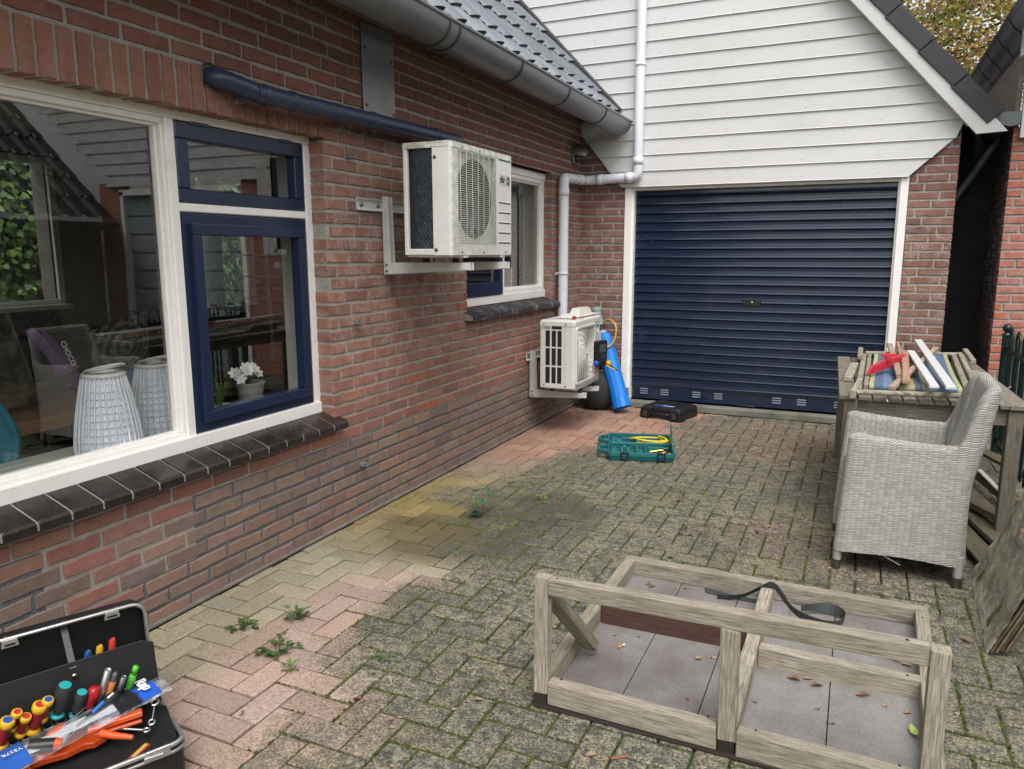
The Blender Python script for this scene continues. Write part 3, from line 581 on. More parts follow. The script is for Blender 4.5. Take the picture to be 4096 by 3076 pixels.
# cladding: overlapping boards
b = MB(); bh = .1295; CY = GY-.028; z = 1.933; i = 0
barin = lambda z: .73-(z-2.20)*.885
while z < 5.1:
    z1 = z+bh
    if z < 2.23: l0 = -1.925-(z-1.933)*.81; r0 = .30+(z-1.945)*1.09
    else: l0 = -2.37 if z < 2.5 else -1.90-(z-2.55)*.943-.1; r0 = barin(z)
    if z1 < 2.23: l1 = -1.925-(z1-1.933)*.81; r1 = .30+(z1-1.945)*1.09
    else: l1 = -2.37 if z1 < 2.5 else -1.90-(z1-2.55)*.943-.1; r1 = barin(z1)
    if z < 2.42 and z1 >= 2.23: l1 = max(-2.37, -1.925-(z1-1.933)*.81)
    if z < 2.42 and z >= 2.23: l0 = max(-2.37, -1.925-(z-1.933)*.81)
    r1 = min(r1, .62); r0 = min(r0, .62)
    if r0-l0 > .05 and r1-l1 > -.2:
        r1 = max(r1, l1+.01); k = rnd.uniform(.97, 1.02); e = .009
        N = 60
        vs = []
        for q in range(N+1):
            w = q/N; x0_ = l0+(r0-l0)*w; x1_ = l1+(r1-l1)*w; wv_ = .0012*mn.noise(Vector((x0_*3, i*7, 0)))
            vs += [(x0_, CY-e-.003, z-.012+wv_), (x0_, CY+.002, z-.012+wv_), (x1_, CY+.001, z1-.003), (x0_, CY-e, z-.006+wv_)]
        fsx = []
        for q in range(N):
            a = q*4; c2 = a+4
            fsx += [(a+1, c2+1, c2, a), (a, c2, c2+3, a+3), (a+3, c2+3, c2+2, a+2)]
        fsx += [(0, 3, 2, 1), (N*4, N*4+1, N*4+2, N*4+3)]
        b.add(vs, fsx, None, (k, k, k))
        for q in range(-4, 3):
            nx_ = q*.56+.08+rnd.uniform(-.02, .02); nz_ = z+.022+rnd.uniform(-.004, .004)
            if max(l0, l1)+.05 < nx_ < min(r0, r1)-.05: b.lathe([(0, .0012), (.0028, .001), (.0035, -.002)], (nx_, CY-e-.001+.13*0+(nz_-z)*.07, nz_), 6, (0, -1, 0), (.35, .3, .26))
    z += bh; i += 1
b.build('cladding', 'white_boards', gar)
# barge board along the right rake and the verge tiles above it
BY = 6.40; D = Vector((-.6627, 0, .7489)); DN = Vector((.7489, 0, .6627)); B0 = Vector((.80, BY, 2.19))
b = MB(); b.prism([(.683, 2.187), (.870, 2.196), (.788, 2.292), (.735, 2.264), (-1.55, 4.848), (-1.64, 4.81)], (0, BY, 0), (1, 0, 0), (0, 0, 1), (0, .022, 0))
b.build('barge_board', 'white_boards', gar, .002)
b = MB(); b.prism([(.16, -.086), (4.2, -.086), (4.2, -.03), (.16, -.03)], B0+Vector((0, .024, 0)), D, DN, (0, .075, 0)); b.build('soffit', 'white_boards', gar)
b = MB(); b2 = MB()
for i in range(11):
    s = .085+i*.345; k = rnd.uniform(.85, 1.15); o = B0 + D*s
    b.prism([(.0, .0), (.362, -.012), (.362, .108), (.0, .124)], o+Vector((0, -.014, 0)), D, DN, (0, .03, 0), (k, k, k))
    b.prism([(.0, .104), (.375, .090), (.375, .106), (.0, .122)], o+Vector((0, .017, 0)), D, DN, (0, .33, 0), (k, k, k))
b.build('verge_tile', 'dark_tile', gar, .004)
b = MB(); b.prism([(.1, .0), (4.2, .0), (4.2, .05), (.1, .05)], B0+Vector((0, .12, 0)), D, DN, (0, 3.4, 0), (.6, .6, .6)); b.build('roof', 'dark_tile', gar)
b = MB(); b.prism([(0, 0), (4.4, 0), (4.4, .1), (0, .1)], (-2.0, GY+.03, 2.50), (-.686, 0, .7275), (.7275, 0, .686), (0, .02, 0)); b.build('flashing', 'zinc', gar)
# zinc gutter of the garage, seen end on in the gap
gg = MB(); gg.tube([(.80, 6.55, 2.335), (1.05, 6.55, 2.335)], .014, 8); gg.grid(lambda a, v: Vector((.90+.10*math.cos(math.pi*(1+a)), 6.5+2.6*v, 2.34+.10*math.sin(math.pi*(1+a)))), 10, 2)
gg.prism([(.1*math.cos(math.pi*(1+i/8)), .1*math.sin(math.pi*(1+i/8))) for i in range(9)], (.90, 6.51, 2.34), (1, 0, 0), (0, 0, 1), (0, .01, 0), (.6, .6, .6)); gg.build('gutter', 'zinc', gar)
# door frame
b = MB(); DY = GY+.09
b.box(-1.892, -1.835, GY-.014, GY+.05, .0, 1.94); b.box(-1.845, -1.815, GY+.012, GY+.10, .0, 1.915)
b.box(.235, .292, GY-.014, GY+.05, .0, 1.94); b.box(.222, .248, GY+.012, GY+.10, .0, 1.915)
b.box(-1.835, .235, GY-.012, GY+.05, 1.915, 1.945); b.box(-1.835, .235, GY+.02, GY+.10, 1.895, 1.914)
b.build('door_frame', 'cream_paint', gar, .003)
b = MB(); b.box(-1.9, -1.82, GY-.02, GY+.06, 0, .17, (.8, .8, .8)); b.build('frame_foot', 'plinth', gar, .004)
# rolling shutter
def sh_prof(z):
    t = ((z-.20) % .0752)/.0752
    if z < .20: return 0.0
    P_ = ((0, .018), (.10, .0155), (.52, .014), (.58, .019), (.66, .019), (.70, .013), (.76, .017), (.80, .013), (.84, .0), (.94, -.003), (1, .016))
    for k in range(10):
        if t <= P_[k+1][0]: w = (t-P_[k][0])/(P_[k+1][0]-P_[k][0]); return P_[k][1]*(1-w)+P_[k+1][1]*w
b = MB(); zs = [.065+(.2-.065)*i/3 for i in range(4)]; z = .2
while z < 1.915:
    for q in (.0001, .10, .52, .58, .66, .70, .76, .80, .84, .94): zs.append(z+q*.0752)
    z += .0752
zs = [q for q in zs if q < 1.93]; vs = []; NXD = 40; vc_ = []
for zz in zs:
    sl_i = int((zz-.2)/.0752); kd = 1+.12*mn.noise(Vector((sl_i*3.7, 0, 5)))
    for q in range(NXD+1):
        xx = -1.83+2.07*q/NXD; dn = .0022*mn.noise(Vector((xx*3.1, sl_i*1.9, 0)))+.0035*max(0, mn.noise(Vector((xx*1.3+4, zz*2.2, 2)))-.35)
        vs.append((xx, DY-sh_prof(zz)+dn, zz+.0012*mn.noise(Vector((xx*1.5, sl_i, 9))))); vc_.append((kd, kd, kd))
fs_ = []
for i in range(len(zs)-1):
    for c2 in range(NXD): a = i*(NXD+1)+c2; fs_.append((a, a+1, a+NXD+2, a+NXD+1))
b.add(vs, fs_, None, (1, 1, 1), 0, False, vc_)
# cobwebs clinging to the left edge of the shutter
for _ in range(46):
    xx, zz = -1.80+abs(rnd.gauss(0, .05)), rnd.choice([rnd.gauss(.55, .18), rnd.gauss(1.45, .05)])
    p = Vector((xx, DY-.021, zz)); pts = [p]
    for q in range(4): p = p+Vector((rnd.uniform(-.012, .022), 0, rnd.uniform(-.016, .016))); pts.append(p)
    b.tube(pts, .0004, 3, (9, 8, 5), caps=False); b.box(-1.82, .23, DY-.022, DY-.001, .055, .068)
door = b.build('shutter_door', 'navy_door', gar)
for xx in (-1.70, -1.512, -1.231, -1.043, -.560, -.364, -.078):
    b = MB()
    for q in range(3): b.prism([(0, 0), (.007, -.002), (.005, .006), (0, .007)], (xx-.035, DY-.001, .113+q*.021), (0, -1, 0), (0, 0, 1), (.07, 0, 0), (.22, .25, .31))  # pale grey paints in the sky reflection on the slots
    b.build('vent_slot', 'plastic', door)
b = MB(); b.box(-.875, -.728, DY-.03, DY-.012, .925, .982); b.build('lock', 'black_plastic', door, .003)
b = MB(); b.lathe([(0, .004), (.011, .004), (.012, 0)], (-.80, DY-.03, .955), 14, (0, -1, 0)); b.build('keyhole', 'zinc', door)
b = MB(); b.tube(rpath([(-.87, DY-.004, .075), (-.87, DY-.03, .075), (-.73, DY-.03, .075), (-.73, DY-.004, .075)], .01), .007, 8); b.build('handle', 'black_plastic', door)
b = MB(); b.prism([(0, 0), (.19, 0), (.19, .052), (.01, .06), (0, .05)], (-1.90, GY-.035, 0), (0, 1, 0), (0, 0, 1), (2.22, 0, 0)); b.build('doorstep', 'concrete', gar, .006, 2)
b = MB(); b.box(-1.9, .3, GY+.18, GY+.3, 0, 2.0); b.build('dark_interior', 'dark_void', gar)
# ================================================================== GAP, NEIGHBOUR
gp = MB(); gp.box(.60, .925, 7.3, 7.33, 0, 2.5); gp.grid(lambda a, v: Vector((.61+.30*a, 7.1-.05*math.sin(v*math.pi), 1.76+.50*a-.09+.10*v)), 10, 6, (30, 30, 30))  # pale diagonal strip: the sheet's lit edge painted as a lighter colour
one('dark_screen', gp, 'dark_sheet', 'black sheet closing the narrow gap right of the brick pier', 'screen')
nb = thing('neighbour_garage', 'orange red brick corner of the garage next door, right of the dark gap', 'garage', (1.5, 6.6, 0))
bm, mm = MB(), MB(); frN = lambda u, z, n: Vector((u, 6.56-n, z)); colN = lambda u, z: jitcol((.40, .125, .08), .07)
brick_field(bm, mm, frN, .925, 1.45, 0, 2.24, [], colN, .0, .205, j=.0008)
fs = lambda u, z, n: Vector((.925-n, 6.56+u, z)); brick_field(bm, mm, fs, 0.014, 2.6, 0, 2.24, [], lambda u, z: jitcol((.012, .009, .008)), 0, .2, lambda z, u: (1, 1, 1))  # bricks and mortar facing the gap coloured dark to stand for its shade
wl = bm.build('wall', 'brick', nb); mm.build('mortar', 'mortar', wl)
bm, mm = MB(), MB(); brick_field(bm, mm, frN, 3.3, 3.7, 0, 2.2, [], colN, 0, .205); wl = bm.build('pier', 'brick', nb); mm.build('mortar', 'mortar', wl)
b = MB(); z = 2.16
while z < 4.6:
    r0 = 3.50+(z-2.16)*1.22; b.prism([(0, 0), (-.014, 0), (0, bh)], (.985, 6.53, z), (0, 1, 0), (0, 0, 1), (max(.1, r0-.985), 0, 0)); z += bh
b.box(.96, .985, 6.50, 6.56, 2.16, 4.6); b.build('cladding', 'white_boards', nb)
b = MB(); b.box(1.45, 3.3, 6.6, 6.64, 0, 2.05)
for q in range(9): b.box(1.45, 3.3, 6.585, 6.6, .1+q*.215, .28+q*.215)
b.build('shutter_door', 'cylinder_grey', nb, .004); b = MB(); b.box(1.43, 1.49, 6.53, 6.6, 0, 2.1); b.box(3.26, 3.32, 6.53, 6.6, 0, 2.1); b.box(1.43, 3.32, 6.53, 6.6, 2.05, 2.12); b.build('door_frame', 'cream_paint', nb, .003)
b = MB(); b.box(.93, .96, 6.6, 9.2, 2.24, 2.76, (1.3, 1.2, 1.1)); b.build('side_board', 'plinth', nb)
b = MB(); b.prism([(0, 0), (.16, -.20), (.18, -.17), (.02, .03)], (.80, 5.9, 2.96), (1, 0, 0), (0, 0, 1), (0, 3.4, 0))
for q in range(6): b.box(.80, .965, 5.99+q*.55, 6.005+q*.55, 2.74, 2.97, (.3, .3, .3)) if False else None
b.build('eave', 'dark_tile', nb, .003)
b = MB()
for q in range(7):
    y_ = 5.95+q*.5
    b.grid(lambda a, v: Vector((.795+.165*a+.006*math.sin(a*14), y_+.47*v, 2.955-.20*a-.006)), 10, 1, (7, 7.3, 7.5))
b.build('eave_panel', 'dark_tile', nb)
b = MB(); b.box(.93, 1.3, 5.88, 6.5, 2.94, 3.02); b.build('edge_trim', 'zinc', nb, .004)
b = MB(); b.prism([(.93, 2.72), (1.5, 3.3), (1.5, 3.12), (.97, 2.62)] if False else [(.885, 2.66), (.885, 2.86), (1.5, 3.35), (1.5, 3.12)], (0, 6.30, 0), (1, 0, 0), (0, 0, 1), (0, .03, 0)); b.build('barge_board', 'white_boards', nb)
b = MB(); b.prism([(.2, 0), (3.2, 0), (3.2, .02), (.2, .02)], (.8, 6.5, 2.95), (.6, 0, .8), (-.8, 0, .6), (0, 3, 0)); b.build('roof', 'dark_tile', nb)
# house of the neighbour on the right: outside the frame, seen as a reflection in the windows
nh = thing('neighbour_house', 'dark tiled roof seen mirrored in the big window', 'house', (3.9, 3, 0))
b = MB(); b.box(3.66, 3.8, -2, 6.5, 0, 1.75); b.build('wall', 'plinth', nh)
bm, mm = MB(), MB()
b = MB()
for r_ in range(9):
    for cI in range(34):
        ya = -1.2+cI*cw; k = rnd.uniform(.5, .9); s0 = r_*.365; s1 = s0+.4
        b.grid(lambda a, v: Vector((3.35, 0, 1.76)) + Vector((.74, 0, .672))*(s0+(s1-s0)*v) + Vector((-.672, 0, .74))*(tile_h(min(a, .999))*1.2+.022*(1-v)) + Vector((0, ya+a*cw, 0)), 7, 2, (k, k, k), flip=True)
b.build('roof', 'dark_tile', nh)
b = MB(); b.grid(lambda a, v: Vector((3.27+.08*math.cos(math.pi*(1+a)), -1.2+7.6*v, 1.72+.08*math.sin(math.pi*(1+a)))), 12, 1); b.tube([(3.19, -1.2, 1.72), (3.19, 6.4, 1.72)], .01, 8); b.build('gutter', 'zinc', nh, thick=.004)
# ================================================================== GROUND
b = MB(); b.box(-60, 60, -60, 60, -.32, -.06, (1, 1, 1)); tag(b.build('ground', 'joint_soil'), None, None, None, 'structure')
def pav_col(x, y):
    """colour and wear (0 = clean, 1 = weathered) of the paving at x, y"""
    nz = mn.noise(Vector((x*2.2, y*2.2, 3)))*.5 + mn.noise(Vector((x*6, y*6, 9)))*.25
    d = x - WX
    base = Vector((.166, .158, .128)); w = 1.0
    lim = .78 + .18*math.sin(y*1.1+.6) + nz*.35 + (-.30 if y > 3.5 else 0) + (.55*max(0, min(1, (y-4.6)/.8)))
    t = max(0, min(1, (lim-d)/.26+.5+nz*.6))
    tan = Vector((.30, .262, .185)); pink = Vector((.40, .285, .235)); yel = Vector((.27, .205, .07)); org = Vector((.36, .20, .145)); grn = Vector((.12, .125, .055))
    c = tan
    pk = max(0, min(1, (d-.34)/.12))*max(0, min(1, (2.75-y)/.3)); c = c.lerp(pink, pk)
    c = c.lerp(yel, max(0, 1-abs(y-3.45)/.75)**.5*.95) if abs(y-3.45) < .75 else c
    if y > 4.05: c = c.lerp(org, min(1, (y-4.05)/.5)*.9)
    dark = max(0, 1-((x+1.75)**2/.25+(y-3.05)**2/.12)); dark2 = max(0, 1-((x+1.45)**2/.16+(y-3.5)**2/.30))
    c = base.lerp(c, t); w = 1-t*.92
    if 3.2 < y < 4.6: c = c.lerp(grn, .5*max(0, 1-abs(d-.62-.1*nz)/.35))
    s = min(.55, (dark+dark2)*1.2*(.7+nz*1.2)); c = c*(1-s)
    # reddish patches in the weathered field
    for px, py, r_ in ((-.55, 5.6, .7), (-.2, 3.6, .4), (-.2, 5.9, .5)):
        q = math.exp(-((x-px)**2+(y-py)**2)/r_**2); c = c.lerp(Vector((.22, .13, .095)), q*.8*(.6+nz))
    if .5 < (y-4.5) < 1.8 and d < .3: c = c*.9
    return c*(.98+.22*nz), w
b = MB(); U0 = Vector((-1.53, 2.83)); ps = .1002; pav_rects = []
for a in range(-9, 60):
    for q in range(-48, 42):
        s_ = (a+q) % 4
        if s_ == 0: rx0, ry0, rx1, ry1 = a, q, a+2, q+1
        elif s_ == 2: rx0, ry0, rx1, ry1 = a, q, a+1, q+2
        else: continue
        x0, y0_, x1, y1_ = U0.x+rx0*ps, U0.y+ry0*ps, U0.x+rx1*ps, U0.y+ry1*ps
        x0 = max(x0, -2.282); y1_ = min(y1_, 9.0)
        if x1-x0 < .03 or y1_ < -1.2 or x0 > 3.6: continue
        if y0_ > GY-.05 and x0 < .6: continue
        y1_ = min(y1_, GY-.036) if x0 < .6 else y1_
        if y1_-y0_ < .02: continue
        pav_rects.append((x0, y0_, x1, y1_))
for x0, y0_, x1, y1_ in pav_rects:
    g = .0038; x0 += g; y0_ += g; x1 -= g; y1_ -= g
    near = (x0 < 1.2 and y0_ > .3)
    nx = max(1, round((x1-x0)/.05)) if near else 1; ny = max(1, round((y1_-y0_)/.05)) if near else 1
    dz = rnd.uniform(-.003, .003); tx, ty = rnd.uniform(-.012, .012), rnd.uniform(-.012, .012); cx, cy = (x0+x1)/2, (y0_+y1_)/2
    jo = (rnd.gauss(0, .04), rnd.gauss(0, .04)); kk = rnd.uniform(.84, 1.16); hue = rnd.uniform(-.03, .03); X = []; e = .0045
    xs = [x0, x0+e]+[x0+(x1-x0)*i/nx for i in range(1, nx)]+[x1-e, x1]; ys = [y0_, y0_+e]+[y0_+(y1_-y0_)*i/ny for i in range(1, ny)]+[y1_-e, y1_]
    vs = []; vc = []; nX, nY = len(xs), len(ys)
    for i, xx in enumerate(xs):
        for j_, yy in enumerate(ys):
            ed = i in (0, nX-1) or j_ in (0, nY-1)
            zz = dz+(xx-cx)*tx+(yy-cy)*ty - (.0035 if ed else 0)
            jx = rnd.uniform(-.0014, .0014) if ed else 0
            vs.append((xx+jx, yy+(rnd.uniform(-.0014, .0014) if ed else 0), zz)); c_, w_ = pav_col(cx+jo[0]+(xx-cx)*.75, cy+jo[1]+(yy-cy)*.75); c_ = c_*kk
            vc.append((c_.x*(1+hue), c_.y, c_.z*(1-hue), w_))
    fs_ = [(i*nY+j_, (i+1)*nY+j_, (i+1)*nY+j_+1, i*nY+j_+1) for i in range(nX-1) for j_ in range(nY-1)]
    bo = [(i*nY) for i in range(nX)]+[(nX-1)*nY+j_ for j_ in range(1, nY)]+[i*nY+nY-1 for i in range(nX-2, -1, -1)]+[j_ for j_ in range(nY-2, 0, -1)]
    o = len(vs); vs += [(vs[k][0], vs[k][1], -.03) for k in bo]; vc += [vc[k] for k in bo]; n_ = len(bo)
    fs_ += [(bo[k], o+k, o+(k+1) % n_, bo[(k+1) % n_]) for k in range(n_)]
    b.add(vs, fs_, None, (1, 1, 1), 0, False, vc)
tag(b.build('brick_paving', 'paver'), None, None, None, 'structure')
b = MB(); b.grid(lambda a, v: Vector((-2.3+6*a, -1.3+10.3*v, -.013)), 4, 4); tag(b.build('joint_bed', 'joint_soil'), None, None, None, 'structure')
# moss cushions along the joints
b = MB()
def inside(x, y): return False
for x0, y0_, x1, y1_ in pav_rects:
    if x0 > 1.0 or y0_ < .9: continue
    for (ax, ay, bx, by) in ((x0, y0_, x1, y0_), (x0, y0_, x0, y1_)):
        L = math.hypot(bx-ax, by-ay); mx_, my = (ax+bx)/2, (ay+by)/2
        m = mn.noise(Vector((mx_*.9, my*.9, 1)))+.5*mn.noise(Vector((mx_*3.1, my*3.1, 5)))
        c_, w_ = pav_col(mx_, my)
        dens = (m+.38)*w_*(1 if my < 4.4 else .45)
        if mx_ > -.9 and my < 3: dens += .12*w_
        if dens < .12 or rnd.random() < .12: continue
        nn = int(L/.0055*min(1, dens*1.9))
        for q in range(nn):
            t = rnd.random(); x = ax+(bx-ax)*t+rnd.gauss(0, .0034); y = ay+(by-ay)*t+rnd.gauss(0, .0034)
            r_ = rnd.uniform(.004, .0085)*(.8+dens*.6); zt = rnd.uniform(-.002, .0035); k = rnd.uniform(.5, 1.15); a0 = rnd.uniform(0, 6)
            vs = [(x+r_*math.cos(a0+i*1.2566), y+r_*math.sin(a0+i*1.2566), -.008+rnd.uniform(0, .005)) for i in range(5)]+[(x, y, zt)]
            cg = (k*rnd.uniform(.8, 1.25), k, k*.8) if rnd.random() > .12 else (k*1.5, k*1.05, k*.6)
            b.add(vs, [(i, (i+1) % 5, 5) for i in range(5)], None, cg)
tag(b.build('moss', 'moss'), 'green moss filling the joints of the paving', 'moss', None, 'stuff')
# ================================================================== SMALL THINGS ON THE WALLS
NAVY = (1, 1, 1)
t = thing('vent_pipe', 'dark blue plastic pipe running along the wall above the navy window to the outdoor unit', 'pipe', (WX, 2.3, 2.03))
PX, PZ = -2.20, 1.985
b = MB(); b.tube(rpath([(WX-.02, 2.275, 2.025), (WX+.035, 2.275, 2.02), (PX, 2.42, PZ)], .07, 7), .0375, 20); b.build('elbow', 'navy_plastic', t)
b = MB(); b.tube([(PX, 2.40, PZ), (PX, 4.0, PZ+.028)], .037, 24); b.tube(rpath([(PX, 3.99, PZ+.028), (PX, 4.09, PZ+.03), (WX, 4.13, PZ+.03)], .06, 6), .0375, 20); b.build('pipe', 'navy_plastic', t)
for yy in (2.46, 2.62, 3.20, 3.80):
    z_ = PZ+.028*(yy-2.4)/1.6
    b = MB(); b.lathe([(.037, -.012), (.0405, -.010), (.0415, -.004), (.0395, 0), (.0415, .004), (.0405, .010), (.037, .012)], (PX, yy, z_), 24, (0, 1, 0)); b.build('collar', 'navy_plastic', t)
b = MB(); b.lathe([(.05, .002), (.05, -.004), (.036, -.006)], (WX+.001, 2.275, 2.025), 24, (1, 0, 0), (.5, .5, .48)); b.build('wall_hole', 'plinth', t)
# clips left over on the wall
for i, (yy, z_, lb) in enumerate(((2.395, 1.955, 'grey pipe clip on the red wall just below the blue elbow'), (3.029, 1.95, 'grey pipe clip below the middle of the blue pipe'), (3.117, 1.826, 'small grey clip on the wall left of the old outdoor unit'), (3.124, 1.023, 'small grey clip on the bare brick below the old bracket'), (3.131, .286, 'small grey clip low on the dark bricks near the ground'))):
    t = thing('pipe_clip', lb, 'clip', (WX, yy, z_), 'pipe clips left on the brick wall')
    b = MB(); b.prism([(0, -.011), (.030, -.009), (.030, .009), (0, .011)], (WX-.003, yy-.013, z_), (1, 0, 0), (0, 0, 1), (0, .026, 0), (.22, .22, .23)); b.build('base', 'matt_plastic', t, .002)
    b = MB(); b.tube(arc((WX+.035, yy, z_), .009, -2.2, 2.2, 8, (1, 0, 0), (0, 0, 1)), .003, 6, (.25, .25, .26)); b.build('hook', 'matt_plastic', t)
# perforated metal panel
t = thing('vent_cover', 'perforated metal sheet screwed to the bricks above the blue pipe', 'vent', (WX, 3.39, 2.25))
b = MB(); b.prism([(3.25, 2.0), (3.53, 2.0), (3.525, 2.485), (3.248, 2.47)], (WX+.006, 0, 0), (0, 1, 0), (0, 0, 1), (.004, 0, 0)); pl = b.build('plate', 'perforated', t)
b = MB()
for i in range(40):
    for j_ in range(69):
        if rnd.random() < 2: cy_, cz_ = 3.259+i*.0067+(.0033 if j_ % 2 else 0), 2.055+j_*.0058
        b.add([(WX+.0108, cy_-.0022, cz_), (WX+.0108, cy_, cz_-.0018), (WX+.0108, cy_+.0022, cz_), (WX+.0108, cy_, cz_+.0018)], [(0, 1, 2, 3)], None, (.07, .07, .07))
b.build('perforation', 'matt_plastic', t)
for yy, z_ in ((3.27, 2.36), (3.505, 2.34), (3.275, 2.09), (3.515, 2.08)):
    b = MB(); b.lathe([(0, .006), (.006, .005), (.008, 0)], (WX+.01, yy, z_), 10, (1, 0, 0), (.1, .1, .1)); b.build('screw', 'matt_plastic', t)
# wall lamp near the corner
t = thing('wall_lamp', 'hooded metal lamp high on the wall near the inner corner', 'lamp', (WX, 6.32, 2.19))
b = MB(); b.lathe([(0, 0), (.078, 0), (.083, .006), (.083, .014), (.06, .02)], (WX, 6.32, 2.19), 28, (1, 0, 0)); b.build('back_plate', 'zinc', t)
b = MB(); b.grid(lambda a, v: Vector((WX+.016+.105*math.sin(a*math.pi*.5)*1.0, 6.32, 2.18)) + Vector((0, math.cos(v*math.pi)*.080, math.sin(v*math.pi)*.095))*math.cos(a*math.pi*.38) + Vector((0, 0, -.015*a)), 10, 18); b.build('hood', 'zinc', t, thick=.003)
b = MB(); b.lathe([(0, .03), (.012, .025), (.018, .01), (.018, 0)], (WX+.02, 6.32, 2.165), 16, (1, 0, -.3)); b.build('bulb', 'zinc', t)
# white downpipe
t = thing('downpipe', 'white plastic rain pipe stepping from the boarded gable across the corner down the brick wall', 'drainpipe', (-2.23, 5.90, 0))
pr_ = .040; A0 = (-1.765, 6.452, 3.9); A1 = (-1.765, 6.452, 2.0); A2 = (-2.225, 6.452, 1.988); A3 = (-2.225, 5.905, 1.965); A4 = (-2.225, 5.905, .5); A5 = (-2.30, 5.905, .44)
b = MB(); b.tube(rpath([A0, A1, A2, A3, A4, A5], .05, 5), pr_, 22); b.build('pipe', 'pvc_white', t)
for c_, ax in (((-1.765, 6.452, 2.13), (0, 0, 1)), ((-1.84, 6.452, 1.998), (1, 0, 0)), ((-2.10, 6.452, 1.991), (1, 0, 0)), ((-2.225, 6.30, 1.982), (0, 1, 0)), ((-2.225, 5.905, 1.85), (0, 0, 1))):
    b = MB(); b.lathe([(pr_, -.03), (pr_+.004, -.03), (pr_+.004, .03), (pr_, .03)], c_, 22, ax); b.build('socket', 'pvc_white', t)
for c_, d_ in (((-1.765, 6.452, 2.9), (0, 1, 0)), ((-2.225, 5.905, 1.2), (-1, 0, 0))):
    b = MB(); b.lathe([(pr_+.001, -.012), (pr_+.004, -.012), (pr_+.004, .012), (pr_+.001, .012)], c_, 22); cc = Vector(c_); b.beam(cc+Vector(d_)*pr_, cc+Vector(d_)*.066, .02, .02, (0, 0, 1), (1, 1, 1)); b.build('clip', 'pvc_white', t)
# ================================================================== OLD OUTDOOR UNIT
def bracket(t, y, z0, xe, leg, mat='bracket_white', w=.034):
    b = MB(); x0 = WX+.012
    for s_ in (-1, 1):          # channel: web plus two flanges, open upward
        b.prism([(x0, z0-.062), (x0+.06, z0-.058), (xe, z0-.034), (xe, z0), (x0, z0)], (0, y+s_*w/2-.0015, 0), (1, 0, 0), (0, 0, 1), (0, .003, 0))
    b.prism([(x0+.04, z0-.0585), (xe, z0-.034), (xe, z0-.037), (x0+.04, z0-.0615)], (0, y-w/2, 0), (1, 0, 0), (0, 0, 1), (0, w, 0))
    b.box(x0+.05, xe-.008, y-w/2, y+w/2, z0-.003, z0)
    for s_ in (-1, 1): b.prism([(x0+.12, z0-.045), (xe-.10, z0-.02), (x0+.12, z0-.012)], (0, y+s_*(w/2+.0015), 0), (1, 0, 0), (0, 0, 1), (0, s_*.0015, 0), (.93, .93, .93))
    b.build('bracket_arm', mat, t, .0012)
    b = MB()
    for s_ in (-1, 1): b.prism([(x0, z0-.062), (x0+.045, z0-.06), (x0+.045, z0+.02), (x0+.036, leg), (x0, leg)], (0, y+s_*w/2-.0015+s_*.002, 0), (1, 0, 0), (0, 0, 1), (0, .003, 0))
    b.box(x0-.004, x0+.001, y-w/2, y+w/2, z0-.06, leg)
    b.prism([(.012, .08), (.026, .08), (.024, leg-z0-.06), (.012, leg-z0-.06)], (x0, y-w/2-.004, z0), (1, 0, 0), (0, 0, 1), (0, -.0015, 0), (.96, .96, .96))
    b.build('bracket_leg', mat, t, .0012)
    b = MB()
    for q in (-.045, -.012): b.lathe([(0, .008), (.006, .008), (.007, 0)], (x0+.018, y-w/2-.003, z0+q), 6, (0, -1, 0), (.35, .33, .3))
    b.build('bolt', 'steel', t)
def rail(t, y0, y1, z, mat='bracket_white'):
    b = MB(); b.prism([(0, -.03), (.018, -.03), (.018, -.026), (.006, -.016), (.006, .016), (.018, .026), (.018, .03), (0, .03)], (WX+.001, y0, z), (1, 0, 0), (0, 0, 1), (0, y1-y0, 0))
    b.build('wall_rail', mat, t, .001)
    for yy in (y0+.035, y0+.18, y1-.04):
        b = MB(); b.lathe([(0, .012), (.007, .011), (.008, .004), (.013, .004), (.013, 0)], (WX+.008, yy, z), 8, (1, 0, 0), (.5, .48, .45)); b.build('bolt', 'steel', t)
x0, x1, y0, y1, z0, z1 = -2.07, -1.80, 3.26, 3.945, 1.352, 1.895
ac = thing('old_outdoor_unit', 'old white algae stained air conditioner unit on brackets between the two windows', 'air conditioner', ((x0+x1)/2, (y0+y1)/2, z0))
# casing with opening for the fan grille
def algae_box(mb, x0, x1, y0, y1, z0, z1, a=1.0):
    n0 = len(mb.c); mb.box(x0, x1, y0, y1, z0, z1)
    for i in range(n0, len(mb.c)): mb.c[i] = (1, 1, 1, a)
b = MB(); gy0, gy1, gz0, gz1 = 3.325, 3.75, 1.415, 1.858
algae_box(b, x1-.004, x1, y0+.018, gy0, z0+.004, z1-.028, .55); algae_box(b, x1-.004, x1, gy1, y1, z0+.004, z1-.028, .93)
algae_box(b, x1-.004, x1, gy0, gy1, z0+.004, gz0, .75); algae_box(b, x1-.004, x1, gy0, gy1, gz1, z1-.028, .5)
b.build('front_panel', 'old_white', ac)
b = MB()
def ac_corner(a, v): an = a*math.pi/2; return Vector((x1-.018+.018*math.sin(an), y0+.018-.018*math.cos(an), z0+.004+(z1-.028-z0-.004)*v))
b.grid(ac_corner, 6, 4, vcf=lambda a, v, p: (1, 1, 1, .55 if a > .4 else .9)); algae_box(b, x1-.105, x1-.018, y0, y0+.002, z0+.004, z1-.028)
for z_ in (z1-.075, z0+.03): b.lathe([(.009, -.001), (.009, .002), (.0, .0025)], (x1-.09, y0, z_), 12, (0, -1, 0), (.12, .12, .12))
b.build('corner_panel', 'old_white', ac)
b = MB()
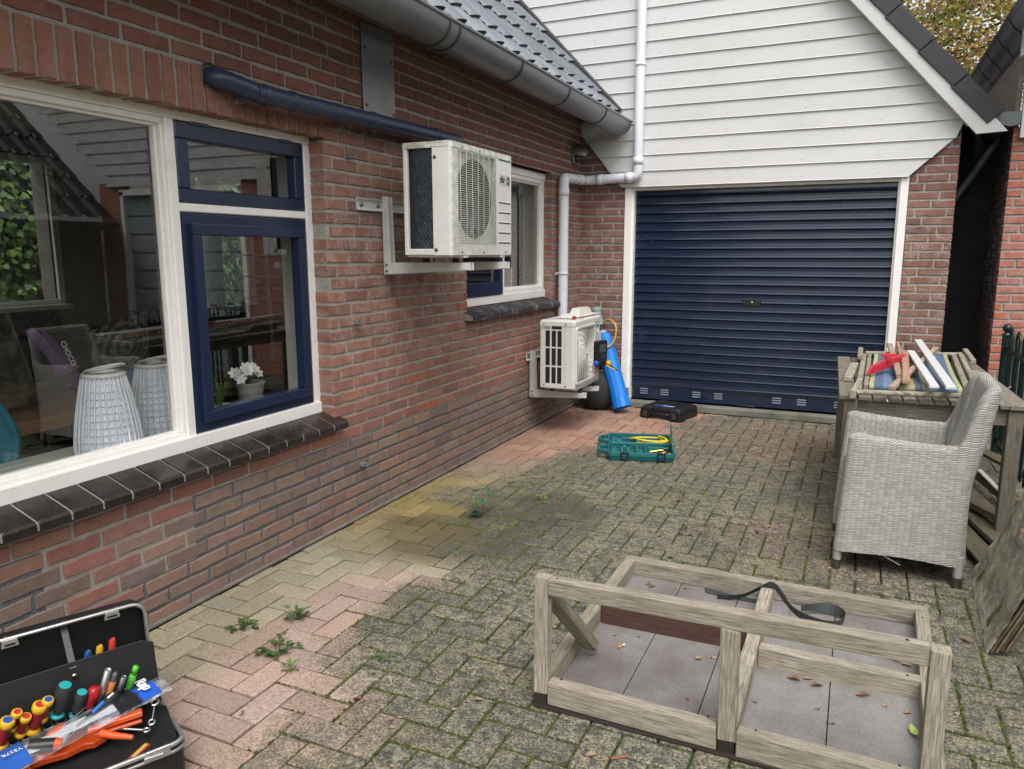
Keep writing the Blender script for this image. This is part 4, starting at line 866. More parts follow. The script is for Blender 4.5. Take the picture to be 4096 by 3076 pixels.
b.grid(lambda a, v: Vector((x0+(x1-x0)*v, y0+(y1-y0)*a, z1)), 1, 1, vcf=lambda a, v, p: (1, 1, 1, .6))
pts = [(x0, y0), (x1-.018, y0)] + [(x1-.018+.018*math.sin(i*math.pi/8), y0+.018-.018*math.cos(i*math.pi/8)) for i in range(1, 5)] + [(x1, y1), (x0, y1)]
vs = [(px+ (0.002 if px > x1-.02 else 0), py, z1-.030) for px, py in pts] + [(px, py, z1-.004) for px, py in pts] + [(px*.0+(px-(.004 if px > x1-.02 else -.004 if px == x0 else 0)), py+(.004 if py == y0 else 0), z1) for px, py in pts]
n_ = len(pts); b.add(vs, [(i, (i+1) % n_, n_+(i+1) % n_, n_+i) for i in range(n_)] + [(n_+i, n_+(i+1) % n_, 2*n_+(i+1) % n_, 2*n_+i) for i in range(n_)] + [tuple(range(2*n_, 3*n_))], None, (1, 1, 1, .45), 0, False)
b.build('top_cover', 'old_white', ac)
b = MB(); b.box(x0, x0+.022, y0-.001, y0+.022, z0+.004, z1-.03); b.box(x0+.022, x1-.105, y0, y0+.02, z0+.004, z0+.034); b.box(x0, x0+.02, y1-.02, y1, z0, z1-.03); b.box(x0, x0+.01, y0+.02, y1, z0, z0+.03)
b.build('rear_post', 'old_white', ac, .003)
b = MB(); b.box(x0+.01, x1-.006, y0+.006, y1-.002, z0-.004, z0+.004, (.6, .55, .5)); b.build('base_pan', 'old_white', ac)
# heat exchanger behind expanded mesh at the end and rear
b = MB(); cx_, cy_ = x1-.135, y0+.075
def coil(a, v):
    s_ = a*.9
    if s_ < .10: return Vector((x1-.105-s_, y0+.012+.0, z0+.01+(z1-z0-.04)*v))
    if s_ < .24: an = (s_-.10)/.14*math.pi/2; return Vector((x1-.205-.05*math.sin(an), y0+.062-.05*math.cos(an), z0+.01+(z1-z0-.04)*v))
    return Vector((x1-.255, y0+.062+(s_-.24), z0+.01+(z1-z0-.04)*v))
b.grid(coil, 60, 2); b.build('coil', 'coil_fin', ac)
b = MB(); W_ = .30; st_ = .0155; hgt = z1-z0-.04
def onmesh(s_, z_):
    p = coil(min(.999, s_/.9), 0); q = coil(min(.999, (s_+.002)/.9), 0); tn = (q-p).normalized(); nn = Vector((tn.y, -tn.x, 0)); nn = nn if nn.y < .1 and (nn.y < 0 or nn.x < 0) else -nn
    return Vector((p.x, p.y, z0+.012+z_)) + nn*.006
for k in range(-30, 40):        # crossing strands
    for sg in (1, -1):
        pts = []
        for q in range(41):
            s_ = W_*q/40; z_ = (k*st_*1.6 + sg*s_*1.25) if sg > 0 else (k*st_*1.6 + W_*1.25 - s_*1.25)
            if 0 <= z_ <= hgt: pts.append(onmesh(s_, z_))
        if len(pts) > 2: b.tube(pts[::2]+([pts[-1]] if len(pts) % 2 == 0 else []), .0019, 4, (.012, .012, .016), caps=False)
b.build('mesh_guard', 'matt_plastic', ac)
# recess, fan and wire grille
b = MB(); fy, fz, fr_ = (gy0+gy1)/2-.002, (gz0+gz1)/2, .198
ringp = [(fy+fr_*math.cos(i*math.pi/24), fz+fr_*math.sin(i*math.pi/24)) for i in range(48)]
def sq(i):
    an = i*math.pi/24; c_, s_ = math.cos(an), math.sin(an); m = max(abs(c_), abs(s_)); return ((gy0+gy1)/2+c_/m*(gy1-gy0)/2, fz+s_/m*(gz1-gz0)/2)
sqp = [sq(i) for i in range(48)]
vs = [(x1-.006, y_, z_) for y_, z_ in sqp]+[(x1-.022, y_, z_) for y_, z_ in sqp]+[(x1-.022, y_, z_) for y_, z_ in ringp]+[(x1-.075, fy+(y_-fy)*.97, fz+(z_-fz)*.97) for y_, z_ in ringp]
b.add(vs, [(k*48+i, k*48+(i+1) % 48, (k+1)*48+(i+1) % 48, (k+1)*48+i) for k in range(2) for i in range(48)], None, (.9, .9, .88, .62), 0, False)
b.add(vs[96:192], [(i, (i+1) % 48, 48+(i+1) % 48, 48+i) for i in range(48)], None, (.10, .11, .10, 1))  # tunnel wall coloured dark: shade of the fan opening painted in
b.build('fan_shroud', 'old_white', ac)
b = MB(); b.box(x0+.06, x0+.065, y0+.1, y1-.2, z0+.02, z1-.04, (.02, .025, .03)); b.build('inner_wall', 'matt_plastic', ac)  # near black, painting the shade inside the casing
b = MB()
for k in range(3):
    a0 = k*2.094+.5
    b.grid(lambda a, v: Vector((x1-.055-.05*a+.01*v, fy+(.035+.148*v)*math.cos(a0+a*1.5+v*.5), fz+(.035+.148*v)*math.sin(a0+a*1.5+v*.5))), 8, 8, (.03, .075, .08))
b.lathe([(0, .03), (.03, .028), (.042, .015), (.045, -.03)], (x1-.075, fy, fz), 20, (1, 0, 0), (.04, .08, .085)); b.build('fan', 'plastic', ac)
b = MB(); nH = 43
for i in range(nH):
    z_ = gz0+.006+(gz1-gz0-.012)*i/(nH-1); b.tube([(x1-.008, gy0, z_), (x1+.004, gy0+.006, z_), (x1+.004, gy1-.006, z_), (x1-.008, gy1, z_)], .0012, 5, (.95, .97, .86, .97), caps=False)
for i in range(7):
    y_ = gy0+.022+(gy1-gy0-.044)*i/6; b.tube([(x1-.006, y_, gz0), (x1+.002, y_, gz0+.004), (x1+.002, y_, gz1-.004), (x1-.006, y_, gz1)], .0019, 6, (.95, .97, .86, .92), caps=False)
b.build('fan_grille', 'old_white', ac)
for z_ in (1.862, 1.638, 1.585, 1.531, 1.477, 1.424):
    b = MB(); b.prism([(0, 0), (.0, -.007), (-.004, -.007)], (x1+.0006, 3.785, z_), (1, 0, 0), (0, 0, 1), (0, .150, 0), (.08, .08, .07)); b.prism([(0, 0), (.0015, .0), (0, .004)], (x1, 3.785, z_+.001), (1, 0, 0), (0, 0, 1), (0, .150, 0)); b.build('louvre', 'old_white', ac)
b = MB(); b.box(x1, x1+.0012, 3.792, 3.925, 1.727, 1.783, (.62, .61, .56)); lg = b.build('nameplate', 'matt_plastic', ac)
text('zibr', .050, (x1+.0016, 3.797, 1.742), (0, 1, 0), (0, 0, 1), ('matt_plastic', (.07, .075, .09)), 'lettering', lg, bold=.0015, sx=.80)
b = MB(); b.prism([(.02*math.cos(a)*(.9 if abs(math.cos(a)) < .7 else 1), .025*math.sin(a)) for a in [i*math.pi/8+math.pi/16 for i in range(16)]], (x1+.0016, 3.900, 1.755), (0, 1, 0), (0, 0, 1), (.0006, 0, 0), (.07, .075, .09))
b.prism([(.007*math.cos(i*math.pi/6), .010*math.sin(i*math.pi/6)) for i in range(12)], (x1+.0026, 3.893, 1.755), (0, 1, 0), (0, 0, 1), (.0006, 0, 0), (.62, .61, .56)); b.build('emblem', 'matt_plastic', lg)
for yy, z_ in ((3.36, z0+.018), (3.60, z0+.018), (3.87, z0+.02), (3.37, z1-.02), (3.56, z1-.02)):
    b = MB(); b.lathe([(0, .003), (.005, .002), (.006, 0)], (x1+.001, yy, z_), 8, (1, 0, 0), (.3, .24, .2)); b.build('screw', 'steel', ac)
for yy in (3.40, 3.83): bracket(ac, yy, 1.318, -1.765, 1.655)
for yy in (3.40, 3.83):
    for xx in (-2.03, -1.86):
        b = MB(); b.lathe([(.02, 0), (.016, .012), (.02, .022)], (xx, yy, 1.319), 14, None, (.5, .5, .5)); b.build('rubber_foot', 'rubber', ac)
    b = MB(); b.prism([(-2.06, 1.342), (-1.80, 1.342), (-1.795, 1.352), (-2.06, 1.352)], (0, yy-.02, 0), (1, 0, 0), (0, 0, 1), (0, .04, 0)); b.build('foot_plate', 'old_white', ac, .002)
rail(ac, 3.165, 4.04, 1.607)
# ================================================================== NEW OUTDOOR UNIT
x0, x1, y0, y1, z0, z1 = -2.135, -1.862, 5.2, 5.80, .368, .878
nu = thing('new_outdoor_unit', 'clean cream air conditioner unit low on the wall beside the pot', 'air conditioner', ((x0+x1)/2, (y0+y1)/2, z0))
def rsec(x0, x1, y0, y1, r):
    o_ = []
    for cx_, cy_, a0 in ((x1-r, y0+r, -90), (x1-r, y1-r, 0), (x0+.004, y1-.004, 90), (x0+.004, y0+.004, 180)):
        rr_ = r if cx_ > (x0+x1)/2 else .004
        for k in range(5): a = R(a0+k*22.5); o_.append((cx_+rr_*math.cos(a), cy_+rr_*math.sin(a)))
    return o_
def loft(mb, secs, col=(1, 1, 1), cap0=True, cap1=True):
    n_ = len(secs[0][0]); vs = [(px, py, z) for s_, z in secs for px, py in s_]
    fs_ = [(k*n_+i, k*n_+(i+1) % n_, (k+1)*n_+(i+1) % n_, (k+1)*n_+i) for k in range(len(secs)-1) for i in range(n_)]
    if cap0: fs_.append(tuple(range(n_))[::-1])
    if cap1: fs_.append(tuple(range((len(secs)-1)*n_, len(secs)*n_)))
    mb.add(vs, fs_, None, col)
b = MB(); loft(b, [(rsec(x0, x1, y0, y1, .022), z0), (rsec(x0, x1, y0, y1, .022), z1-.045)]); b.build('casing', 'new_white', nu, .002)
b = MB(); loft(b, [(rsec(x0-.002, x1+.004, y0-.004, y1+.004, .024), z1-.045), (rsec(x0-.002, x1+.004, y0-.004, y1+.004, .024), z1-.012), (rsec(x0+.008, x1-.006, y0+.006, y1-.006, .02), z1)]); b.build('top_cover', 'new_white', nu, .002)
b = MB(); b.box(x1-.082, x1-.080, y0-.0008, y0+.002, z0+.002, z1-.046, (.35, .35, .33)); b.build('seam', 'matt_plastic', nu)
cols_ = [(-2.092, -2.058), (-2.043, -2.010), (-1.998, -1.965)]
for (a_, c_) in cols_:
    for (za, zb) in ((.405, .527), (.54, .668), (.68, .80)):
        b = MB(); b.box(a_, c_, y0-.0012, y0+.01, za, zb, (.012, .013, .018))
        for q in range(5): b.box(a_, c_, y0-.0022, y0-.001, za+.004+(zb-za)*q/5, za+.005+(zb-za)*q/5, (.025, .03, .04))
        b.build('side_slot', 'matt_plastic', nu)
b = MB(); b.box(-2.043, -1.965, y0-.0012, y0+.01, .81, .835, (.012, .013, .018)); b.build('side_slot', 'matt_plastic', nu)
b = MB(); b.box(-2.125, -2.055, y0-.003, y0+.01, .812, .838, (.6, .6, .55)); 
for q in range(4): b.box(-2.10+q*.012, -2.094+q*.012, y0-.004, y0-.002, .815, .828, (.03, .03, .03))
b.build('grip', 'matt_plastic', nu, .001)
# front fan grille: raised rounded frame and spiral rings
gy0, gy1, gz0, gz1 = 5.216, 5.656, .392, .832
b = MB(); 
def rr(y0, y1, z0, z1, r, n=4):
    o_ = []
    for cy_, cz_, a0 in ((y1-r, z0+r, -90), (y1-r, z1-r, 0), (y0+r, z1-r, 90), (y0+r, z0+r, 180)):
        for k in range(n+1): a = R(a0+k*90/n); o_.append((cy_+r*math.cos(a), cz_+r*math.sin(a)))
    return o_
o1 = rr(gy0, gy1, gz0, gz1, .022); o2 = rr(gy0+.004, gy1-.004, gz0+.004, gz1-.004, .02); o3 = rr(gy0+.020, gy1-.020, gz0+.020, gz1-.020, .012)
n_ = len(o1); vs = [(x1, p[0], p[1]) for p in o1]+[(x1+.012, p[0], p[1]) for p in o2]+[(x1+.012, p[0], p[1]) for p in o3]+[(x1-.002, p[0], p[1]) for p in o3]
b.add(vs, [(k*n_+i, k*n_+(i+1) % n_, (k+1)*n_+(i+1) % n_, (k+1)*n_+i) for k in range(3) for i in range(n_)]); b.build('grille_frame', 'new_white', nu)
b = MB(); b.box(x1-.001, x1+.0008, gy0+.018, gy1-.018, gz0+.018, gz1-.018, (.045, .045, .042)); b.build('grille_shadow', 'matt_plastic', nu)
b = MB(); hc = (5.432, .612)
def clipq(y_, z_): return gy0+.018 < y_ < gy1-.018 and gz0+.018 < z_ < gz1-.018
for k in range(1, 36):
    r_ = .016+k*.0082; seg = []
    for i in range(73):
        a = i*math.pi/36; y_, z_ = hc[0]+r_*math.cos(a), hc[1]+r_*math.sin(a)
        if clipq(y_, z_): seg.append((x1+.004+.006*(1-min(1, r_/.22)), y_, z_))
        else:
            if len(seg) > 1: b.tube(seg, .0021, 4, caps=False)
            seg = []
    if len(seg) > 1: b.tube(seg, .0021, 4, caps=False)
for k in range(20):
    a0 = k*2*math.pi/20; pts = []
    for i in range(14):
        r_ = .014+i*.022; a = a0+i*.115; y_, z_ = hc[0]+r_*math.cos(a), hc[1]+r_*math.sin(a)
        if clipq(y_, z_): pts.append((x1+.006+.005*(1-min(1, r_/.22)), y_, z_))
    if len(pts) > 1: b.tube(pts, .002, 4, caps=False)
b.lathe([(0, .015), (.017, .013), (.02, .005)], (x1, hc[0], hc[1]), 18, (1, 0, 0)); b.build('fan_grille', 'new_white', nu)
text('AURUS', .022, (x1+.0008, 5.685, .792), (0, 1, 0), (0, 0, 1), ('plastic', (.02, .17, .6)), 'lettering', nu, bold=.0012, sx=1.1)
b = MB()
for z_ in (.73, .66, .60, .54): b.box(x1-.001, x1+.0008, 5.675, 5.795, z_, z_+.003, (.35, .35, .33))
b.build('panel_groove', 'matt_plastic', nu)
b = MB(); b.prism([(0, 0), (.06, .01), (.055, .13), (.0, .12)], (x1+.006, 5.74, .60), (0, 1, 0), (0, 0, 1), (.0008, 0, 0), (.85, .85, .95)); b.build('label', 'paper', nu)
for xx, yy, z_ in ((x0+.03, y0, z1-.028), (x1-.07, y0, z1-.028), (x0+.03, y0, z0+.02), (x1-.07, y0, z0+.018)):
    b = MB(); b.lathe([(0, .003), (.005, .002), (.007, 0)], (xx, y0-.004 if z_ > .8 else y0, z_), 10, (0, -1, 0), (.6, .6, .6)); b.build('screw', 'steel', nu)
for yy in (5.36, 5.68): bracket(nu, yy, .318, -1.825 if yy < 5.5 else -1.83, .62)
for yy in (5.36, 5.68):
    for xx in (-2.10, -1.868):
        b = MB(); b.lathe([(.019, 0), (.019, .012), (.015, .016), (.019, .02), (.019, .034)], (xx, yy, .318), 16); b.lathe([(.012, 0), (.024, .001), (.024, .004), (.005, .006), (.005, .022)], (xx, yy, .352), 12, None, (6, 6, 6)); b.build('rubber_foot', 'rubber', nu)
rail(nu, 5.285, 5.98, .578)
b = MB(); b.box(-2.11, -1.86, y0+.02, y1-.02, z0-.012, z0, (.6, .6, .58)); b.build('base_pan', 'bracket_white', nu)
# loose service cover on top, brass caps
t = thing('service_cover', 'loose cream plastic cover lying upside down on the new unit', 'cover', (-2.05, 5.65, z1))
b = MB(); ex = Vector((.10, 1, 0)).normalized(); ey = Vector((-1, .1, 0)).normalized(); o = Vector((-1.99, 5.34, z1+.004))
def cv(u, v, z): return o+ex*u+ey*v+Vector((0, 0, z+.012*u))
outer = [(-.02, -.07), (.50, -.07), (.50, .07), (-.02, .07)]; up = [(.14, -.045), (.40, -.045), (.40, .045), (.14, .045)]; tp = [(.18, -.03), (.36, -.03), (.36, .03), (.18, .03)]
vs = [cv(u, v, 0) for u, v in outer]+[cv(u, v, .006) for u, v in outer]+[cv(u, v, .006) for u, v in up]+[cv(u, v, .062) for u, v in tp]
b.add(vs, [(k*4+i, k*4+(i+1) % 4, (k+1)*4+(i+1) % 4, (k+1)*4+i) for k in range(3) for i in range(4)]+[(12, 13, 14, 15), (3, 2, 1, 0)])
b.build('shell', 'new_white', t, .004, 2)
b = MB(); vs = [cv(u, v, .006) for u, v in ((.0, -.05), (.11, -.05), (.11, .05), (.0, .05))]+[cv(u, v, .028) for u, v in ((.02, -.035), (.09, -.035), (.09, .035), (.02, .035))]
b.add(vs, [(i, (i+1) % 4, 4+(i+1) % 4, 4+i) for i in range(4)]+[(4, 5, 6, 7)]); b.build('small_pocket', 'new_white', t, .003)
t = thing('valve_cap', 'red and brass valve cap on the front edge of the new unit', 'cap', (-1.90, 5.31, z1), 'brass caps on the new unit')
b = MB(); b.lathe([(0, 0), (.013, 0), (.013, .02), (0, .02)], (-1.905, 5.285, z1+.014), 12, (0, 1, 0), (.5, .02, .03)); b.build('red_cap', 'plastic', t); b = MB(); b.lathe([(.009, 0), (.012, .002), (.012, .014), (.008, .018), (0, .018)], (-1.905, 5.31, z1+.013), 6, (0, 1, 0)); b.build('nut', 'brass', t)
one('valve_cap', (lambda b: (b.lathe([(.012, 0), (.012, .012), (.009, .022), (0, .024)], (-1.885, 5.41, z1), 8), b)[1])(MB()), 'brass', 'brass valve cap standing alone near the middle of the new unit', 'cap', 'brass caps on the new unit', loc=(-1.885, 5.41, z1))
# gauge manifold hanging from the grille
t = thing('gauge_manifold', 'black digital gauge with blue and yellow knobs hanging on the new unit', 'gauge', (-1.82, 5.68, .6))
mx0 = x1+.016; b = MB(); b.prism(rr(-.065, .065, -.085, .085, .014), (mx0, 5.69, .60), (.35, .94, 0), (0, 0, 1), (.045, -.018, 0)); b.build('body', 'black_plastic', t, .004, 2)
b = MB(); fo = Vector((mx0+.046, 5.69-.0185, .60)); b.prism(rr(-.035, .045, -.005, .06, .004), fo, (.35, .94, 0), (0, 0, 1), (.0015, -.0006, 0), (.08, .10, .11)); b.build('screen', 'plastic', t)
b = MB()
for q in range(4): b.prism([(-.02+q*.016, -.055), (-.008+q*.016, -.055), (-.008+q*.016, -.02), (-.02+q*.016, -.02)], fo, (.35, .94, 0), (0, 0, 1), (.003, -.001, 0), (.05, .05, .05))
b.build('button', 'plastic', t)
b = MB(); b.tube(rpath([(mx0+.02, 5.66, .68), (mx0+.02, 5.67, .745), (mx0-.01, 5.68, .79), (mx0-.01, 5.645, .80)], .02, 5), .003, 7); b.build('hook', 'chrome', t)
b = MB(); b.lathe([(0, .03), (.016, .03), (.022, .024), (.020, .018), (.022, .006), (.016, 0)], (mx0+.02, 5.605, .515), 10, (.2, -1, 0), (.01, .10, .60)); b.build('blue_knob', 'plastic', t)
b = MB(); b.lathe([(0, .03), (.016, .03), (.022, .024), (.020, .018), (.022, .006), (.016, 0)], (mx0+.075, 5.715, .505), 10, (.8, -.5, .1), (.80, .55, .01)); b.build('yellow_knob', 'plastic', t)
b = MB(); b.beam((mx0+.02, 5.61, .50), (mx0+.055, 5.78, .50), .032, .034, (0, 0, 1), (.5, .5, .5)); b.build('valve_block', 'black_plastic', t, .004)
b = MB(); b.tube([(mx0+.03, 5.62, .485), (mx0+.03, 5.62, .45)], .008, 8); b.tube([(mx0+.02, 5.60, .452), (mx0+.05, 5.66, .452)], .005, 8); b.tube([(mx0+.06, 5.72, .50), (mx0+.13, 5.80, .44)], [.009, .007], 8); b.tube([(mx0+.10, 5.765, .468), (mx0+.17, 5.84, .405)], [.005, .003], 8); b.tube([(mx0+.07, 5.69, .49), (mx0+.14, 5.71, .455)], .006, 8); b.build('fitting', 'brass', t)
# blue gas cylinder leaning in the corner
t = thing('gas_cylinder', 'tall blue gas cylinder leaning in the corner beside the garage door', 'gas bottle', (-1.79, 6.24, 0))
ca = Vector((-1.79, 6.235, .045)); cb = Vector((-2.035, 6.40, .665)); ax = (cb-ca).normalized()
b = MB(); L = (cb-ca).length; b.lathe([(.0755, .085), (.0755, L-.06), (.070, L-.03), (.055, L-.008), (.03, L)], ca, 12, ax, sm=False); b.build('tank', 'blue_paint', t)
b = MB(); b.lathe([(.02, .01), (.076, .012), (.0805, -.002), (.0805, .09), (.076, .093)], ca, 14, ax, sm=False); b.lathe([(.0, .02), (.076, .012)], ca, 14, ax, (.05, .05, .05)); b.build('foot_collar', 'blue_paint', t)
b = MB(); b.lathe([(.038, L-.005), (.036, L+.02), (0, L+.02)], ca, 16, ax, (.55, .55, .5)); b.build('neck_ring', 'matt_plastic', t)
b = MB(); b.lathe([(.032, L+.018), (.034, L+.07), (.026, L+.075), (0, L+.076)], ca, 16, ax, (.02, .02, .02)); b.build('valve', 'matt_plastic', t)
b = MB(); b.lathe([(.042, L+.07), (.036, L+.19), (.044, L+.20), (.048, L+.215), (.046, L+.235), (.02, L+.245), (0, L+.245)], ca, 18, ax); b.build('cap', 'cylinder_grey', t)
b = MB(); tp_ = ca+ax*(L+.05); b.tube(rpath([tp_, tp_+Vector((.06, -.03, .10)), tp_+Vector((.17, -.06, .04)), tp_+Vector((.15, -.10, -.14)), tp_+Vector((.04, -.16, -.17)), (-1.93, 6.0, .52), (-1.90, 5.80, .47)], .10, 6), .0085, 8, (.72, .42, .02)); one('charging_hose', b, 'hose_rubber', 'yellow hose curving from the neck of the blue cylinder', 'hose')
# dark round pot under the new unit
b = MB(); b.lathe([(0, .0), (.10, .0), (.14, .03), (.170, .09), (.182, .16), (.172, .23), (.145, .285), (.118, .315), (.112, .345), (.124, .36), (.112, .36), (.10, .34), (.10, .28), (0, .28)], (-2.055, 6.36, 0), 36)
one('plant_pot', b, 'pot_black', 'round charcoal pot standing under the new unit by the wall', 'pot', loc=(-2.055, 6.36, 0))
# black tool case
t = thing('black_case', 'closed black plastic tool case on the paving in front of the shutter', 'case', (-1.43, 6.28, 0))
ex = Vector((math.cos(R(-13)), math.sin(R(-13)), 0)); ey = Vector((-ex.y, ex.x, 0)); oc = Vector((-1.385, 6.25, 0))
def cs(u, v, z): return oc+ex*u+ey*v+Vector((0, 0, z))
def shell(mb, pts, z0, z1, inset, col=(1, 1, 1)):
    n_ = len(pts); cu = sum(p[0] for p in pts)/n_; cvv = sum(p[1] for p in pts)/n_
    vs = [cs(u, v, z0) for u, v in pts]+[cs(u+(cu-u)*inset, v+(cvv-v)*inset, z1) for u, v in pts]
    mb.add(vs, [(i, (i+1) % n_, n_+(i+1) % n_, n_+i) for i in range(n_)]+[tuple(range(n_, 2*n_)), tuple(range(n_))[::-1]], None, col)
op = [(-.185, -.165), (-.17, -.18), (-.085, -.18), (-.075, -.14), (.075, -.14), (.085, -.18), (.17, -.18), (.185, -.165), (.185, .16), (.165, .18), (-.165, .18), (-.185, .16)]
b = MB(); shell(b, op, .004, .052, -.015); b.build('base', 'case_black', t, .004, 2)
b = MB(); shell(b, op, .055, .092, .03); shell(b, [(u*.93, v*.93) for u, v in op], .085, .104, .09); b.build('lid', 'case_black', t, .006, 2)
b = MB(); b.tube(rpath([cs(-.082, -.15, .05), cs(-.078, -.185, .05), cs(.078, -.185, .05), cs(.082, -.15, .05)], .02), .012, 8); b.build('handle', 'case_black', t)
for u in (-.13, .13): b = MB(); b.prism([(-.018, .02), (.018, .02), (.016, .066), (-.016, .066)], cs(u, -.183, 0), ex, (0, 0, 1), -ey*.006, (5, 5, 5.2)); b.build('latch', 'case_black', t, .002)
b = MB(); b.prism([(-.10, -.05), (.09, -.05), (.09, -.012), (-.10, -.012)], cs(0, -.06, .1035), ex, ey, (0, 0, .0012), (.03, .10, .5)); lb = b.build('label', 'plastic', t)
b = MB(); b.prism([(-.03, -.018), (.085, -.018), (.085, -.012), (-.03, -.012)], cs(0, -.06, .105), ex, ey, (0, 0, .0008), (.8, .8, .85)); b.prism([(.0, -.04), (.08, -.04), (.08, -.032), (.0, -.032)], cs(0, -.06, .105), ex, ey, (0, 0, .0008), (.5, .6, .9)); b.build('print', 'plastic', lb)
# open green case with hoses
t = thing('green_case', 'open teal plastic case lying on the paving, holding hoses and brass fittings', 'case', (-1.3, 4.9, 0))
ex = Vector((math.cos(R(16.5)), math.sin(R(16.5)), 0)); ey = Vector((-ex.y, ex.x, 0)); oc = Vector((-1.445, 4.70, 0))
def half(name, v0, v1, inner):
    b = MB(); o_ = rr(0, .445, v0, v1, .035, 4); i_ = rr(.012, .433, v0+.012, v1-.012, .028, 4); n_ = len(o_)
    vs = [cs(u, v, .002) for u, v in [(.2225+(u-.2225)*.96, (v0+v1)/2+(v-(v0+v1)/2)*.94) for u, v in o_]]+[cs(u, v, .03) for u, v in o_]+[cs(u, v, .034) for u, v in [(.2225+(u-.2225)*1.012, (v0+v1)/2+(v-(v0+v1)/2)*1.02) for u, v in o_]]+[cs(u, v, .06) for u, v in o_]+[cs(u, v, .06) for u, v in i_]+[cs(u, v, .014) for u, v in i_]
    b.add(vs, [(k*n_+i, k*n_+(i+1) % n_, (k+1)*n_+(i+1) % n_, (k+1)*n_+i) for k in range(5) for i in range(n_)]+[tuple(range(5*n_, 6*n_))])
    # carrying loop at the left end
    lp = [(0, v0+.05), (-.05, v0+.085), (-.06, v0+.12), (-.06, v0+.17), (-.045, v0+.20), (0, v0+.225)]; hp = [(-.008, v0+.085), (-.038, v0+.105), (-.04, v0+.165), (-.008, v0+.19)]
    for a_, c_ in ((0, 1), (1, 2), (2, 3), (3, 4), (4, 5)): b.beam(cs(*lp[a_], .045), cs(*lp[c_], .045), .022, .028, (0, 0, 1), (1, 1, 1))
    for u0_, u1_, va, vb, h_ in inner: 
        q = [cs(u0_, va, .012), cs(u1_, va, .012), cs(u1_, vb, .012), cs(u0_, vb, .012)]; b.add(q+[p+Vector((0, 0, h_)) for p in q], [(0, 1, 5, 4), (1, 2, 6, 5), (2, 3, 7, 6), (3, 0, 4, 7), (4, 5, 6, 7)], None, (1.25, 1.25, 1.25))
    return b.build(name, 'teal_plastic', t, .003, 2)
fh = half('front_half', 0, .275, [(.03, .17, .02, .05, .035), (.03, .06, .10, .20, .03), (.09, .105, .06, .25, .036), (.13, .15, .06, .25, .036), (.09, .16, .21, .25, .036), (.19, .205, .02, .25, .04), (.215, .235, .10, .16, .03), (.25, .26, .02, .25, .04), (.27, .42, .20, .215, .04), (.33, .34, .2, .25, .03)])
bh2 = half('back_half', .285, .56, [(.03, .05, .33, .52, .03), (.06, .10, .42, .50, .025), (.10, .20, .50, .515, .03), (.20, .22, .33, .42, .03), (.24, .26, .44, .52, .03), (.30, .33, .36, .40, .02)])
b = MB(); b.beam(cs(.02, .28, .05), cs(.43, .28, .05), .016, .012, (0, 0, 1), (1, 1, 1)); b.build('hinge', 'teal_plastic', t)
b = MB(); b.prism([(.03, .015), (.52, .015), (.50, .06), (.50, .17), (.47, .20), (.44, .205), (.06, .10), (.03, .07)] if False else [(.02, .03), (.26, .03), (.26, .19), (.235, .21), (.21, .21), (.02, .085)], cs(.425, .0, 0), ey, (0, 0, 1), ex*.006); b.build('side_flap', 'teal_plastic', t, .002)
for u in (.115, .355):
    b = MB(); q = cs(u, -.004, 0)
    for a_, c_, d_, e_ in ((-.028, -.018, .012, .066), (.018, .028, .012, .066), (-.018, .018, .012, .024), (-.018, .018, .056, .066)): b.prism([(a_, d_), (c_, d_), (c_, e_), (a_, e_)], q, ex, (0, 0, 1), -ey*.007)
    b.build('latch', 'black_plastic', t, .0015)
b = MB()
for q in range(7): b.beam(cs(.185+q*.012, -.002, .008), cs(.185+q*.012, -.002, .026), .005, .008, ey, (1, 1, 1))
b.build('ridge', 'teal_plastic', t)
def loop(cu, cvv, a, c_, z, a0, a1, n=28, lift=.0): return [cs(cu+a*math.cos(a0+(a1-a0)*i/n), cvv+c_*math.sin(a0+(a1-a0)*i/n), z+lift*math.sin(i/n*math.pi*2)) for i in range(n+1)]
b = MB(); b.tube(loop(.285, .40, .135, .10, .050, -2.2, 2.9, lift=.004)+loop(.30, .405, .11, .085, .062, 2.9, 7.3, lift=.004)[3:], .0072, 9, (.78, .66, .02)); one('yellow_hose', b, 'hose_rubber', 'bright yellow hose coiled in the back half of the teal case', 'hose')
b = MB(); b.tube(loop(.27, .415, .145, .085, .036, 3.9, -.6, lift=.004), .0066, 9, (.015, .06, .32)); one('blue_hose', b, 'hose_rubber', 'dark blue hose lying under the yellow one in the teal case', 'hose')
def fitting(lb, pts, rs, col=(1, 1, 1)):
    b = MB(); 
    for (p, q), r_ in zip(pts, rs): b.tube([p, q], r_, 8, col)
    one('brass_fitting', b, 'brass', lb, 'fitting', 'brass fittings in the teal case')
fitting('brass fitting lying inside the coil of yellow hose', [(cs(.33, .36, .04), cs(.37, .39, .05)), (cs(.325, .355, .038), cs(.34, .367, .042)), (cs(.36, .383, .048), cs(.378, .396, .052))], [.009, .013, .014])
fitting('brass end of the yellow hose at the hinge of the teal case', [(cs(.235, .33, .055), cs(.262, .305, .05)), (cs(.258, .31, .05), cs(.28, .295, .05))], [.009, .007])
fitting('long brass fitting in the right pocket of the front half', [(cs(.29, .13, .035), cs(.36, .145, .045)), (cs(.285, .129, .034), cs(.30, .132, .036)), (cs(.34, .14, .042), cs(.375, .148, .046))], [.010, .013, .008])
fitting('cluster of small brass fittings at the right end of the front half', [(cs(.36, .10, .03), cs(.385, .115, .04)), (cs(.38, .10, .03), cs(.41, .09, .035)), (cs(.39, .12, .03), cs(.42, .115, .03))], [.012, .010, .009])
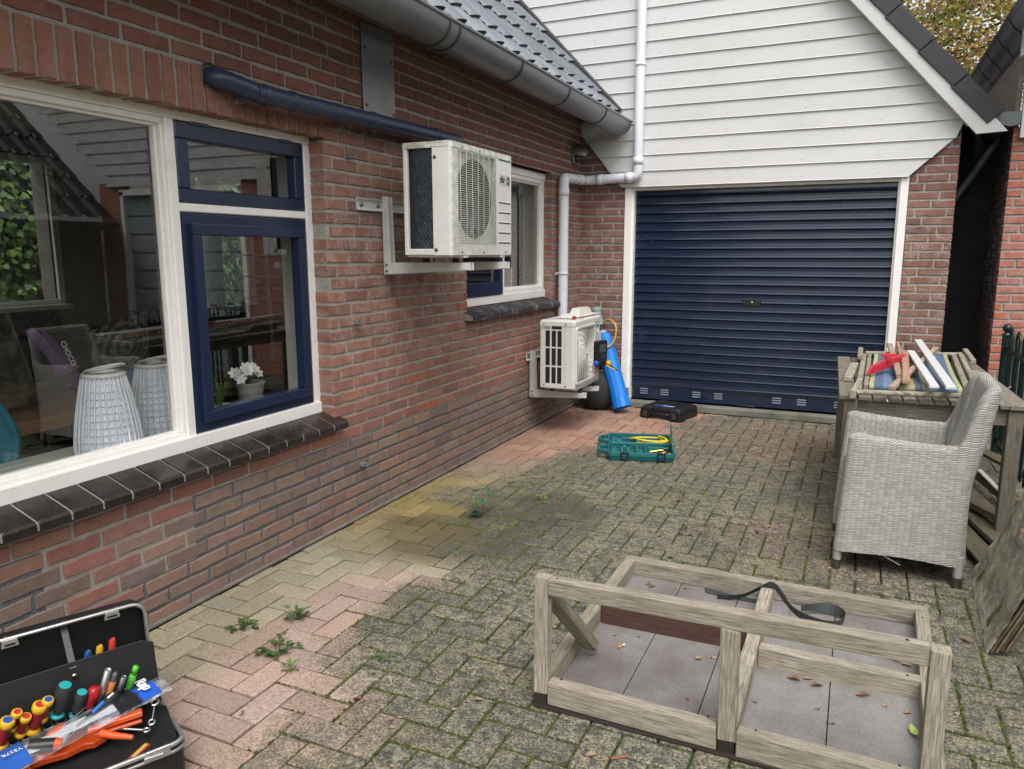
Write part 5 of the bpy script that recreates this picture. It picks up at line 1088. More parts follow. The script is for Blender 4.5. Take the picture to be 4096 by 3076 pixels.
b = MB(); b.tube([cs(.375, .15, .05), cs(.40, .155, .055)], .012, 10, (.02, .02, .02)); one('round_stopper', b, 'plastic', 'black knob beside the brass fittings in the teal case', 'cap')
# ================================================================== WICKER ARMCHAIR
ch = thing('wicker_armchair', 'pale grey woven armchair with a high back standing in front of the wooden table', 'armchair', (.22, 3.68, 0))
CO = Vector((.0, 3.448, 0)); cyaw = R(-1.0)
cex = Vector((math.cos(cyaw), math.sin(cyaw), 0)); cey = Vector((-math.sin(cyaw), math.cos(cyaw), 0))
def cw_(u, v, z): return CO+cex*(u+(.035*z/.6-.06*v*.8)*(1-max(0, u)/.5))+cey*v+Vector((0, 0, z))
CL, CWD, CR = .468, .49, .06          # length front to back, width, corner radius
path = []
for i in range(81): path.append(((CL-CR)*i/80, 0, 0, -1))
for i in range(1, 9): a = i/8*math.pi/2; path.append((CL-CR+CR*math.sin(a), CR-CR*math.cos(a), math.sin(a), -math.cos(a)))
for i in range(1, 61): path.append((CL, CR+(CWD-2*CR)*i/60, 1, 0))
for i in range(1, 9): a = i/8*math.pi/2; path.append((CL-CR+CR*math.cos(a), CWD-CR+CR*math.sin(a), math.cos(a), math.sin(a)))
for i in range(1, 81): path.append((CL-CR-(CL-CR)*i/80, CWD, 0, 1))
acc = [0]
for i in range(1, len(path)): acc.append(acc[-1]+math.hypot(path[i][0]-path[i-1][0], path[i][1]-path[i-1][1]))
def top_h(u):      # height of the upper edge against the distance from the front
    if u < .40: return .612-.022*math.sin(u/.40*math.pi*.6)
    t = min(1, (u-.40)/.062); t = t*t*(3-2*t); return .591+(.838-.591)*t
prof = []
def section(i):
    u, v, nu_, nv_ = path[i]; ht = top_h(u)+.0035*abs(math.sin(math.pi*acc[i]/.024)); tk = (.046 if ht < .6 else .052)+.003*abs(math.sin(math.pi*acc[i]/.024)); out = []
    wb = max(0, nu_)
    def pt(off, z):
        ln = wb*(.062*max(0, (z-.42)/.40)**1.2 - .018*math.sin(min(1, z/.62)*math.pi))
        taper = 0
        return cw_(u+nu_*(off)+ln, v+nv_*(off+taper*abs(nv_)), z)
    zb = .085+.012*math.sin(u/CL*math.pi)
    L = ht-tk/2-zb; arc_ = tk*math.pi/2; s_ = 0; n1, n2, n3 = 26, 8, 14
    for k in range(n1+1): z = zb+L*k/n1; out.append((pt(tk/2, z), z))
    for k in range(1, n2+1): a = math.pi*k/n2; out.append((pt(tk/2*math.cos(a)*(1.12 if k in (3, 4, 5) else 1), ht-tk/2+tk/2*math.sin(a)), ht-tk/2+arc_*k/n2))
    L2 = ht-tk/2-.36
    for k in range(1, n3+1): z = ht-tk/2-L2*k/n3; extra = -.035*wb*(max(0, .7-z)/.34)**1.2 if z < .7 else 0; out.append((pt(-tk/2+extra, z), ht-tk/2+arc_+L2*k/n3))
    return out
secs = [section(i) for i in range(len(path))]; nn = len(secs[0]); vs = [p for s_ in secs for p, _ in s_]
fs_, us_ = [], []
for i in range(len(path)-1):
    for k in range(nn-1):
        a = i*nn+k; fs_.append((a, a+nn, a+nn+1, a+1)); us_.append([(acc[i], secs[i][k][1]), (acc[i+1], secs[i+1][k][1]), (acc[i+1], secs[i+1][k+1][1]), (acc[i], secs[i][k+1][1])])
b = MB(); b.add(vs, fs_, us_, (1, 1, 1), 0, True)
for i, sg in ((0, 1), (len(path)-1, -1)):   # woven front ends of the arms: rounded column
    n1 = 27; u, v, nu_, nv_ = path[i]; ht = top_h(0); tk = .046
    b.grid(lambda a, w, v=v: cw_(-(tk/2+.004)*math.sin(a*math.pi), v-(tk/2)*math.cos(a*math.pi)*1.0, .085+(ht-tk/2-.085)*w), 10, 12, uvf=lambda a, w: (a*tk*1.57+.01, .085+(ht-.085)*w))
    b.grid(lambda a, w, v=v: cw_(-(tk/2+.004)*math.sin(a*math.pi)*math.cos(w*math.pi/2), v-(tk/2)*math.cos(a*math.pi)*math.cos(w*math.pi/2), ht-tk/2+tk/2*math.sin(w*math.pi/2)), 10, 6, uvf=lambda a, w: (a*tk*1.57+.01, ht+w*.03))
b.build('woven_shell', 'wicker', ch)
b = MB(); b.grid(lambda a, w: cw_(-.010-.012*math.sin(w*math.pi*.5)*0+.0, .02+(CWD-.04)*a, .09+.30*w), 20, 8, uvf=lambda a, w: ((CWD-.04)*a, .09+.30*w))
b.grid(lambda a, w: cw_(-.010+.022*(1-math.cos(w*math.pi/2)), .02+(CWD-.04)*a, .39+.022*math.sin(w*math.pi/2)), 10, 4, uvf=lambda a, w: ((CWD-.04)*a, .39+.03*w)); b.build('front_apron', 'wicker', ch)
b = MB(); b.grid(lambda a, w: cw_(.012+.43*a, .02+(CWD-.04)*w, .412), 8, 8, uvf=lambda a, w: (.46*w, .43*a)); b.build('seat', 'wicker', ch)
for u, v in ((-.006, .0), (CL-.012, .0), (-.006, CWD-.005), (CL-.012, CWD-.005)):
    b = MB(); b.tube([cw_(u, v, .002), cw_(u, v, .13)], .0175, 14, (.62, .62, .6)); lg_ = b.build('leg', 'bracket_white', ch)
    b = MB(); b.tube([cw_(u, v, 0), cw_(u, v, .042)], .0185, 14, (.42, .42, .42)); b.build('foot_cap', 'steel', lg_)
b = MB(); b.tube(rpath([cw_(.16, -.02, .10), cw_(.20, -.035, .085), cw_(.24, -.04, .07)], .02), .0014, 5, (.42, .42, .38)); b.tube([cw_(.03, -.01, .615), cw_(.05, -.02, .64)], .002, 5, (.8, .8, .76)); b.tube([cw_(.55, .02, .83), cw_(.575, .0, .85)], .002, 5, (.8, .8, .76)); b.build('loose_strand', 'matt_plastic', ch)
# ================================================================== WOODEN TABLE
tb = thing('wooden_table', 'weathered slatted wooden garden table behind the armchair', 'table', (.35, 4.7, 0))
TO = Vector((-.047, 3.965, 0)); ty = R(2.0); tex = Vector((math.cos(ty), math.sin(ty), 0)); tey = Vector((-math.sin(ty), math.cos(ty), 0)); TZ = .68
def tw(u, v, z=0): return TO+tex*u+tey*v+Vector((0, 0, z))
b = MB(); b.beam(tw(.038, 0, TZ-.011), tw(.045, 1.52, TZ-.011), .078, .022); b.build('edge_board', 'teak', tb, .003)
b = MB(); b.beam(tw(.755, .0, TZ-.011), tw(.76, 1.95, TZ-.011), .085, .024); b.build('edge_board', 'teak', tb, .003)
b = MB()
for q in range(10): x_ = .115+q*.0655; b.beam(tw(x_, .005+rnd.uniform(-.003, .003), TZ-.012), tw(x_+.003, 1.5, TZ-.012), .058, .021)
b.build('slat', 'teak', tb, .003)
b = MB(); b.beam(tw(.05, .045, .615), tw(.75, .045, .615), .022, .075); b.beam(tw(.05, 1.46, .615), tw(.75, 1.46, .615), .022, .075); b.beam(tw(.05, .05, .615), tw(.05, 1.45, .615), .022, .075); b.beam(tw(.75, .05, .615), tw(.75, 1.45, .615), .022, .075); b.build('apron', 'teak', tb, .002)
for u, v in ((.055, .045), (.745, .045), (.055, 1.46), (.745, 1.46)): b = MB(); b.beam(tw(u, v, 0), tw(u, v, .655), .062, .062, (0, 1, 0)); b.build('leg', 'teak', tb, .004)
# folded deck chair on the table
dc = thing('deck_chair', 'folded wooden deck chair with blue and yellow striped cloth lying on the table', 'deck chair', tuple(tw(.36, .7, TZ)))
def q_(u, v, z): return tw(u, v, TZ+z)
b = MB(); b.beam(q_(.085, .06, .018), q_(.165, 1.45, .018), .03, .034); b.beam(q_(.118, .09, .030), q_(.195, 1.42, .030), .022, .036); b.build('left_rail', 'grey_wood', dc, .004)
b = MB(); b.beam(q_(.045, .42, .016), q_(.095, 1.02, .016), .045, .028); b.build('left_rest', 'grey_wood', dc, .004)
b = MB(); b.beam(q_(.125, 1.1, .05), q_(.145, 1.55, .05), .03, .03); b.build('left_stay', 'grey_wood', dc, .004)
b = MB(); b.beam(q_(.560, .10, .022), q_(.690, 1.55, .022), .03, .036); b.beam(q_(.597, .08, .035), q_(.728, 1.60, .035), .026, .036); b.build('right_rail', 'grey_wood', dc, .004)
b = MB(); b.beam(q_(.66, .38, .012), q_(.72, 1.0, .012), .05, .02); b.build('right_rest', 'grey_wood', dc, .004)
b = MB(); b.beam(q_(.735, 1.15, .05), q_(.775, 1.72, .05), .03, .03); b.build('right_stay', 'grey_wood', dc, .004)
b = MB(); b.tube([q_(.07, -.06, .03), q_(.57, .02, .03)], .013, 10); b.build('front_rod', 'grey_wood', dc)
b = MB(); b.tube([q_(.17, 1.44, .04), q_(.73, 1.58, .04)], .012, 10); b.build('rear_rod', 'grey_wood', dc)
b = MB(); b.beam(q_(.055, -.09, .022), q_(.10, .28, .028), .026, .04); b.build('front_stay', 'grey_wood', dc, .003)
b = MB()
def cloth(a, v):
    v0_ = .14+.02*a; v1_ = 1.36+.18*a; u0_ = .135+.405*a+(.085+.02*a)*v; z = .046-.014*math.sin(v*math.pi)-.018*math.sin(a*math.pi)*math.sin(v*math.pi)
    return q_(u0_, v0_+(v1_-v0_)*v, z)
b.grid(cloth, 24, 16, uvf=lambda a, v: (a*1.0, v))
b.grid(lambda a, v: q_(.135+.405*a, .14+.02*a-.022*math.sin(v*math.pi*1.3), .046-.022*(1-math.cos(v*math.pi*1.3))*.9), 24, 8, uvf=lambda a, v: (a, 0)); b.build('cloth', 'stripe_cloth', dc)
def plank(name, lb, p0, p1, w, h, mat, cat='wood strip', group=None, col=None, up=(0, 0, 1)):
    b = MB(); b.beam(p0, p1, w, h, up, col, 0, .0015); return one(name, b, mat, lb, cat, group, bevel=.002, loc=tuple(p0))
plank('white_strip', 'shorter of the two white painted wood strips on the deck chair', q_(.394, -.07, .078), q_(.421, 1.33, .075), .042, .014, 'white_boards', 'painted strip', 'white painted strips on the table', (.98, .98, .98))
plank('white_strip', 'longer white painted strip with a blue smear at its near end', q_(.463, -.07, .076), q_(.518, 1.93, .085), .044, .014, 'white_boards', 'painted strip', 'white painted strips on the table', (.98, .98, .98))
plank('broken_stick', 'broken raw wood stick lying lengthwise left of the strips', q_(.285, .33, .06), q_(.325, 1.68, .075), .034, .018, 'broken_wood', 'stick', 'broken sticks on the table')
plank('broken_stick', 'splintered stick crossing under both white strips to the right', q_(.222, -.04, .055), q_(.606, 1.70, .06), .030, .018, 'broken_wood', 'stick', 'broken sticks on the table')
plank('broken_stick', 'short reddish stick pointing toward the camera beside the shorter white strip', q_(.291, .065, .072), q_(.372, 1.13, .09), .034, .018, 'broken_wood', 'stick', 'broken sticks on the table', (.9, .75, .72))
plank('broken_stick', 'thin broken stick lying close beside the lengthwise one', q_(.325, .60, .07), q_(.375, 1.72, .085), .02, .02, 'broken_wood', 'stick', 'broken sticks on the table', (.95, .7, .6))
plank('bark_piece', 'dark curled bark piece behind the white strips', q_(.44, 1.15, .06), q_(.43, 1.60, .08), .05, .012, 'brown_wood', 'bark')
b = MB(); r0_ = q_(.133, .33, .062); r1_ = q_(.373, .94, .085); d_ = (r1_-r0_)
b.prism([(0, 0), (.10, .030), (.5, .040), (.9, .028), (1, .004), (.9, -.010), (.5, -.016), (.1, -.012)], r0_, d_, (0, 0, 1), Vector((-.010, .02, .0)), (.72, .05, .09))
for q in range(14): p = r0_+d_*(.1+q*.06); b.beam(p+Vector((0, -.003, -.006)), p+Vector((0, -.003, .024)), .004, .003, (0, -1, 0), (.6, .02, .04))
hh = r0_+d_*.45; b.tube([hh+Vector((0, 0, .03)), hh+Vector((0, 0, .058))], .014, 8, (.7, .03, .05)); b.beam(hh+Vector((-.03, 0, .058)), hh+Vector((.04, 0, .064)), .022, .016, (0, 0, 1), (.75, .035, .06))
one('red_scraper', b, 'plastic', 'bright red plastic tool lying on the striped cloth', 'tool', bevel=.002, loc=tuple(r0_))
# ================================================================== UPTURNED FRAME
fr = thing('timber_frame', 'upturned weathered timber frame with a composite board base lying on the paving', 'frame', (-.25, 2.4, 0))
b = MB()
for a_, c_ in ((-.80, -.575), (-.572, -.345), (-.342, -.245)): b.box(a_, c_, 1.97, 2.955, .012, .026, (rnd.uniform(.95, 1.05),)*3)
for a_, c_ in ((-.242, .005), (.008, .28)): b.box(a_, c_, 1.97, 2.955, .012, .026, (rnd.uniform(.95, 1.05),)*3)
b.build('base_board', 'composite', fr, .001)
def fbeam(nm, p0, p1, w, h, mat='grey_wood', up=(0, 0, 1), col=None): b = MB(); b.beam(p0, p1, w, h, up, col, 0, .002); return b.build(nm, mat, fr, .003, 2)
fbeam('side_beam', (-.800, 1.968, .056), (-.800, 2.945, .056), .044, .064)
fbeam('side_beam', (.262, 1.968, .056), (.292, 2.935, .056), .044, .064)
fbeam('front_beam', (-.773, 1.972, .050), (-.271, 1.965, .046), .044, .072)
fbeam('front_beam', (-.217, 1.965, .046), (.218, 1.96, .046), .044, .072)
fbeam('rear_beam', (-.822, 2.970, .058), (.312, 2.958, .058), .044, .066)
fbeam('middle_beam', (-.240, 1.990, .058), (-.238, 2.942, .058), .044, .066, col=(1.1, 1.1, 1.1))
fbeam('cross_beam', (-.214, 2.44, .055), (.258, 2.44, .055), .044, .066, col=(1.1, 1.1, 1.12))
fbeam('brown_beam', (-.775, 2.505, .062), (-.264, 2.515, .062), .036, .082, 'brown_wood')
fbeam('rail', (-.772, 1.968, .392), (.220, 1.968, .403), .040, .050)
fbeam('post', (-.797, 1.970, .042), (-.795, 1.970, .418), .044, .040, up=(0, 1, 0))
fbeam('post', (-.244, 1.966, .045), (-.247, 1.966, .371), .050, .040, up=(0, 1, 0))
fbeam('post', (.243, 1.962, .0), (.243, 1.962, .424), .044, .044, up=(0, 1, 0))
fbeam('post_foot', (-.797, 1.970, .0), (-.797, 1.970, .042), .040, .036, 'brown_wood', (0, 1, 0), (.35, .5, .45))
fbeam('post_foot', (-.244, 1.966, .0), (-.244, 1.966, .05), .046, .036, 'brown_wood', (0, 1, 0), (.3, .45, .4))
fbeam('brace', (-.790, 2.005, .350), (-.735, 2.255, .062), .036, .050, up=(1, 0, 0), col=(.72, .74, .68))
fbeam('bottom_batten', (-.815, 1.966, .006), (.26, 1.958, .006), .05, .010, 'brown_wood', (0, 0, 1), (.3, .4, .35))
for x_, y_, z_ in ((-.795, 2.03, .088), (-.80, 2.90, .088), (.265, 2.02, .088), (.288, 2.88, .088), (-.24, 2.90, .091), (-.74, 1.985, .086), (-.30, 1.985, .082), (-.17, 1.975, .082), (.18, 1.975, .082), (-.18, 2.44, .088), (.22, 2.44, .088), (-.75, 1.968, .417), (.17, 1.968, .428)):
    b = MB(); b.lathe([(0, .0012), (.0035, .001), (.0045, -.001)], (x_, y_, z_), 8, None, (.12, .09, .07)); b.build('screw', 'steel', fr)
b = MB(); sp_ = [(-.42, 2.86, .035), (-.33, 2.87, .045), (-.26, 2.89, .095), (-.215, 2.90, .112), (-.175, 2.84, .090), (-.135, 2.79, .065), (-.075, 2.765, .055), (-.02, 2.765, .05), (.035, 2.80, .05), (.04, 2.87, .05), (-.01, 2.905, .052), (-.07, 2.88, .055), (-.11, 2.84, .060)]
sp_ = rpath(sp_, .06, 4); n_ = len(sp_); vs = []; us = []
for i, p in enumerate(sp_):
    tw_ = .015+.004*math.sin(i*.3); ti = math.sin(i*.21+.8)*.9
    t_ = (sp_[min(i+1, n_-1)]-sp_[max(i-1, 0)]).normalized(); sd_ = t_.cross(Vector((0, 0, 1))).normalized()
    w_ = Vector((0, 0, 1))*(1 if i > 14 else .75) + sd_*(.25+.5*math.sin(i*.3)*(1 if i < 20 else .3)); w_.normalize()
    vs += [p-w_*tw_, p+w_*tw_]
b.add(vs, [(2*i, 2*i+1, 2*i+3, 2*i+2) for i in range(n_-1)], None, (.045, .052, .052), 0, False); one('rubber_strap', b, 'matt_plastic', 'black rubber strap curled over the back of the timber frame', 'strap', thick=.0018, loc=(-.13, 2.7, .04))
b = MB(); b.prism([(0, 0), (.22, -.02), (.22, -.05), (.01, -.035)], (-.48, 2.93, .028), (1, 0, 0), (0, 1, .05), (0, 0, .004), (.05, .06, .06)); one('rubber_strip', b, 'matt_plastic', 'flat dark rubber strip lying on the far left base board', 'strip', loc=(-.4, 2.78, .03))
b = MB(); b.tube([(-.665, 2.335, .031), (-.654, 2.355, .031)], .0036, 8, (.7, .3, .08)); b.tube([(-.654, 2.355, .031), (-.650, 2.362, .031)], .0036, 8, (.85, .82, .75)); one('cigarette_end', b, 'matt_plastic', 'orange and white cigarette end on the left base board', 'cigarette end', loc=(-.66, 2.345, .03))
b = MB(); b.lathe([(0, .004), (.003, .002), (.004, -.001), (.003, -.004), (0, -.005)], (-.385, 2.13, .031), 8, None, (.55, .01, .02)); one('red_berry', b, 'plastic', 'tiny red berry on the base board near the middle post', 'berry', loc=(-.385, 2.13, .03))
# ================================================================== LEANING SLAB
sb = thing('leaning_slab', 'mossy delaminating board leaning at the right edge beside the armchair', 'slab', (.6, 3.2, 0))
e1 = Vector((.03, .71, 0)); e2 = Vector((.375, .0, .927)); en = Vector((-.927, 0, .375)); so_ = Vector((.492, 2.86, .004))
def slabp(a, v, lay=0):
    L = 1.15; edge = .012*mn.noise(Vector((v*9+lay*3, lay, 2)))*(1 if a < .01 else 0)
    nz = mn.fractal(Vector((a*5, v*8, lay*.7)), .8, 2.2, 4)*.010 + max(0, mn.noise(Vector((a*6+2, v*5, 7)))-.1)*.03*(v > .25)
    return so_ + e1*(a+edge-(0 if lay == 0 else 0)) + e2*(v*L) + en*(nz-lay*.012)
b = MB(); b.grid(lambda a, v: slabp(a, v), 60, 80, vcf=lambda a, v, p: (1.7, 1.7, 1.75) if v < .05+.01*mn.noise(Vector((a*20, 0, 0))) or a > .975 else (1.1, 1.08, 1.0), sm=False)
b.build('face', 'slab_mat', sb)
b = MB()
for lay in range(1, 6):
    off = .004*(lay % 2)+rnd.uniform(-.004, .004)
    vs = []
    for i in range(41):
        v = i/40; w = off+.008*mn.noise(Vector((v*14, lay*5, 0))); base = so_+e2*(v*1.15+.01*lay)-en*(lay*.011-.006)+Vector((0, w-.0, 0))
        vs += [base, base-en*.007, base+Vector((.03, .7, 0)), base-en*.007+Vector((.03, .7, 0))]
    k = rnd.uniform(.5, 1.3)
    b.add(vs, [(4*i, 4*i+4, 4*i+5, 4*i+1) for i in range(40)]+[(4*i+2, 4*i+3, 4*i+7, 4*i+6) for i in range(40)]+[(4*i+1, 4*i+5, 4*i+7, 4*i+3) for i in range(40)]+[(4*i, 4*i+2, 4*i+6, 4*i+4) for i in range(40)]+[(0, 1, 3, 2)], None, (k, k*.9, k*.8))
b.build('layer', 'pile_wood', sb)
# ================================================================== IRON FENCE
fe = thing('iron_fence', 'dark green iron hoop fence with a finial post at the right edge', 'fence', (.92, 5.9, 0))
FXx = .925
b = MB(); b.beam((FXx-.005, 5.90, 0), (FXx-.005, 5.90, .82), .045, .045, (0, 1, 0), (1, 1, 1)); po = b.build('post', 'fence_green', fe, .003)
b = MB(); b.lathe([(.028, 0), (.03, .01), (.018, .016), (.015, .03), (.026, .034), (.030, .05), (.026, .066), (.014, .078), (0, .082)], (FXx-.005, 5.90, .82), 14); b.build('finial', 'fence_green', po)
b = MB(); b.beam((FXx, 5.9, .735), (FXx, 2.0, .735), .012, .034, (0, 0, 1), (1, 1, 1)); b.beam((FXx, 5.9, .12), (FXx, 2.0, .12), .012, .034, (0, 0, 1), (1, 1, 1)); b.build('rail', 'fence_green', fe, .002)
y = 5.80
while y > 2.2:
    b = MB(); b.tube([(FXx, y, .06), (FXx, y, .82)]+arc((FXx, y-.055, .82), .055, 0, math.pi, 8, (0, 1, 0), (0, 0, 1))[1:-1]+[(FXx, y-.11, .82), (FXx, y-.11, .06)], .0085, 8)
    b.tube([(FXx, y-.055, .06), (FXx, y-.055, .77)], .0075, 8); b.lathe([(.012, 0), (.014, .015), (.004, .04), (0, .05)], (FXx, y-.055, .765), 8); b.build('hoop', 'fence_green', fe); y -= .22
# ================================================================== PILE OF OLD BOARDS
pb_ = [((.50, 5.75, .03), (.74, 4.0, .05), .11, .02, 'broad grey board lying lowest in the pile beneath the table'), ((.44, 5.1, .05), (.70, 3.75, .07), .09, .022, 'board lying left in the pile under the table'), ((.60, 5.65, .09), (.80, 4.45, .10), .07, .03, 'narrow board on top of the pile near the table leg'), ((.42, 5.55, .10), (.80, 4.7, .11), .06, .03, 'short beam crossing the pile beneath the table'), ((.52, 4.55, .10), (.86, 3.75, .12), .075, .03, 'beam slanting to the right behind the armchair leg'), ((.50, 4.25, .04), (.64, 3.50, .04), .10, .02, 'near end board of the pile beside the leaning slab'), ((.62, 5.9, .14), (.86, 5.0, .16), .08, .02, 'far upper board of the pile by the fence')]
for p0, p1, w, h, lb in pb_: plank('old_board', lb, p0, p1, w, h, 'pile_wood', 'board', 'old boards piled under the table')
plank('old_board', 'short pale lath lying on the pile under the table', (.70, 4.9, .14), (.76, 4.55, .12), .025, .01, 'white_boards', 'board', 'old boards piled under the table')
# ================================================================== AUTUMN TREE BEHIND THE GARAGE
tr = thing('autumn_tree', 'tall tree with yellow and green autumn leaves behind the garage roof', 'tree', (.3, 17, 0))
b = MB(); trunk = [(.35, 17, 0), (.4, 17, 2), (.3, 17, 4.2), (.2, 17.1, 6.5), (.3, 17, 9)]
b.tube(rpath(trunk, 1, 4), [.17-.14*i/(len(rpath(trunk, 1, 4))-1) for i in range(len(rpath(trunk, 1, 4)))], 10); 
limbs = []
for k in range(38):
    a = rnd.choice([rnd.uniform(0, 6.28), rnd.gauss(0, .7), rnd.gauss(0, .7)]); z = rnd.uniform(3.0, 7.5); L = rnd.uniform(1.4, 4.0)*(1-abs(z-5.5)/9); p = Vector((.3, 17, z)); q = p+Vector((math.cos(a)*L, math.sin(a)*L, rnd.uniform(.3, 1.6))); m_ = (p+q)/2+Vector((0, 0, rnd.uniform(-.2, .3)))
    limbs.append((p, m_, q)); b.tube([p, m_, q], [.045, .022, .008], 6)
    for _ in range(4):
        t0 = m_.lerp(q, rnd.random()); e = t0+Vector((rnd.uniform(-.8, .8), rnd.uniform(-.8, .8), rnd.uniform(-.3, .7))); b.tube([t0, e], [.015, .005], 4, caps=False); limbs.append((t0, t0.lerp(e, .5), e))
b.build('trunk', 'bark', tr)
b = MB(); lc = [(.55, .40, .06), (.42, .35, .08), (.20, .26, .07), (.15, .21, .06), (.45, .28, .09), (.36, .34, .10), (.42, .26, .15), (.62, .48, .10)]
for p, m_, q in limbs:
    for _ in range(20 if (q-p).length > 1 else 11):
        c_ = p.lerp(q, rnd.uniform(.3, 1.1))+Vector((rnd.gauss(0, .35), rnd.gauss(0, .35), rnd.gauss(0, .3))); base = rnd.choice(lc); 
        for _ in range(16):
            o = c_+Vector((rnd.gauss(0, .16), rnd.gauss(0, .16), rnd.gauss(0, .13))); a = Vector((rnd.gauss(0, 1), rnd.gauss(0, 1), rnd.gauss(0, .6))).normalized(); s_ = a.cross(Vector((rnd.gauss(0, 1), rnd.gauss(0, 1), rnd.gauss(0, 1)))).normalized(); sz = rnd.uniform(.028, .055); col = jitcol(base, .3, .15)
            b.add([o-a*sz, o+s_*sz*.62, o+a*sz, o-s_*sz*.62], [(0, 1, 2, 3)], None, col)
b.build('crown', 'tree_leaf', tr)
# ================================================================== BEHIND THE REAR WINDOW: IVY
b = MB(); b.box(-8.3, -8.1, 2.0, 10.5, 0, 3.2, (.3, .35, .3)); one('garden_wall', b, 'plinth', 'garden wall behind the rear window, covered with ivy', 'wall', loc=(-8.2, 4.6, 0))
b = MB()
for _ in range(14000):
    o = Vector((-8.08+abs(rnd.gauss(0, .07)), rnd.uniform(2.8, 9.6), rnd.uniform(.3, 3.0))); nrm = Vector((1, rnd.gauss(0, .5), rnd.gauss(.3, .4))).normalized(); a = nrm.cross(Vector((rnd.gauss(0, 1), rnd.gauss(0, 1), rnd.gauss(0, 1)))).normalized(); s_ = nrm.cross(a); sz = rnd.uniform(.03, .06); k = rnd.uniform(.5, 1.3); col = (.07*k, .15*k, .03*k) if rnd.random() > .2 else (.16*k, .26*k, .05*k)
    b.add([o-a*sz*.6, o+s_*sz*.8-a*sz*.2, o+s_*sz*.4+a*sz*.5, o+a*sz, o-s_*sz*.4+a*sz*.5, o-s_*sz*.8-a*sz*.2], [(0, 1, 2, 3, 4, 5)], None, col)
tag(b.build('ivy', 'leaf_green'), 'green ivy seen through the room and its rear window', 'ivy', None, 'stuff')
# step ladder inside, in front of the rear door
t = thing('ladder', 'white step ladder inside the house, seen through the navy window', 'ladder', (-6.1, 6.45, 0))
for y0_, y1_ in ((6.50, 6.02), (6.52, 6.60)): b = MB(); b.beam((-6.0, y0_-.10 if y0_ < 6.51 else y0_+.12, 0), (-6.1, y1_+.1, 1.75), .02, .045, (1, 0, 0), (1, 1, 1)); b.build('rail', 'new_white', t, .002)
for k in range(7): z_ = .2+k*.23; f_ = z_/1.75; b = MB(); b.beam((-6.0-.1*f_, 6.40-.28*f_, z_), (-6.0-.1*f_, 6.64+.04*f_, z_), .05, .02, (0, 0, 1), (1, 1, 1)); b.build('rung', 'new_white', t)
# ================================================================== THINGS ON THE INNER SILL
def lantern(loc, lb, sc=1.0, ha=0):
    t = thing('lantern', lb, 'lantern', loc, 'white lanterns on the window sill'); x, y, z = loc
    def rad(h): return (.118-.045*(h/.30)**1.6)*sc if h > .02 else .112*sc
    b = MB(); b.lathe([(rad(h)-.006, h*sc) for h in [i*.30/12 for i in range(13)]], (x, y, z), 40, None, (1.0, 1.03, 1.1)); b.build('shade', 'plastic', t)
    b = MB()
    for k in range(30):
        a = k*2*math.pi/30
        b.tube([(x+rad(h)*math.cos(a), y+rad(h)*math.sin(a), z+h*sc) for h in [i*.30/8 for i in range(9)]], .0042*sc, 5, (.88, .9, .95), caps=False)
    for k in range(11):
        h = .018+k*.026; b.tube([(x+(rad(h)-.002)*math.cos(i*math.pi/20), y+(rad(h)-.002)*math.sin(i*math.pi/20), z+h*sc) for i in range(40)], .0022*sc, 4, (.88, .9, .95), closed=True)
    b.build('ribs', 'plastic', t)
    b = MB(); b.lathe([(rad(.3)-.004, .296*sc), (rad(.3)+.004, .30*sc), (rad(.3)+.002, .312*sc), (.05*sc, .318*sc), (.05*sc, .31*sc), (0, .31*sc)], (x, y, z), 32, None, (.72, .72, .66)); b.lathe([(rad(.0)-.002, 0), (rad(0)-.001, -.001), (rad(.0)+.001, .012), (rad(0)-.006, .014)], (x, y, z), 32, None, (.6, .6, .52)); b.build('rim', 'plastic', t)
    b = MB(); c_ = Vector((x+.01, y+ha, z+.322*sc)); ed = Vector((.25, .97, 0)) if ha == 0 else Vector((.3, -.95, 0))
    pts = [c_+Vector((.062*sc*math.cos(i*math.pi/12)*1.0, .062*sc*math.sin(i*math.pi/12)*1.0, .010+.016*math.cos(i*math.pi/12))) for i in range(24)]
    b.tube(pts, .011*sc, 6, (.74, .74, .68), closed=True, flat=.4); b.build('handle', 'plastic', t)
SZ = .617
lantern((-2.535, 1.895, SZ), 'big white ribbed lantern on the inner sill left of the mullion')
lantern((-2.66, 2.225, SZ), 'white lantern partly hidden behind the window mullion', .95, .0)
def blades(mb, c, n, h, spread, col, w=.004):
    c = Vector(c)
    for _ in range(n):
        a = rnd.uniform(0, 6.28); hh_ = h*rnd.uniform(.6, 1.05); d_ = Vector((math.cos(a), math.sin(a), 0)); s_ = Vector((-d_.y, d_.x, 0))*w; sp = spread*rnd.uniform(.3, 1.1); k = rnd.uniform(.6, 1.4); p = c+d_*rnd.uniform(0, .012)
        pts = [p+d_*sp*(t**1.8)+Vector((0, 0, hh_*(t-.25*t*t*(sp/spread)))) for t in (0, .35, .7, 1)]
        vs = []
        for i, q in enumerate(pts): ww = 1-.9*i/3; vs += [q-s_*ww, q+s_*ww]
        mb.add(vs, [(0, 1, 3, 2), (2, 3, 5, 4), (4, 5, 7, 6)], None, tuple(x*k for x in col))
t = thing('grass_pot', 'small white pot with spiky green grass behind the navy window', 'plant', (-2.655, 2.56, SZ))
b = MB(); b.lathe([(0, 0), (.035, 0), (.046, .055), (.049, .06), (.044, .06), (.04, .05), (0, .05)], (-2.655, 2.56, SZ), 20, None, (.65, .68, .70)); b.build('pot', 'plastic', t)
b = MB(); blades(b, (-2.655, 2.56, SZ+.05), 110, .155, .075, (.10, .20, .03), .0035); b.build('grass', 'leaf_green', t)
t = thing('flower_pot', 'grey pot with white artificial flowers behind the navy window', 'plant', (-2.63, 2.73, SZ))
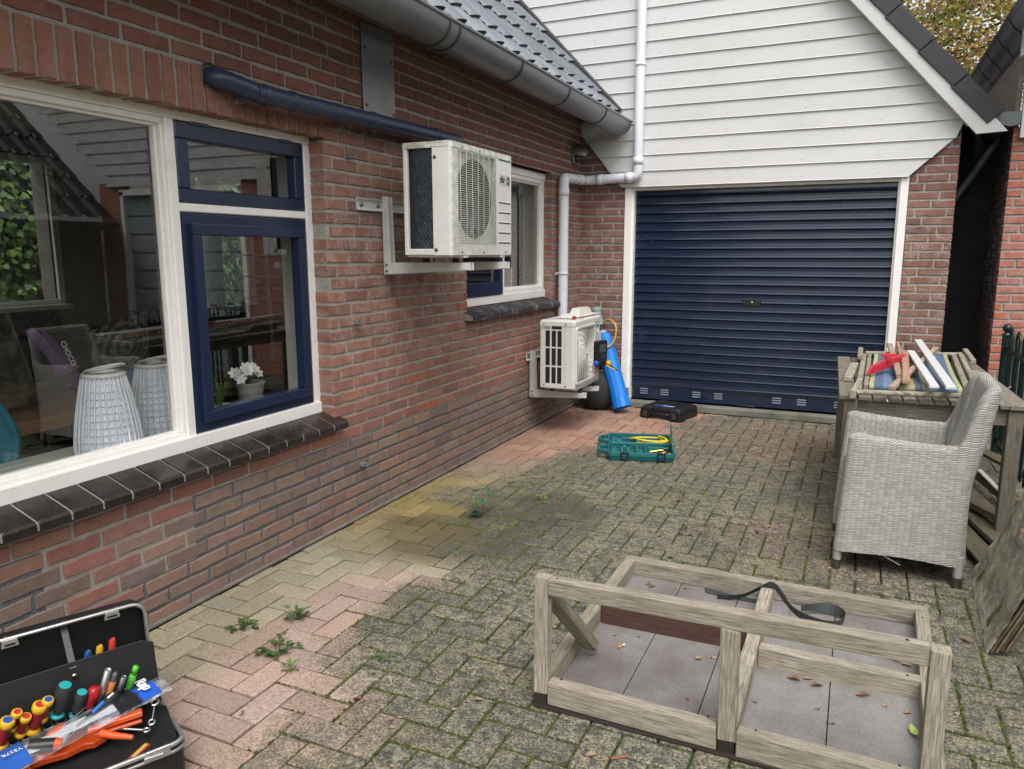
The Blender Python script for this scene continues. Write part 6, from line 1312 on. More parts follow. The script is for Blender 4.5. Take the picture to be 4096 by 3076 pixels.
fc = Vector((-2.63, 2.735, SZ)); b = MB(); b.lathe([(0, 0), (.046, 0), (.062, .115), (.068, .135), (.070, .14), (.064, .14), (.058, .12), (0, .12)], fc, 28, None, (.36, .37, .36)); b.build('pot', 'plastic', t)
b = MB(); blades(b, fc+Vector((0, 0, .12)), 60, .09, .06, (.05, .11, .05), .003); b.build('leaves', 'leaf_green', t)
for _ in range(13):
    b = MB(); a = rnd.uniform(0, 6.28); r_ = rnd.uniform(.0, .075); c_ = fc+Vector((r_*math.cos(a), r_*math.sin(a), .165+rnd.uniform(0, .065)-r_*.25)); ax_ = Vector((.8+math.cos(a)*r_*8, -.4+math.sin(a)*r_*8, .6)).normalized(); mq = ax_.to_track_quat('Z', 'Y').to_matrix()
    for k in range(6):
        an = k*1.047; u_ = mq @ Vector((math.cos(an), math.sin(an), .25)); v_ = mq @ Vector((-math.sin(an), math.cos(an), 0)); R_ = .027
        b.add([c_, c_+u_*R_*.5+v_*.011, c_+u_*R_+v_*.006, c_+u_*R_*1.1-v_*.003, c_+u_*R_*.5-v_*.011], [(0, 1, 2, 3, 4)], None, (.85, .88, .86))
    b.lathe([(0, .006), (.004, .003), (.004, 0)], c_, 6, ax_, (.6, .65, .2)); b.build('flower', 'plastic', t)
# kitchen things behind the far window
t = thing('orange_box', 'orange cardboard packet standing behind the far window', 'box', (-2.62, 5.45, 1.02)); b = MB(); b.box(-2.66, -2.58, 5.52, 5.68, 1.02, 1.25, (.75, .18, .04)); b.build('box', 'paper', t, .002); b = MB(); b.box(-2.6595, -2.5795, 5.535, 5.665, 1.03, 1.24, (.85, .8, .7)); b.build('print', 'paper', t)
one('glass_jar', (lambda b: (b.lathe([(0, 0), (.05, 0), (.052, .12), (.04, .15), (.042, .165), (0, .165)], (-2.55, 5.28, 1.02), 20, None, (.35, .38, .36)), b)[1])(MB()), 'plastic', 'glass storage jar behind the far window', 'jar', loc=(-2.55, 5.28, 1.02))
one('desk_lamp', (lambda b: (b.tube(rpath([(-2.65, 4.62, 1.02), (-2.65, 4.62, 1.2), (-2.62, 4.74, 1.33)], .08), .008, 8, (.1, .1, .11)), b.lathe([(.06, 0), (.05, .03), (.02, .05), (0, .055)], (-2.62, 4.76, 1.30), 16, (0, 0, 1), (.06, .06, .07)), b)[2])(MB()), 'plastic', 'black desk lamp behind the open blue sash', 'lamp', loc=(-2.65, 4.62, 1.02))
# ================================================================== THINGS IN THE ROOM
t = thing('oak_table', 'oak dining table inside behind the lantern', 'table', (-3.3, 1.6, 0))
b = MB(); b.box(-3.9, -3.0, -.3, 2.85, .645, .70, (1, 1, 1)); b.build('tabletop', 'oak', t, .004)
for x_, y_ in ((-3.06, 2.75), (-3.84, 2.75), (-3.06, -.2), (-3.84, -.2)): b = MB(); b.box(x_-.05, x_+.05, y_-.05, y_+.05, 0, .645, (.8, .8, .8)); b.build('leg', 'oak', t, .003)
b = MB(); b.grid(lambda a, v: Vector((-3.62+.50*a, 1.55+.70*v, .705+.20*abs(math.sin(a*2.3+v*2))*a+.03*mn.noise(Vector((a*3, v*3, 1))))), 12, 12, sm=False); one('paper_bag', b, 'kraft', 'crumpled brown paper sheet lying on the oak table', 'paper', loc=(-3.4, 1.5, .7))
b = MB(); b.grid(lambda a, v: Vector((-3.45+.05*math.sin(v*3), 2.36+.12*a*(1-.3*v)-.16*v, .705+.31*v))+Vector((.035*math.sin(a*math.pi), 0, .02*math.sin(a*7))), 12, 14); o_ = one('snack_bag', b, 'bag_print', 'purple plastic snack bag standing on the oak table', 'bag', loc=(-3.45, 2.35, .7), thick=.004)
text('CHOCO', .034, (-3.36, 2.31, .96), (0, .4, -1), (0, 1, .4), ('paper', (.8, .8, .8)), 'lettering', o_, bold=.001)
text('CHOCO', .04, (-3.395, 2.03, .90), (0, .35, -1), (0, 1, .35), ('paper', (.7, .7, .7)), 'lettering', None, bold=.001) if False else None
b = MB(); b.box(-3.42, -3.22, 2.50, 2.72, .702, .80, (.06, .16, .38)); o_ = one('blue_box', b, 'plastic', 'blue patterned box on the oak table behind the lantern', 'box', bevel=.002, loc=(-3.35, 2.2, .7))
# dark woven chair inside
t = thing('dining_chair', 'dark woven dining chair inside the room behind the lantern', 'chair', (-3.5, 3.2, 0))
b = MB(); b.grid(lambda a, v: Vector((-3.75+.55*a, 3.38+.06*math.cos(a*math.pi*2)*.5+.10*v, .45+.52*v-.06*(2*a-1)**2*v)), 16, 10, (.06, .06, .06), uvf=lambda a, v: (a*.55, v*.5)); b.build('backrest', 'wicker', t, thick=.04)
b = MB(); b.box(-3.76, -3.2, 2.92, 3.4, .38, .47, (1, 1, 1)); b.build('seat', 'fabric_dark', t, .02, 2)
for s_ in (-3.78, -3.18): b = MB(); b.grid(lambda a, v: Vector((s_, 2.92+.5*a, .1+.55*v)), 6, 6, (.06, .06, .06), uvf=lambda a, v: (a*.5, v*.5)); b.build('armrest', 'wicker', t, thick=.05)
t = thing('blue_chair', 'turquoise plastic chair back at the left edge of the big window', 'chair', (-2.95, 1.62, 0))
b = MB(); b.grid(lambda a, v: Vector((-2.92-.05*math.sin(a*math.pi), 1.60+.20*math.sin(a*math.pi*.5+.0)*(.55+.45*math.sin(v*math.pi)), .45+.40*v)), 10, 12, (.01, .22, .30)); b.build('backrest', 'plastic', t, thick=.02)
b = MB(); b.box(-3.3, -2.95, 1.3, 1.62, .42, .45, (.01, .22, .30)); b.build('seat', 'plastic', t, .01); 
for x_, y_ in ((-3.25, 1.35), (-3.0, 1.35), (-3.25, 1.57), (-3.0, 1.57)): b = MB(); b.tube([(x_, y_, 0), (x_, y_, .42)], .012, 8, (.6, .6, .6)); b.build('leg', 'plastic', t)
t = thing('sofa', 'dark sofa along the back of the room', 'sofa', (-4.6, 3.7, 0))
b = MB(); b.box(-5.0, -4.2, 2.9, 5.2, .15, .45); b.build('seat', 'fabric_dark', t, .04, 3); b = MB(); b.box(-5.1, -4.9, 2.9, 5.2, .4, .85); b.build('backrest', 'fabric_dark', t, .05, 3); b = MB(); b.box(-5.0, -4.2, 2.75, 2.92, .15, .62); b.build('armrest', 'fabric_dark', t, .04, 3)
b = MB(); c_ = Vector((-4.35, 3.38, .78))
b.grid(lambda a, v: c_+Vector((.02+.06*math.sin(a*math.pi)*math.sin(v*math.pi), (a-.5)*.42, (v-.5)*.32+.1*(a-.5))), 20, 20, vcf=lambda a, v, p: ((.45, .43, .38) if int(math.hypot((a-.5)*1.2, v-.5)*13) % 2 else (.10, .10, .10)), sm=True); one('cushion', b, 'matt_plastic', 'cushion with dark rings on the sofa back', 'cushion', loc=tuple(c_), thick=.02)
for ly, lx in ((3.05, -6.5), (3.35, -6.5)):
    t = thing('sill_plant', 'pot plant on the rear window sill, ' + ('left' if ly < 3.2 else 'right') + ' of the two', 'plant', (lx, ly, .92)); b = MB(); b.lathe([(0, 0), (.06, 0), (.09, .06), (.07, .12), (0, .12)], (lx, ly, .92), 16, None, (.35, .35, .36)); b.build('pot', 'plastic', t); b = MB(); blades(b, (lx, ly, 1.03), 40, .16, .1, (.12, .18, .07), .01); b.build('leaves', 'leaf_green', t)
# ================================================================== TOOL CASE
Hc = Vector((-1.78, 1.395, 0)); eL = Vector((-.43, -.9, 0)).normalized(); eD = Vector((.9, -.43, 0)).normalized()
def T(l, d, z): return Hc+eL*l+eD*d+Vector((0, 0, z))
tc = thing('tool_case', 'open black tool case with aluminium rims standing against the wall', 'tool case', tuple(T(.24, .15, 0)))
CLn, DP, ZR = .48, .30, .118
def tray(mb, l0, l1, d0, d1, z0, z1, r, w=.006):
    def P_(ins): 
        o_ = []
        for cl, cd, a0 in ((l1-r, d1-r, 0), (l0+r, d1-r, 90), (l0+r, d0+r, 180), (l1-r, d0+r, 270)):
            for k in range(5): a = R(a0+k*22.5); o_.append((cl+(r-ins)*math.cos(a), cd+(r-ins)*math.sin(a)))
        return o_
    return P_
P_ = tray(None, 0, CLn, 0, DP, 0, ZR, .035); o_ = P_(0); i_ = P_(.006); n_ = len(o_)
b = MB(); vs = [T(l, d, .004) for l, d in P_(.008)]+[T(l, d, .014) for l, d in o_]+[T(l, d, ZR) for l, d in o_]+[T(l, d, ZR) for l, d in i_]+[T(l, d, .012) for l, d in i_]
b.add(vs, [(k*n_+i, k*n_+(i+1) % n_, (k+1)*n_+(i+1) % n_, (k+1)*n_+i) for k in range(4) for i in range(n_)]+[tuple(range(4*n_, 5*n_))]); b.build('base', 'case_black', tc)
b = MB(); b.tube([T(l, d, ZR+.002) for l, d in P_(.002)], .0065, 8, closed=True); b.tube([T(l, d, ZR-.016) for l, d in P_(-.002)], .0045, 8, closed=True, col=(.8, .8, .8)); b.build('base_rim', 'aluminium', tc)
LH = .265; tilt = R(4)
def LT(l, h, d=0): return T(l, d*math.cos(tilt)-h*math.sin(tilt), ZR+.004+h*math.cos(tilt)+d*math.sin(tilt))
def LP(ins):
    r = .035; o2 = []
    for cl, ch_, a0 in ((CLn-r, LH-r, 0), (r, LH-r, 90), (r, r, 180), (CLn-r, r, 270)):
        for k in range(5): a = R(a0+k*22.5); o2.append((cl+(r-ins)*math.cos(a), ch_+(r-ins)*math.sin(a)))
    return o2
lo, li_ = LP(0), LP(.005); n_ = len(lo)
b = MB(); vs = [LT(l, h, 0) for l, h in li_]+[LT(l, h, 0) for l, h in lo]+[LT(l, h, -.05) for l, h in lo]+[LT(l, h, -.058) for l, h in LP(.012)]
b.add(vs, [(k*n_+i, (k+1)*n_+i, (k+1)*n_+(i+1) % n_, k*n_+(i+1) % n_) for k in range(3) for i in range(n_)]+[tuple(range(3*n_, 4*n_))])
vs = [LT(l, h, 0) for l, h in li_]+[LT(l, h, -.046) for l, h in li_]; b.add(vs, [(i, (i+1) % n_, n_+(i+1) % n_, n_+i) for i in range(n_)]+[tuple(range(n_, 2*n_))], None, (.8, .8, .8)); b.build('lid', 'case_black', tc)
b = MB(); b.tube([LT(l, h, .002) for l, h in LP(.001)], .0055, 8, closed=True); b.build('lid_rim', 'aluminium', tc)
for l in (.085, .325):
    b = MB(); b.prism([(l-.02, LH-.022), (l+.02, LH-.022), (l+.017, LH-.002), (l-.017, LH-.002)], LT(0, 0, .004), eL, LT(0, 1, 0)-LT(0, 0, 0), eD*.004, (1, 1, 1)); b.prism([(l-.012, LH-.018), (l+.012, LH-.018), (l+.012, LH-.012), (l-.012, LH-.012)], LT(0, 0, .0085), eL, LT(0, 1, 0)-LT(0, 0, 0), eD*.001, (.1, .1, .1)); b.build('catch', 'aluminium', tc, .001)
for l in (.07, .105, .20, .33, .36): b = MB(); b.lathe([(0, .002), (.004, .0015), (.005, 0)], LT(l, LH, -.012), 8, (0, 0, 1)); b.build('rivet', 'chrome', tc)
for l, d in ((.07, DP), (.36, DP)):
    b = MB(); b.beam(T(l-.03, d+.004, ZR-.004), T(l+.03, d+.004, ZR-.004), .006, .03, (0, 0, 1), (1, 1, 1)); b.beam(T(l-.012, d+.009, ZR-.010), T(l+.035, d+.009, ZR-.006), .006, .014, (0, 0, 1), (.9, .9, .9)); b.build('latch', 'aluminium', tc, .002)
# pocket board in the lid with loops
b = MB(); pbv = lambda l, z: T(l, .045+.09*(.30-z)*.9, z)
b.prism([(.0, 0), (CLn, 0), (CLn, .165), (.46, .172), (.03, .178), (.0, .165)], T(0, .082, .125), eL, Vector((0, 0, 1))-eD*.22, eD*.004); b.build('pocket_board', 'case_black', tc, .001)
b = MB(); b.beam(LT(.20, LH-.015, -.02), T(.20, .052, .285), .016, .003, eD, (6, 6, 6)); b.build('strap', 'case_black', tc); b = MB(); b.lathe([(0, .003), (.006, .002), (.007, 0)], T(.20, .062, .268), 10, eD, (.8, .6, .5)); b.build('rivet', 'chrome', tc)
for l in (.045, .06, .078, .097, .118, .143, .163, .185, .212, .245, .275, .30, .325, .35, .375, .41):
    b = MB(); w_ = .011; b.tube([T(l+w_*math.cos(math.pi*k/6), .098+.014*math.sin(math.pi*k/6)-(.02 if k in (0, 6) else 0), .205-.12*l) for k in range(7)], .0016, 5, (14, 14, 14)); b.grid(lambda a, v, l=l: T(l+w_*math.cos(math.pi*a), .098+.013*math.sin(math.pi*a), .13+(.075-.12*l)*v), 6, 1); b.build('tool_loop', 'case_black', tc)
# tools in the lid: each stands on its own
def tool(nm, lb, cat, l, ztop, L, r, parts, lean=.0, d=.098, grp=None):
    top = T(l-.0, d+.03*1.0+lean, ztop); bot = T(l+.25*L, d-.0, ztop-L); ax_ = (top-bot).normalized(); t = thing(nm, lb, cat, tuple(bot), grp)
    for pn, mat, col, prof in parts: b = MB(); b.lathe([(r*a, L*q) for a, q in prof], bot, 12, ax_, col); b.build(pn, mat, t)
    return t
def vde(lb, l, z, cc, sc=1.0):
    r = .0145*sc; tool('insulated_screwdriver', lb, 'screwdriver', l, z, .075*sc, r, [('grip', 'plastic', (.32, .02, .03), [(.6, .0), (.9, .3), (.75, .62), (.95, .8)]), ('guard', 'plastic', (.80, .48, .01), [(.0, -.08), (1.15, -.06), (1.0, .04), (.6, .10)]), ('top', 'plastic', (.80, .48, .01), [(.95, .76), (1.1, .84), (1.05, .97), (.85, 1.0), (.7, 1.0)]), ('end', 'plastic', cc, [(.7, 1.0), (0, 1.003)])], grp='red and yellow screwdrivers in the tool case')
rd, bl_ = (.55, .03, .03), (.02, .10, .45)
vde('largest yellow and red screwdriver with blue end, leftmost in the lid', .356, .249, bl_, 1.1); vde('small yellow and red screwdriver behind the leftmost one', .335, .262, rd, .8); vde('small yellow and red screwdriver third from the left', .318, .243, rd, .85); vde('large yellow and red screwdriver with red end', .286, .262, rd, 1.12); vde('yellow and red screwdriver with blue end beside the black handles', .268, .268, bl_, .9)
tq = (.02, .42, .42)
for lb, l, z, s_ in (('larger black screwdriver with turquoise cap', .229, .292, 1.15), ('smaller black screwdriver with turquoise cap', .194, .258, .95)):
    tool('screwdriver', lb, 'screwdriver', l, z, .085*s_, .016*s_, [('grip', 'matt_plastic', (.03, .035, .035), [(.55, .08), (.8, .3), (1.0, .7), (1.05, .9), (.8, 1.0)]), ('cap', 'plastic', tq, [(.8, 1.0), (0, 1.01)]), ('ring', 'plastic', tq, [(.5, .0), (1.0, .02), (.9, .07), (.5, .09)])], grp='screwdrivers with turquoise caps')
tool('screwdriver', 'screwdriver with a glossy all red handle in the lid', 'screwdriver', .163, .258, .08, .016, [('grip', 'plastic', (.42, .01, .02), [(.5, 0), (.6, .2), (.95, .55), (1.05, .8), (.8, .97), (0, 1.0)])])
tool('steel_tube', 'longer open steel tube upright in the lid', 'tube', .130, .296, .10, .009, [('tube', 'steel', (1, 1, 1), [(1, 0), (1, 1), (.7, 1), (.7, .8)])]); tool('steel_tube', 'short thin steel tube left of the green pen', 'tube', .094, .262, .06, .007, [('tube', 'steel', (.7, .7, .7), [(1, 0), (1, 1), (.6, 1), (.6, .8)])])
tool('orange_marker', 'orange marker pen with grey tip in the lid', 'pen', .114, .280, .075, .009, [('body', 'plastic', (.75, .25, .08), [(1, 0), (1, .62), (.8, .64)]), ('tip', 'matt_plastic', (.12, .13, .13), [(.8, .62), (.75, .9), (.6, 1.0), (0, 1.0)])]); tool('green_marker', 'bright green marker pen upright near the right end of the lid', 'pen', .063, .280, .075, .009, [('body', 'plastic', (.10, .50, .03), [(.9, 0), (1.1, .3), (1, .6), (.7, .62)]), ('cap', 'plastic', (.12, .60, .04), [(.55, .6), (.5, .75), (.85, .78), (.85, .98), (0, 1)])])
for lb, l, z, cc in (('blue plier handle end behind the pocket board', .155, .308, (.02, .10, .30)), ('yellow and blue plier handle end behind the pocket board', .126, .313, (.7, .4, .02)), ('red and yellow plier handle end behind the pocket board', .094, .322, (.6, .05, .03))):
    b = MB(); b.tube([T(l+.01, .012, .24), T(l+.002, .02, z-.006), T(l, .024, z)], [.008, .009, .004], 8, cc); one('plier_handle', b, 'plastic', lb, 'pliers', 'plier handles behind the pocket board', loc=tuple(T(l, .02, .24)))
# textured flap over the base with tools on top
def fl(l, d): return T(l, d, .150-.03*(d-.1)/.2)
fb = MB(); fb.prism([(.0, .13), (.012, .265), (.05, .30), (CLn, .30), (CLn, .10), (.03, .10)], T(0, 0, .146), eL, eD-Vector((0, 0, .12)), (0, 0, .003)); fb.build('textured_flap', 'case_black', tc, .001)
b = MB(); b.box(0, 0, 0, 0, 0, 0) if False else None
b = MB()
def bagf(a, v): l = .0+.42*a-.02*(v-.5); dd = .128+.075*a+(.088+.03*a)*(v-.5); return T(l, dd, .198+.012*math.sin(v*math.pi)+.006*mn.noise(Vector((a*9, v*5, 3)))-.028*a)
b.grid(bagf, 40, 12); tb_ = one('plastic_bag', b, 'bag_plastic', 'long clear plastic packaging lying across the tool case', 'packaging', loc=tuple(T(.2, .1, .17)))
b = MB(); b.grid(lambda a, v: bagf(.06+.26*a, .06+.88*v)+Vector((0, 0, .0025)), 12, 8, vcf=lambda a, v, p: (.02, .12, .60) if a < .42 else (.015, .015, .02)); b.build('blue_label', 'plastic', tb_)
b = MB(); b.grid(lambda a, v: bagf(.80+.22*a, .02+.96*v)+Vector((0, 0, .0025)), 8, 8, (.03, .13, .5)); b.build('blue_label', 'plastic', tb_)
b = MB(); b.grid(lambda a, v: bagf(.2+.6*a, .3+.4*v)-Vector((0, 0, .004)), 14, 4, (.70, .71, .72)); b.build('backing_card', 'paper', tb_)
e_t = (bagf(.08, 1)-bagf(.08, 0)).normalized(); e_u = (bagf(0, .5)-bagf(.1, .5)).normalized()
text('Rap', .040, bagf(.150, .10)+Vector((0, 0, .020)), e_t, e_u, ('paper', (1, 1, 1)), 'lettering', tb_, bold=.0012)
text('Y527R', .016, bagf(.82, .55)+Vector((0, 0, .010)), -e_u, e_t, ('paper', (.8, .85, 1)), 'lettering', tb_)
# orange plastic pipe cutter
OR = (.78, .11, .02)
t = thing('pipe_cutter', 'orange pipe cutter with long jaws lying on the flap', 'cutter', tuple(T(.22, .2, .155)))
def fq(l, d, z=.168): return T(l, d, z-.03*(d-.1)/.2)
b = MB(); b.prism([(.335, .190), (.30, .160), (.255, .150), (.215, .157), (.185, .172), (.165, .195), (.165, .212), (.195, .222), (.215, .215), (.255, .222), (.30, .215), (.335, .215)], T(0, 0, .175), eL, eD-Vector((0, 0, .15)), (0, 0, .016), OR)
for q in range(9): b.beam(fq(.215+q*.008, .168, .194), fq(.215+q*.008, .20, .194), .003, .003, (0, 0, 1), (.6, .08, .015)); b.build('body', 'plastic', t, .003)
b = MB(); b.beam(fq(.20, .175, .180), fq(.075, .195, .192), .022, .014, (0, 0, 1), OR); b.beam(fq(.19, .19, .172), fq(.08, .208, .178), .012, .008, (0, 0, 1), (.55, .07, .02)); b.build('jaw', 'plastic', t, .002)
b = MB(); b.tube([fq(.175, .205, .182), fq(.15, .232, .182), fq(.115, .262, .182)], [.011, .009, .006], 8, OR); b.build('handle', 'plastic', t); b = MB(); b.tube([fq(.335, .21), fq(.36, .215), fq(.39, .235)], [.011, .009, .007], 8, OR); b.tube([fq(.335, .225), fq(.37, .25), fq(.385, .27)], [.009, .008, .006], 8, OR); b.build('handle', 'plastic', t)
b = MB(); b.tube([fq(.325, .178, .195), fq(.275, .205, .197)], [.016, .015], 12, (.02, .02, .02)); b.tube([fq(.275, .205, .197), fq(.262, .212, .196)], [.0155, .012], 12, OR); b.build('knob', 'plastic', t)
t = thing('long_screwdriver', 'screwdriver with orange handle and long steel shaft', 'screwdriver', tuple(fq(.27, .16)))
b = MB(); b.lathe([(0, 0), (.011, .002), (.013, .02), (.012, .035), (.009, .045), (.006, .05)], fq(.285, .165, .188), 10, fq(.13, .065, .195)-fq(.285, .165, .188), OR); b.build('grip', 'plastic', t)
b = MB(); b.tube([fq(.262, .15, .190), fq(.13, .065, .196)], .0028, 7); b.build('shaft', 'chrome', t)
t = thing('bit_screwdriver', 'black ratchet screwdriver with blue stripe lying across the bag', 'screwdriver', tuple(fq(.15, .13)))
p0, p1 = fq(.205, .165, .196), fq(.11, .105, .205); b = MB(); b.lathe([(.007, .0), (.012, .03), (.015, .07), (.0155, .095), (.012, .108), (0, .112)], p0, 12, p1-p0, (.02, .02, .022)); b.build('grip', 'matt_plastic', t)
b = MB(); ax_ = (p1-p0).normalized(); b.tube([p0+ax_*.025+Vector((.004, 0, .011)), p0+ax_*.06+Vector((.005, 0, .0145))], .0045, 8, (.03, .22, .7)); b.tube([p0+ax_*.075+Vector((.004, 0, .0135)), p0+ax_*.095+Vector((.004, 0, .013))], .0035, 8, (.85, .85, .85)); b.build('stripe', 'plastic', t)
b = MB(); b.lathe([(.009, -.02), (.0095, 0), (.008, .003)], p0, 12, ax_); b.tube([p0-ax_*.02, p0-ax_*.045], .003, 6); b.build('chuck', 'chrome', t)
def ring_spanner(lb, c0, c1, r0, r1):
    b = MB(); c0, c1 = Vector(c0), Vector(c1); d_ = (c1-c0).normalized(); s_ = d_.cross(Vector((0, 0, 1)))
    for c_, r_ in ((c0, r0), (c1, r1)): b.tube([c_+d_*(r_*math.cos(k*math.pi/8))+s_*(r_*math.sin(k*math.pi/8)) for k in range(16)], r_*.36, 6, closed=True, flat=1.2)
    b.tube([c0+d_*r0, c1-d_*r1], .0035, 6); one('spanner', b, 'chrome', lb, 'spanner', 'spanners on the flap', loc=tuple(c0))
ring_spanner('chrome ring spanner nearest the camera on the flap', fq(.078, .238, .170), fq(.19, .15, .168), .008, .007)
ring_spanner('chrome spanner whose ring lies right of the nearest one', fq(.06, .218, .171), fq(.037, .165, .185), .008, .010)
b = MB(); b.tube([fq(.16, .17, .18), fq(.135, .15, .182)], [.005, .006], 8, (.6, .65, .68)); b.tube([fq(.135, .15, .182), fq(.09, .12, .19)], .0015, 5, (.6, .6, .6)); one('tester', b, 'plastic', 'thin voltage tester with clear handle beside the orange jaw', 'tester', loc=tuple(fq(.16, .17)))
t = thing('craft_knife', 'small red blade packet in the open base of the case', 'packet', tuple(T(.1, .30, .10))); b = MB(); b.beam(T(.13, .285, .115), T(.08, .255, .12), .018, .006, (0, 0, 1), (.35, .03, .03)); b.build('body', 'plastic', t, .001); b = MB(); b.beam(T(.125, .283, .1185), T(.085, .258, .1235), .010, .001, (0, 0, 1), (.6, .45, .1)); b.build('print', 'plastic', t)
t = thing('pliers', 'bare metal pliers lying in the open base of the case', 'pliers', tuple(T(.1, .30, .06))); b = MB(); b.tube([T(.15, .285, .09), T(.10, .275, .10), T(.06, .262, .105)], [.005, .008, .003], 6); b.build('jaw', 'steel', t); b = MB(); b.tube([T(.15, .285, .09), T(.20, .28, .085)], .004, 6); b.tube([T(.15, .28, .09), T(.20, .265, .085)], .004, 6); b.build('handle', 'steel', t)
# ================================================================== WEEDS, LEAVES
def leaf(mb, c, d, s_, L, w, col, cup=.15):
    c, d, s_ = Vector(c), Vector(d).normalized(), Vector(s_).normalized(); up = d.cross(s_)
    mb.add([c, c+d*L*.35+s_*w*.5+up*cup*w, c+d*L*.7+s_*w*.38+up*cup*w*.6, c+d*L, c+d*L*.7-s_*w*.38+up*cup*w*.6, c+d*L*.35-s_*w*.5+up*cup*w, c+d*L*.5], [(0, 1, 6), (1, 2, 6), (2, 3, 6), (3, 4, 6), (4, 5, 6), (5, 0, 6)], None, col)
def rosette(mb, c, n, h, r_, col, lf=.03):
    c = Vector(c)
    for _ in range(n):
        a = rnd.uniform(0, 6.28); hh_ = h*rnd.uniform(.2, 1); rr2 = r_*rnd.uniform(.3, 1); e = c+Vector((math.cos(a)*rr2, math.sin(a)*rr2, hh_)); k = rnd.uniform(.6, 1.35); cc = tuple(x*k for x in col)
        mb.tube([c, c.lerp(e, .6)+Vector((0, 0, hh_*.15)), e], .0012, 4, tuple(x*.8 for x in cc), caps=False)
        for j_ in range(3):
            aa = a+rnd.uniform(-1, 1); leaf(mb, e-Vector((math.cos(a), math.sin(a), 0))*lf*.3*j_, (math.cos(aa), math.sin(aa), rnd.uniform(-.2, .5)), (-math.sin(aa), math.cos(aa), rnd.uniform(-.3, .3)), lf*rnd.uniform(.6, 1.2), lf*.6, cc)
gr1, gr2 = (.06, .13, .03), (.10, .20, .03)
for (x_, y_), n, h, r_, c_, lf, lb in (((-1.85, 2.09), 16, .07, .055, gr1, .034, 'leafy weed standing upright on the clean pavers close to the wall'), ((-1.98, 1.955), 9, .03, .06, (.05, .09, .02), .04, 'flattened wilting weed nearest the wall'), ((-1.745, 1.87), 26, .04, .085, gr1, .034, 'spreading weed, largest on the pink pavers'), ((-1.63, 1.80), 10, .03, .04, gr2, .022, 'bright small weed in front of the spreading one'), ((-1.37, 1.99), 16, .025, .06, gr2, .02, 'low creeping clover weed in the grey paving'), ((-1.24, 2.06), 6, .015, .03, gr1, .016, 'tiny weed right of the creeping one'), ((-1.52, 3.75), 7, .05, .04, gr2, .03, 'small bright weed right of the maple seedling')):
    b = MB(); rosette(b, (x_, y_, -.005), int(n*.9), h*.8, r_*.85, c_, lf*.66); one('weed', b, 'leaf_green', lb, 'weed', 'weeds between the pavers', loc=(x_, y_, 0))
t = thing('maple_seedling', 'maple seedling with lobed leaves growing in the wet patch', 'seedling', (-1.72, 3.40, 0)); c_ = Vector((-1.72, 3.40, 0))
b = MB(); b.tube([c_, c_+Vector((.005, 0, .06)), c_+Vector((-.005, 0, .125))], .002, 6, (.25, .06, .05)); b.build('stem', 'leaf_dry', t)
for an, hh_, L, k in ((2.7, .12, .075, 1.1), (.3, .115, .07, .9), (5.2, .09, .065, 1.2), (4.2, .02, .075, .45), (1.4, .13, .06, 1)):
    b = MB(); d_ = Vector((math.cos(an), math.sin(an), 0)); o = c_+Vector((0, 0, hh_)); e = o+d_*L*.5+Vector((0, 0, .01)); b.tube([o, e], .001, 4, (.3, .12, .06), caps=False)
    for q, ll in ((-1.1, .6), (-.55, .85), (0, 1.05), (.55, .85), (1.1, .6)): dd = Vector((math.cos(an+q), math.sin(an+q), -.15)); leaf(b, e-d_*.008, dd, (-math.sin(an+q), math.cos(an+q), .1), L*ll*.75, L*.42, (.055*k, .14*k, .055*k))
    b.build('leaf', 'leaf_green', t)
b = MB()
for (x_, y_), n in (((-1.60, 2.88), 12), ((-1.41, 2.56), 3), ((-1.55, 2.42), 5), ((-1.70, 2.0), 6), ((-1.50, 3.35), 22), ((-1.86, 3.2), 14), ((-1.2, 4.45), 14), ((-1.05, 4.2), 20), ((-.85, 4.25), 18), ((-1.0, 4.05), 12), ((-.62, 3.95), 10), ((-1.25, 4.0), 10), ((-.9, 4.6), 8), ((-1.85, 3.55), 20)):
    blades(b, (x_, y_, -.008), n, .04, .035, (.09, .19, .03), .0017)
for _ in range(60):
    r_ = rnd.choice(pav_rects); x_, y_ = r_[0], rnd.uniform(r_[1], r_[3])
    if -2.2 < x_ < .4 and 1 < y_ < 5.2: blades(b, (x_, y_, -.008), 4, .022, .02, (.09, .17, .03), .0014)
tag(b.build('grass_tufts', 'leaf_green'), 'short grass tufts sprouting from the paving joints', 'grass', None, 'stuff')
b = MB(); blades(b, (-1.40, 2.62, -.005), 22, .06, .04, (.42, .36, .22), .0012); one('dry_grass_tuft', b, 'leaf_green', 'tuft of dry straw coloured grass left of the timber frame', 'grass', loc=(-1.40, 2.62, 0))
b = MB(); blades(b, (-1.27, 1.86, -.005), 12, .045, .06, (.42, .38, .24), .0012); one('dry_grass_tuft', b, 'leaf_green', 'dry straw tuft in the middle of the near paving', 'grass', loc=(-1.27, 1.86, 0))
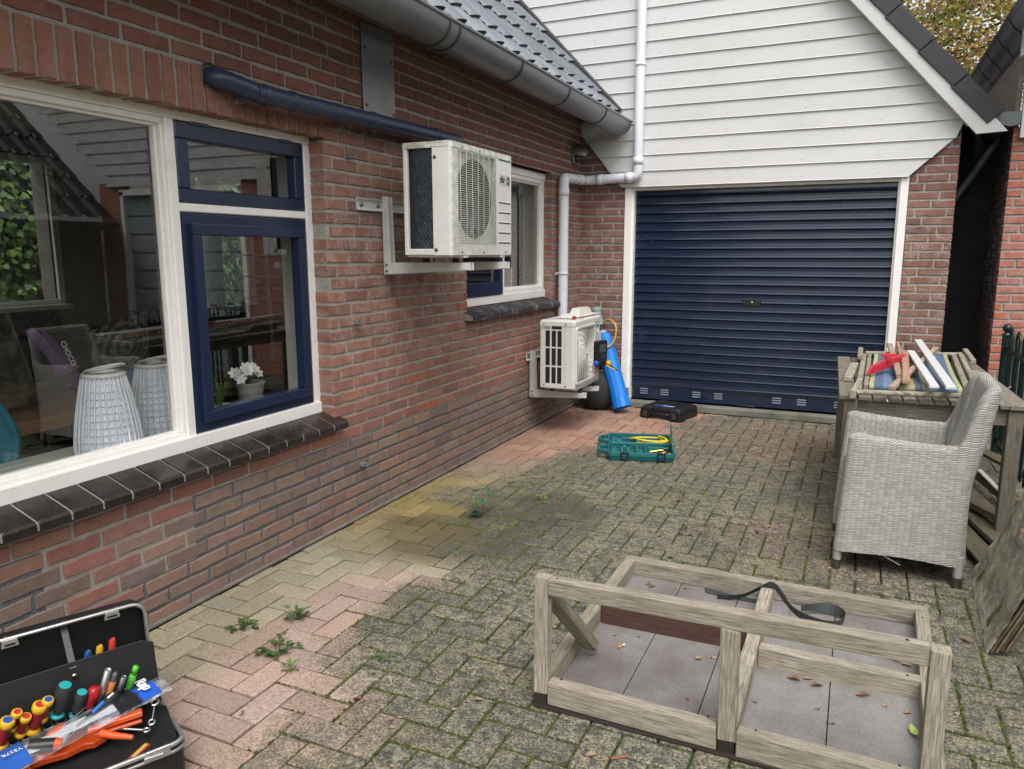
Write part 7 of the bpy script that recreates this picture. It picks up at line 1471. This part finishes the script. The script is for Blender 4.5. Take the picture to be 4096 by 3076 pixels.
# fallen maple keys and leaves
def key_mesh(kind):
    b = MB(); col = (.42, .25, .14)
    if kind == 0: b.grid(lambda a, v: Vector(((a-.15)*.032, (v-.5)*.011*math.sin(min(1, a*1.15+.12)*math.pi)**.6, .003+.004*a*(1-a)+.002*(v-.5))), 7, 3, vcf=lambda a, v, p: (.12, .06, .035) if a < .22 else (.38, .27, .17)); b.tube([(-.006, 0, .003), (.001, 0, .004)], .0025, 5, (.14, .06, .03))
    elif kind == 1: b.grid(lambda a, v: Vector(((a-.5)*.045, (v-.5)*.028*math.sin(a*math.pi*.9+.15), .004+.009*abs(v-.5)+.006*math.sin(a*5))), 8, 5, vcf=lambda a, v, p: (.22, .125, .07))
    else: b.grid(lambda a, v: Vector(((a-.5)*.036, (v-.5)*.022*math.sin(a*math.pi*.9+.15), .003+.005*math.sin(v*6+a*3))), 6, 4, vcf=lambda a, v, p: (.33, .23, .14))
    return b
proto = []
spots = []
for x_, y_, k in ((-1.16, 1.72, 0), (-1.03, 1.82, 0), (-.98, 1.90, 2), (-1.30, 1.75, 0), (-1.45, 1.62, 0), (-1.21, 1.60, 0), (-1.1, 2.05, 0), (-1.02, 2.12, 0), (-1.35, 2.32, 2), (-.93, 1.98, 0), (-.91, 1.85, 0), (-1.6, 1.55, 0)): spots.append((x_, y_, k, .002))
for _ in range(48): spots.append((rnd.uniform(-1.6, .6), rnd.choice([rnd.uniform(1.45, 2.0), rnd.uniform(2.9, 4.4), rnd.uniform(3, 6.4)]), rnd.choice([0, 0, 0, 1, 2]), .002))
for _ in range(9): spots.append((rnd.uniform(-.65, .0), rnd.uniform(1.50, 1.85), rnd.choice([0, 0, 2, 1]), .002))
for x_, y_, k in ((-.70, 2.88, 1), (-.68, 2.86, 1), (-.72, 2.78, 2), (-.74, 2.70, 2), (-.70, 2.42, 2), (-.62, 2.44, 0), (-.40, 2.38, 2), (-.36, 2.40, 0), (-.28, 2.34, 1), (-.29, 2.72, 1), (-.32, 2.78, 2), (-.27, 2.80, 1), (-.34, 2.74, 1), (-.15, 2.86, 0), (.20, 2.64, 1), (.23, 2.62, 2), (-.06, 2.40, 2), (-.17, 2.56, 0), (.10, 2.37, 1), (-.03, 2.37, 1), (-.10, 2.38, 1), (.02, 2.18, 0), (-.02, 2.24, 0), (.16, 2.34, 2), (.22, 2.33, 2), (-.195, 2.2, 0), (-.20, 2.0, 2), (-.70, 2.05, 1), (-.60, 2.02, 0), (-.73, 2.25, 0), (.03, 2.90, 2), (-.55, 2.9, 0), (.12, 2.86, 0)): spots.append((x_, y_, k, .027))
spots.append((.60, 3.1, 1, .38)); spots.append((.545, 3.1, 2, .01))
# where the objects stand, nothing lies on the bare paving
def blocked(x, y): return (-.86 < x < .34 and 1.88 < y < 2.98) or (-.08 < x < .5 and 3.40 < y < 4.0) or (x > .45 and 2.8 < y < 4.3) or (-1.55 < x < -1.0 and 4.6 < y < 5.4) or (-1.65 < x < -1.2 and 6.0 < y)
names = ['maple_key', 'dry_leaf', 'dry_leaf']; lbl = {(0, 0): 'tan maple key lying on the paving', (0, 1): 'tan maple key lying inside the timber frame', (1, 0): 'curled brown leaf lying on the paving', (1, 1): 'curled brown leaf lying inside the timber frame'}
for x_, y_, k, z_ in spots:
    inn = z_ > .02
    if not inn and blocked(x_, y_): continue
    while len(proto) < 3: proto.append(None)
    if proto[k] is None:
        o = key_mesh(k).build(names[k], 'leaf_dry'); proto[k] = o
    else: o = proto[k].copy(); COL.objects.link(o)
    s_ = rnd.uniform(.6, .95); o.location = (x_, y_, z_); o.rotation_euler = (rnd.uniform(-.15, .15), rnd.uniform(-.15, .15), rnd.uniform(0, 6.28)); o.scale = (s_, s_, s_)
    tag(o, lbl[(0 if k == 0 else 1, 1 if inn else 0)], 'maple key' if k == 0 else 'leaf', ('maple keys ' if k == 0 else 'fallen leaves ')+('inside the timber frame' if inn else 'on the paving'))
for o in COL.objects:
    if o.get('label') is None and o.name.startswith(('maple_key', 'dry_leaf')): print('unlabelled', o.name)
b = MB(); leaf(b, (.235, 2.20, .04), (-.3, 1, .1), (1, .3, .2), .048, .022, (.40, .46, .12)); one('yellow_leaf', b, 'leaf_green', 'fresh yellow green leaf in the right part of the timber frame', 'leaf', loc=(.235, 2.2, .03))
for (p0, p1, p2), lb in ((((-.62, 1.80, .004), (-.56, 1.72, .006), (-.45, 1.71, .004)), 'bent straw lying in front of the timber frame'), (((-1.85, 4.05, .004), (-1.78, 4.12, .004), (-1.70, 4.18, .004)), 'pale twig on the paving near the wet patch')):
    b = MB(); b.tube([p0, p1, p2], .0018, 5, (.42, .33, .2)); one('twig', b, 'leaf_dry', lb, 'twig', loc=p1)
b = MB(); b.tube([(-.525, 1.80, .006), (-.485, 1.828, .007)], .0045, 8, (.25, .10, .06)); one('bark_roll', b, 'leaf_dry', 'small curled bark roll by the front beam of the frame', 'bark', loc=(-.5, 1.82, .01))
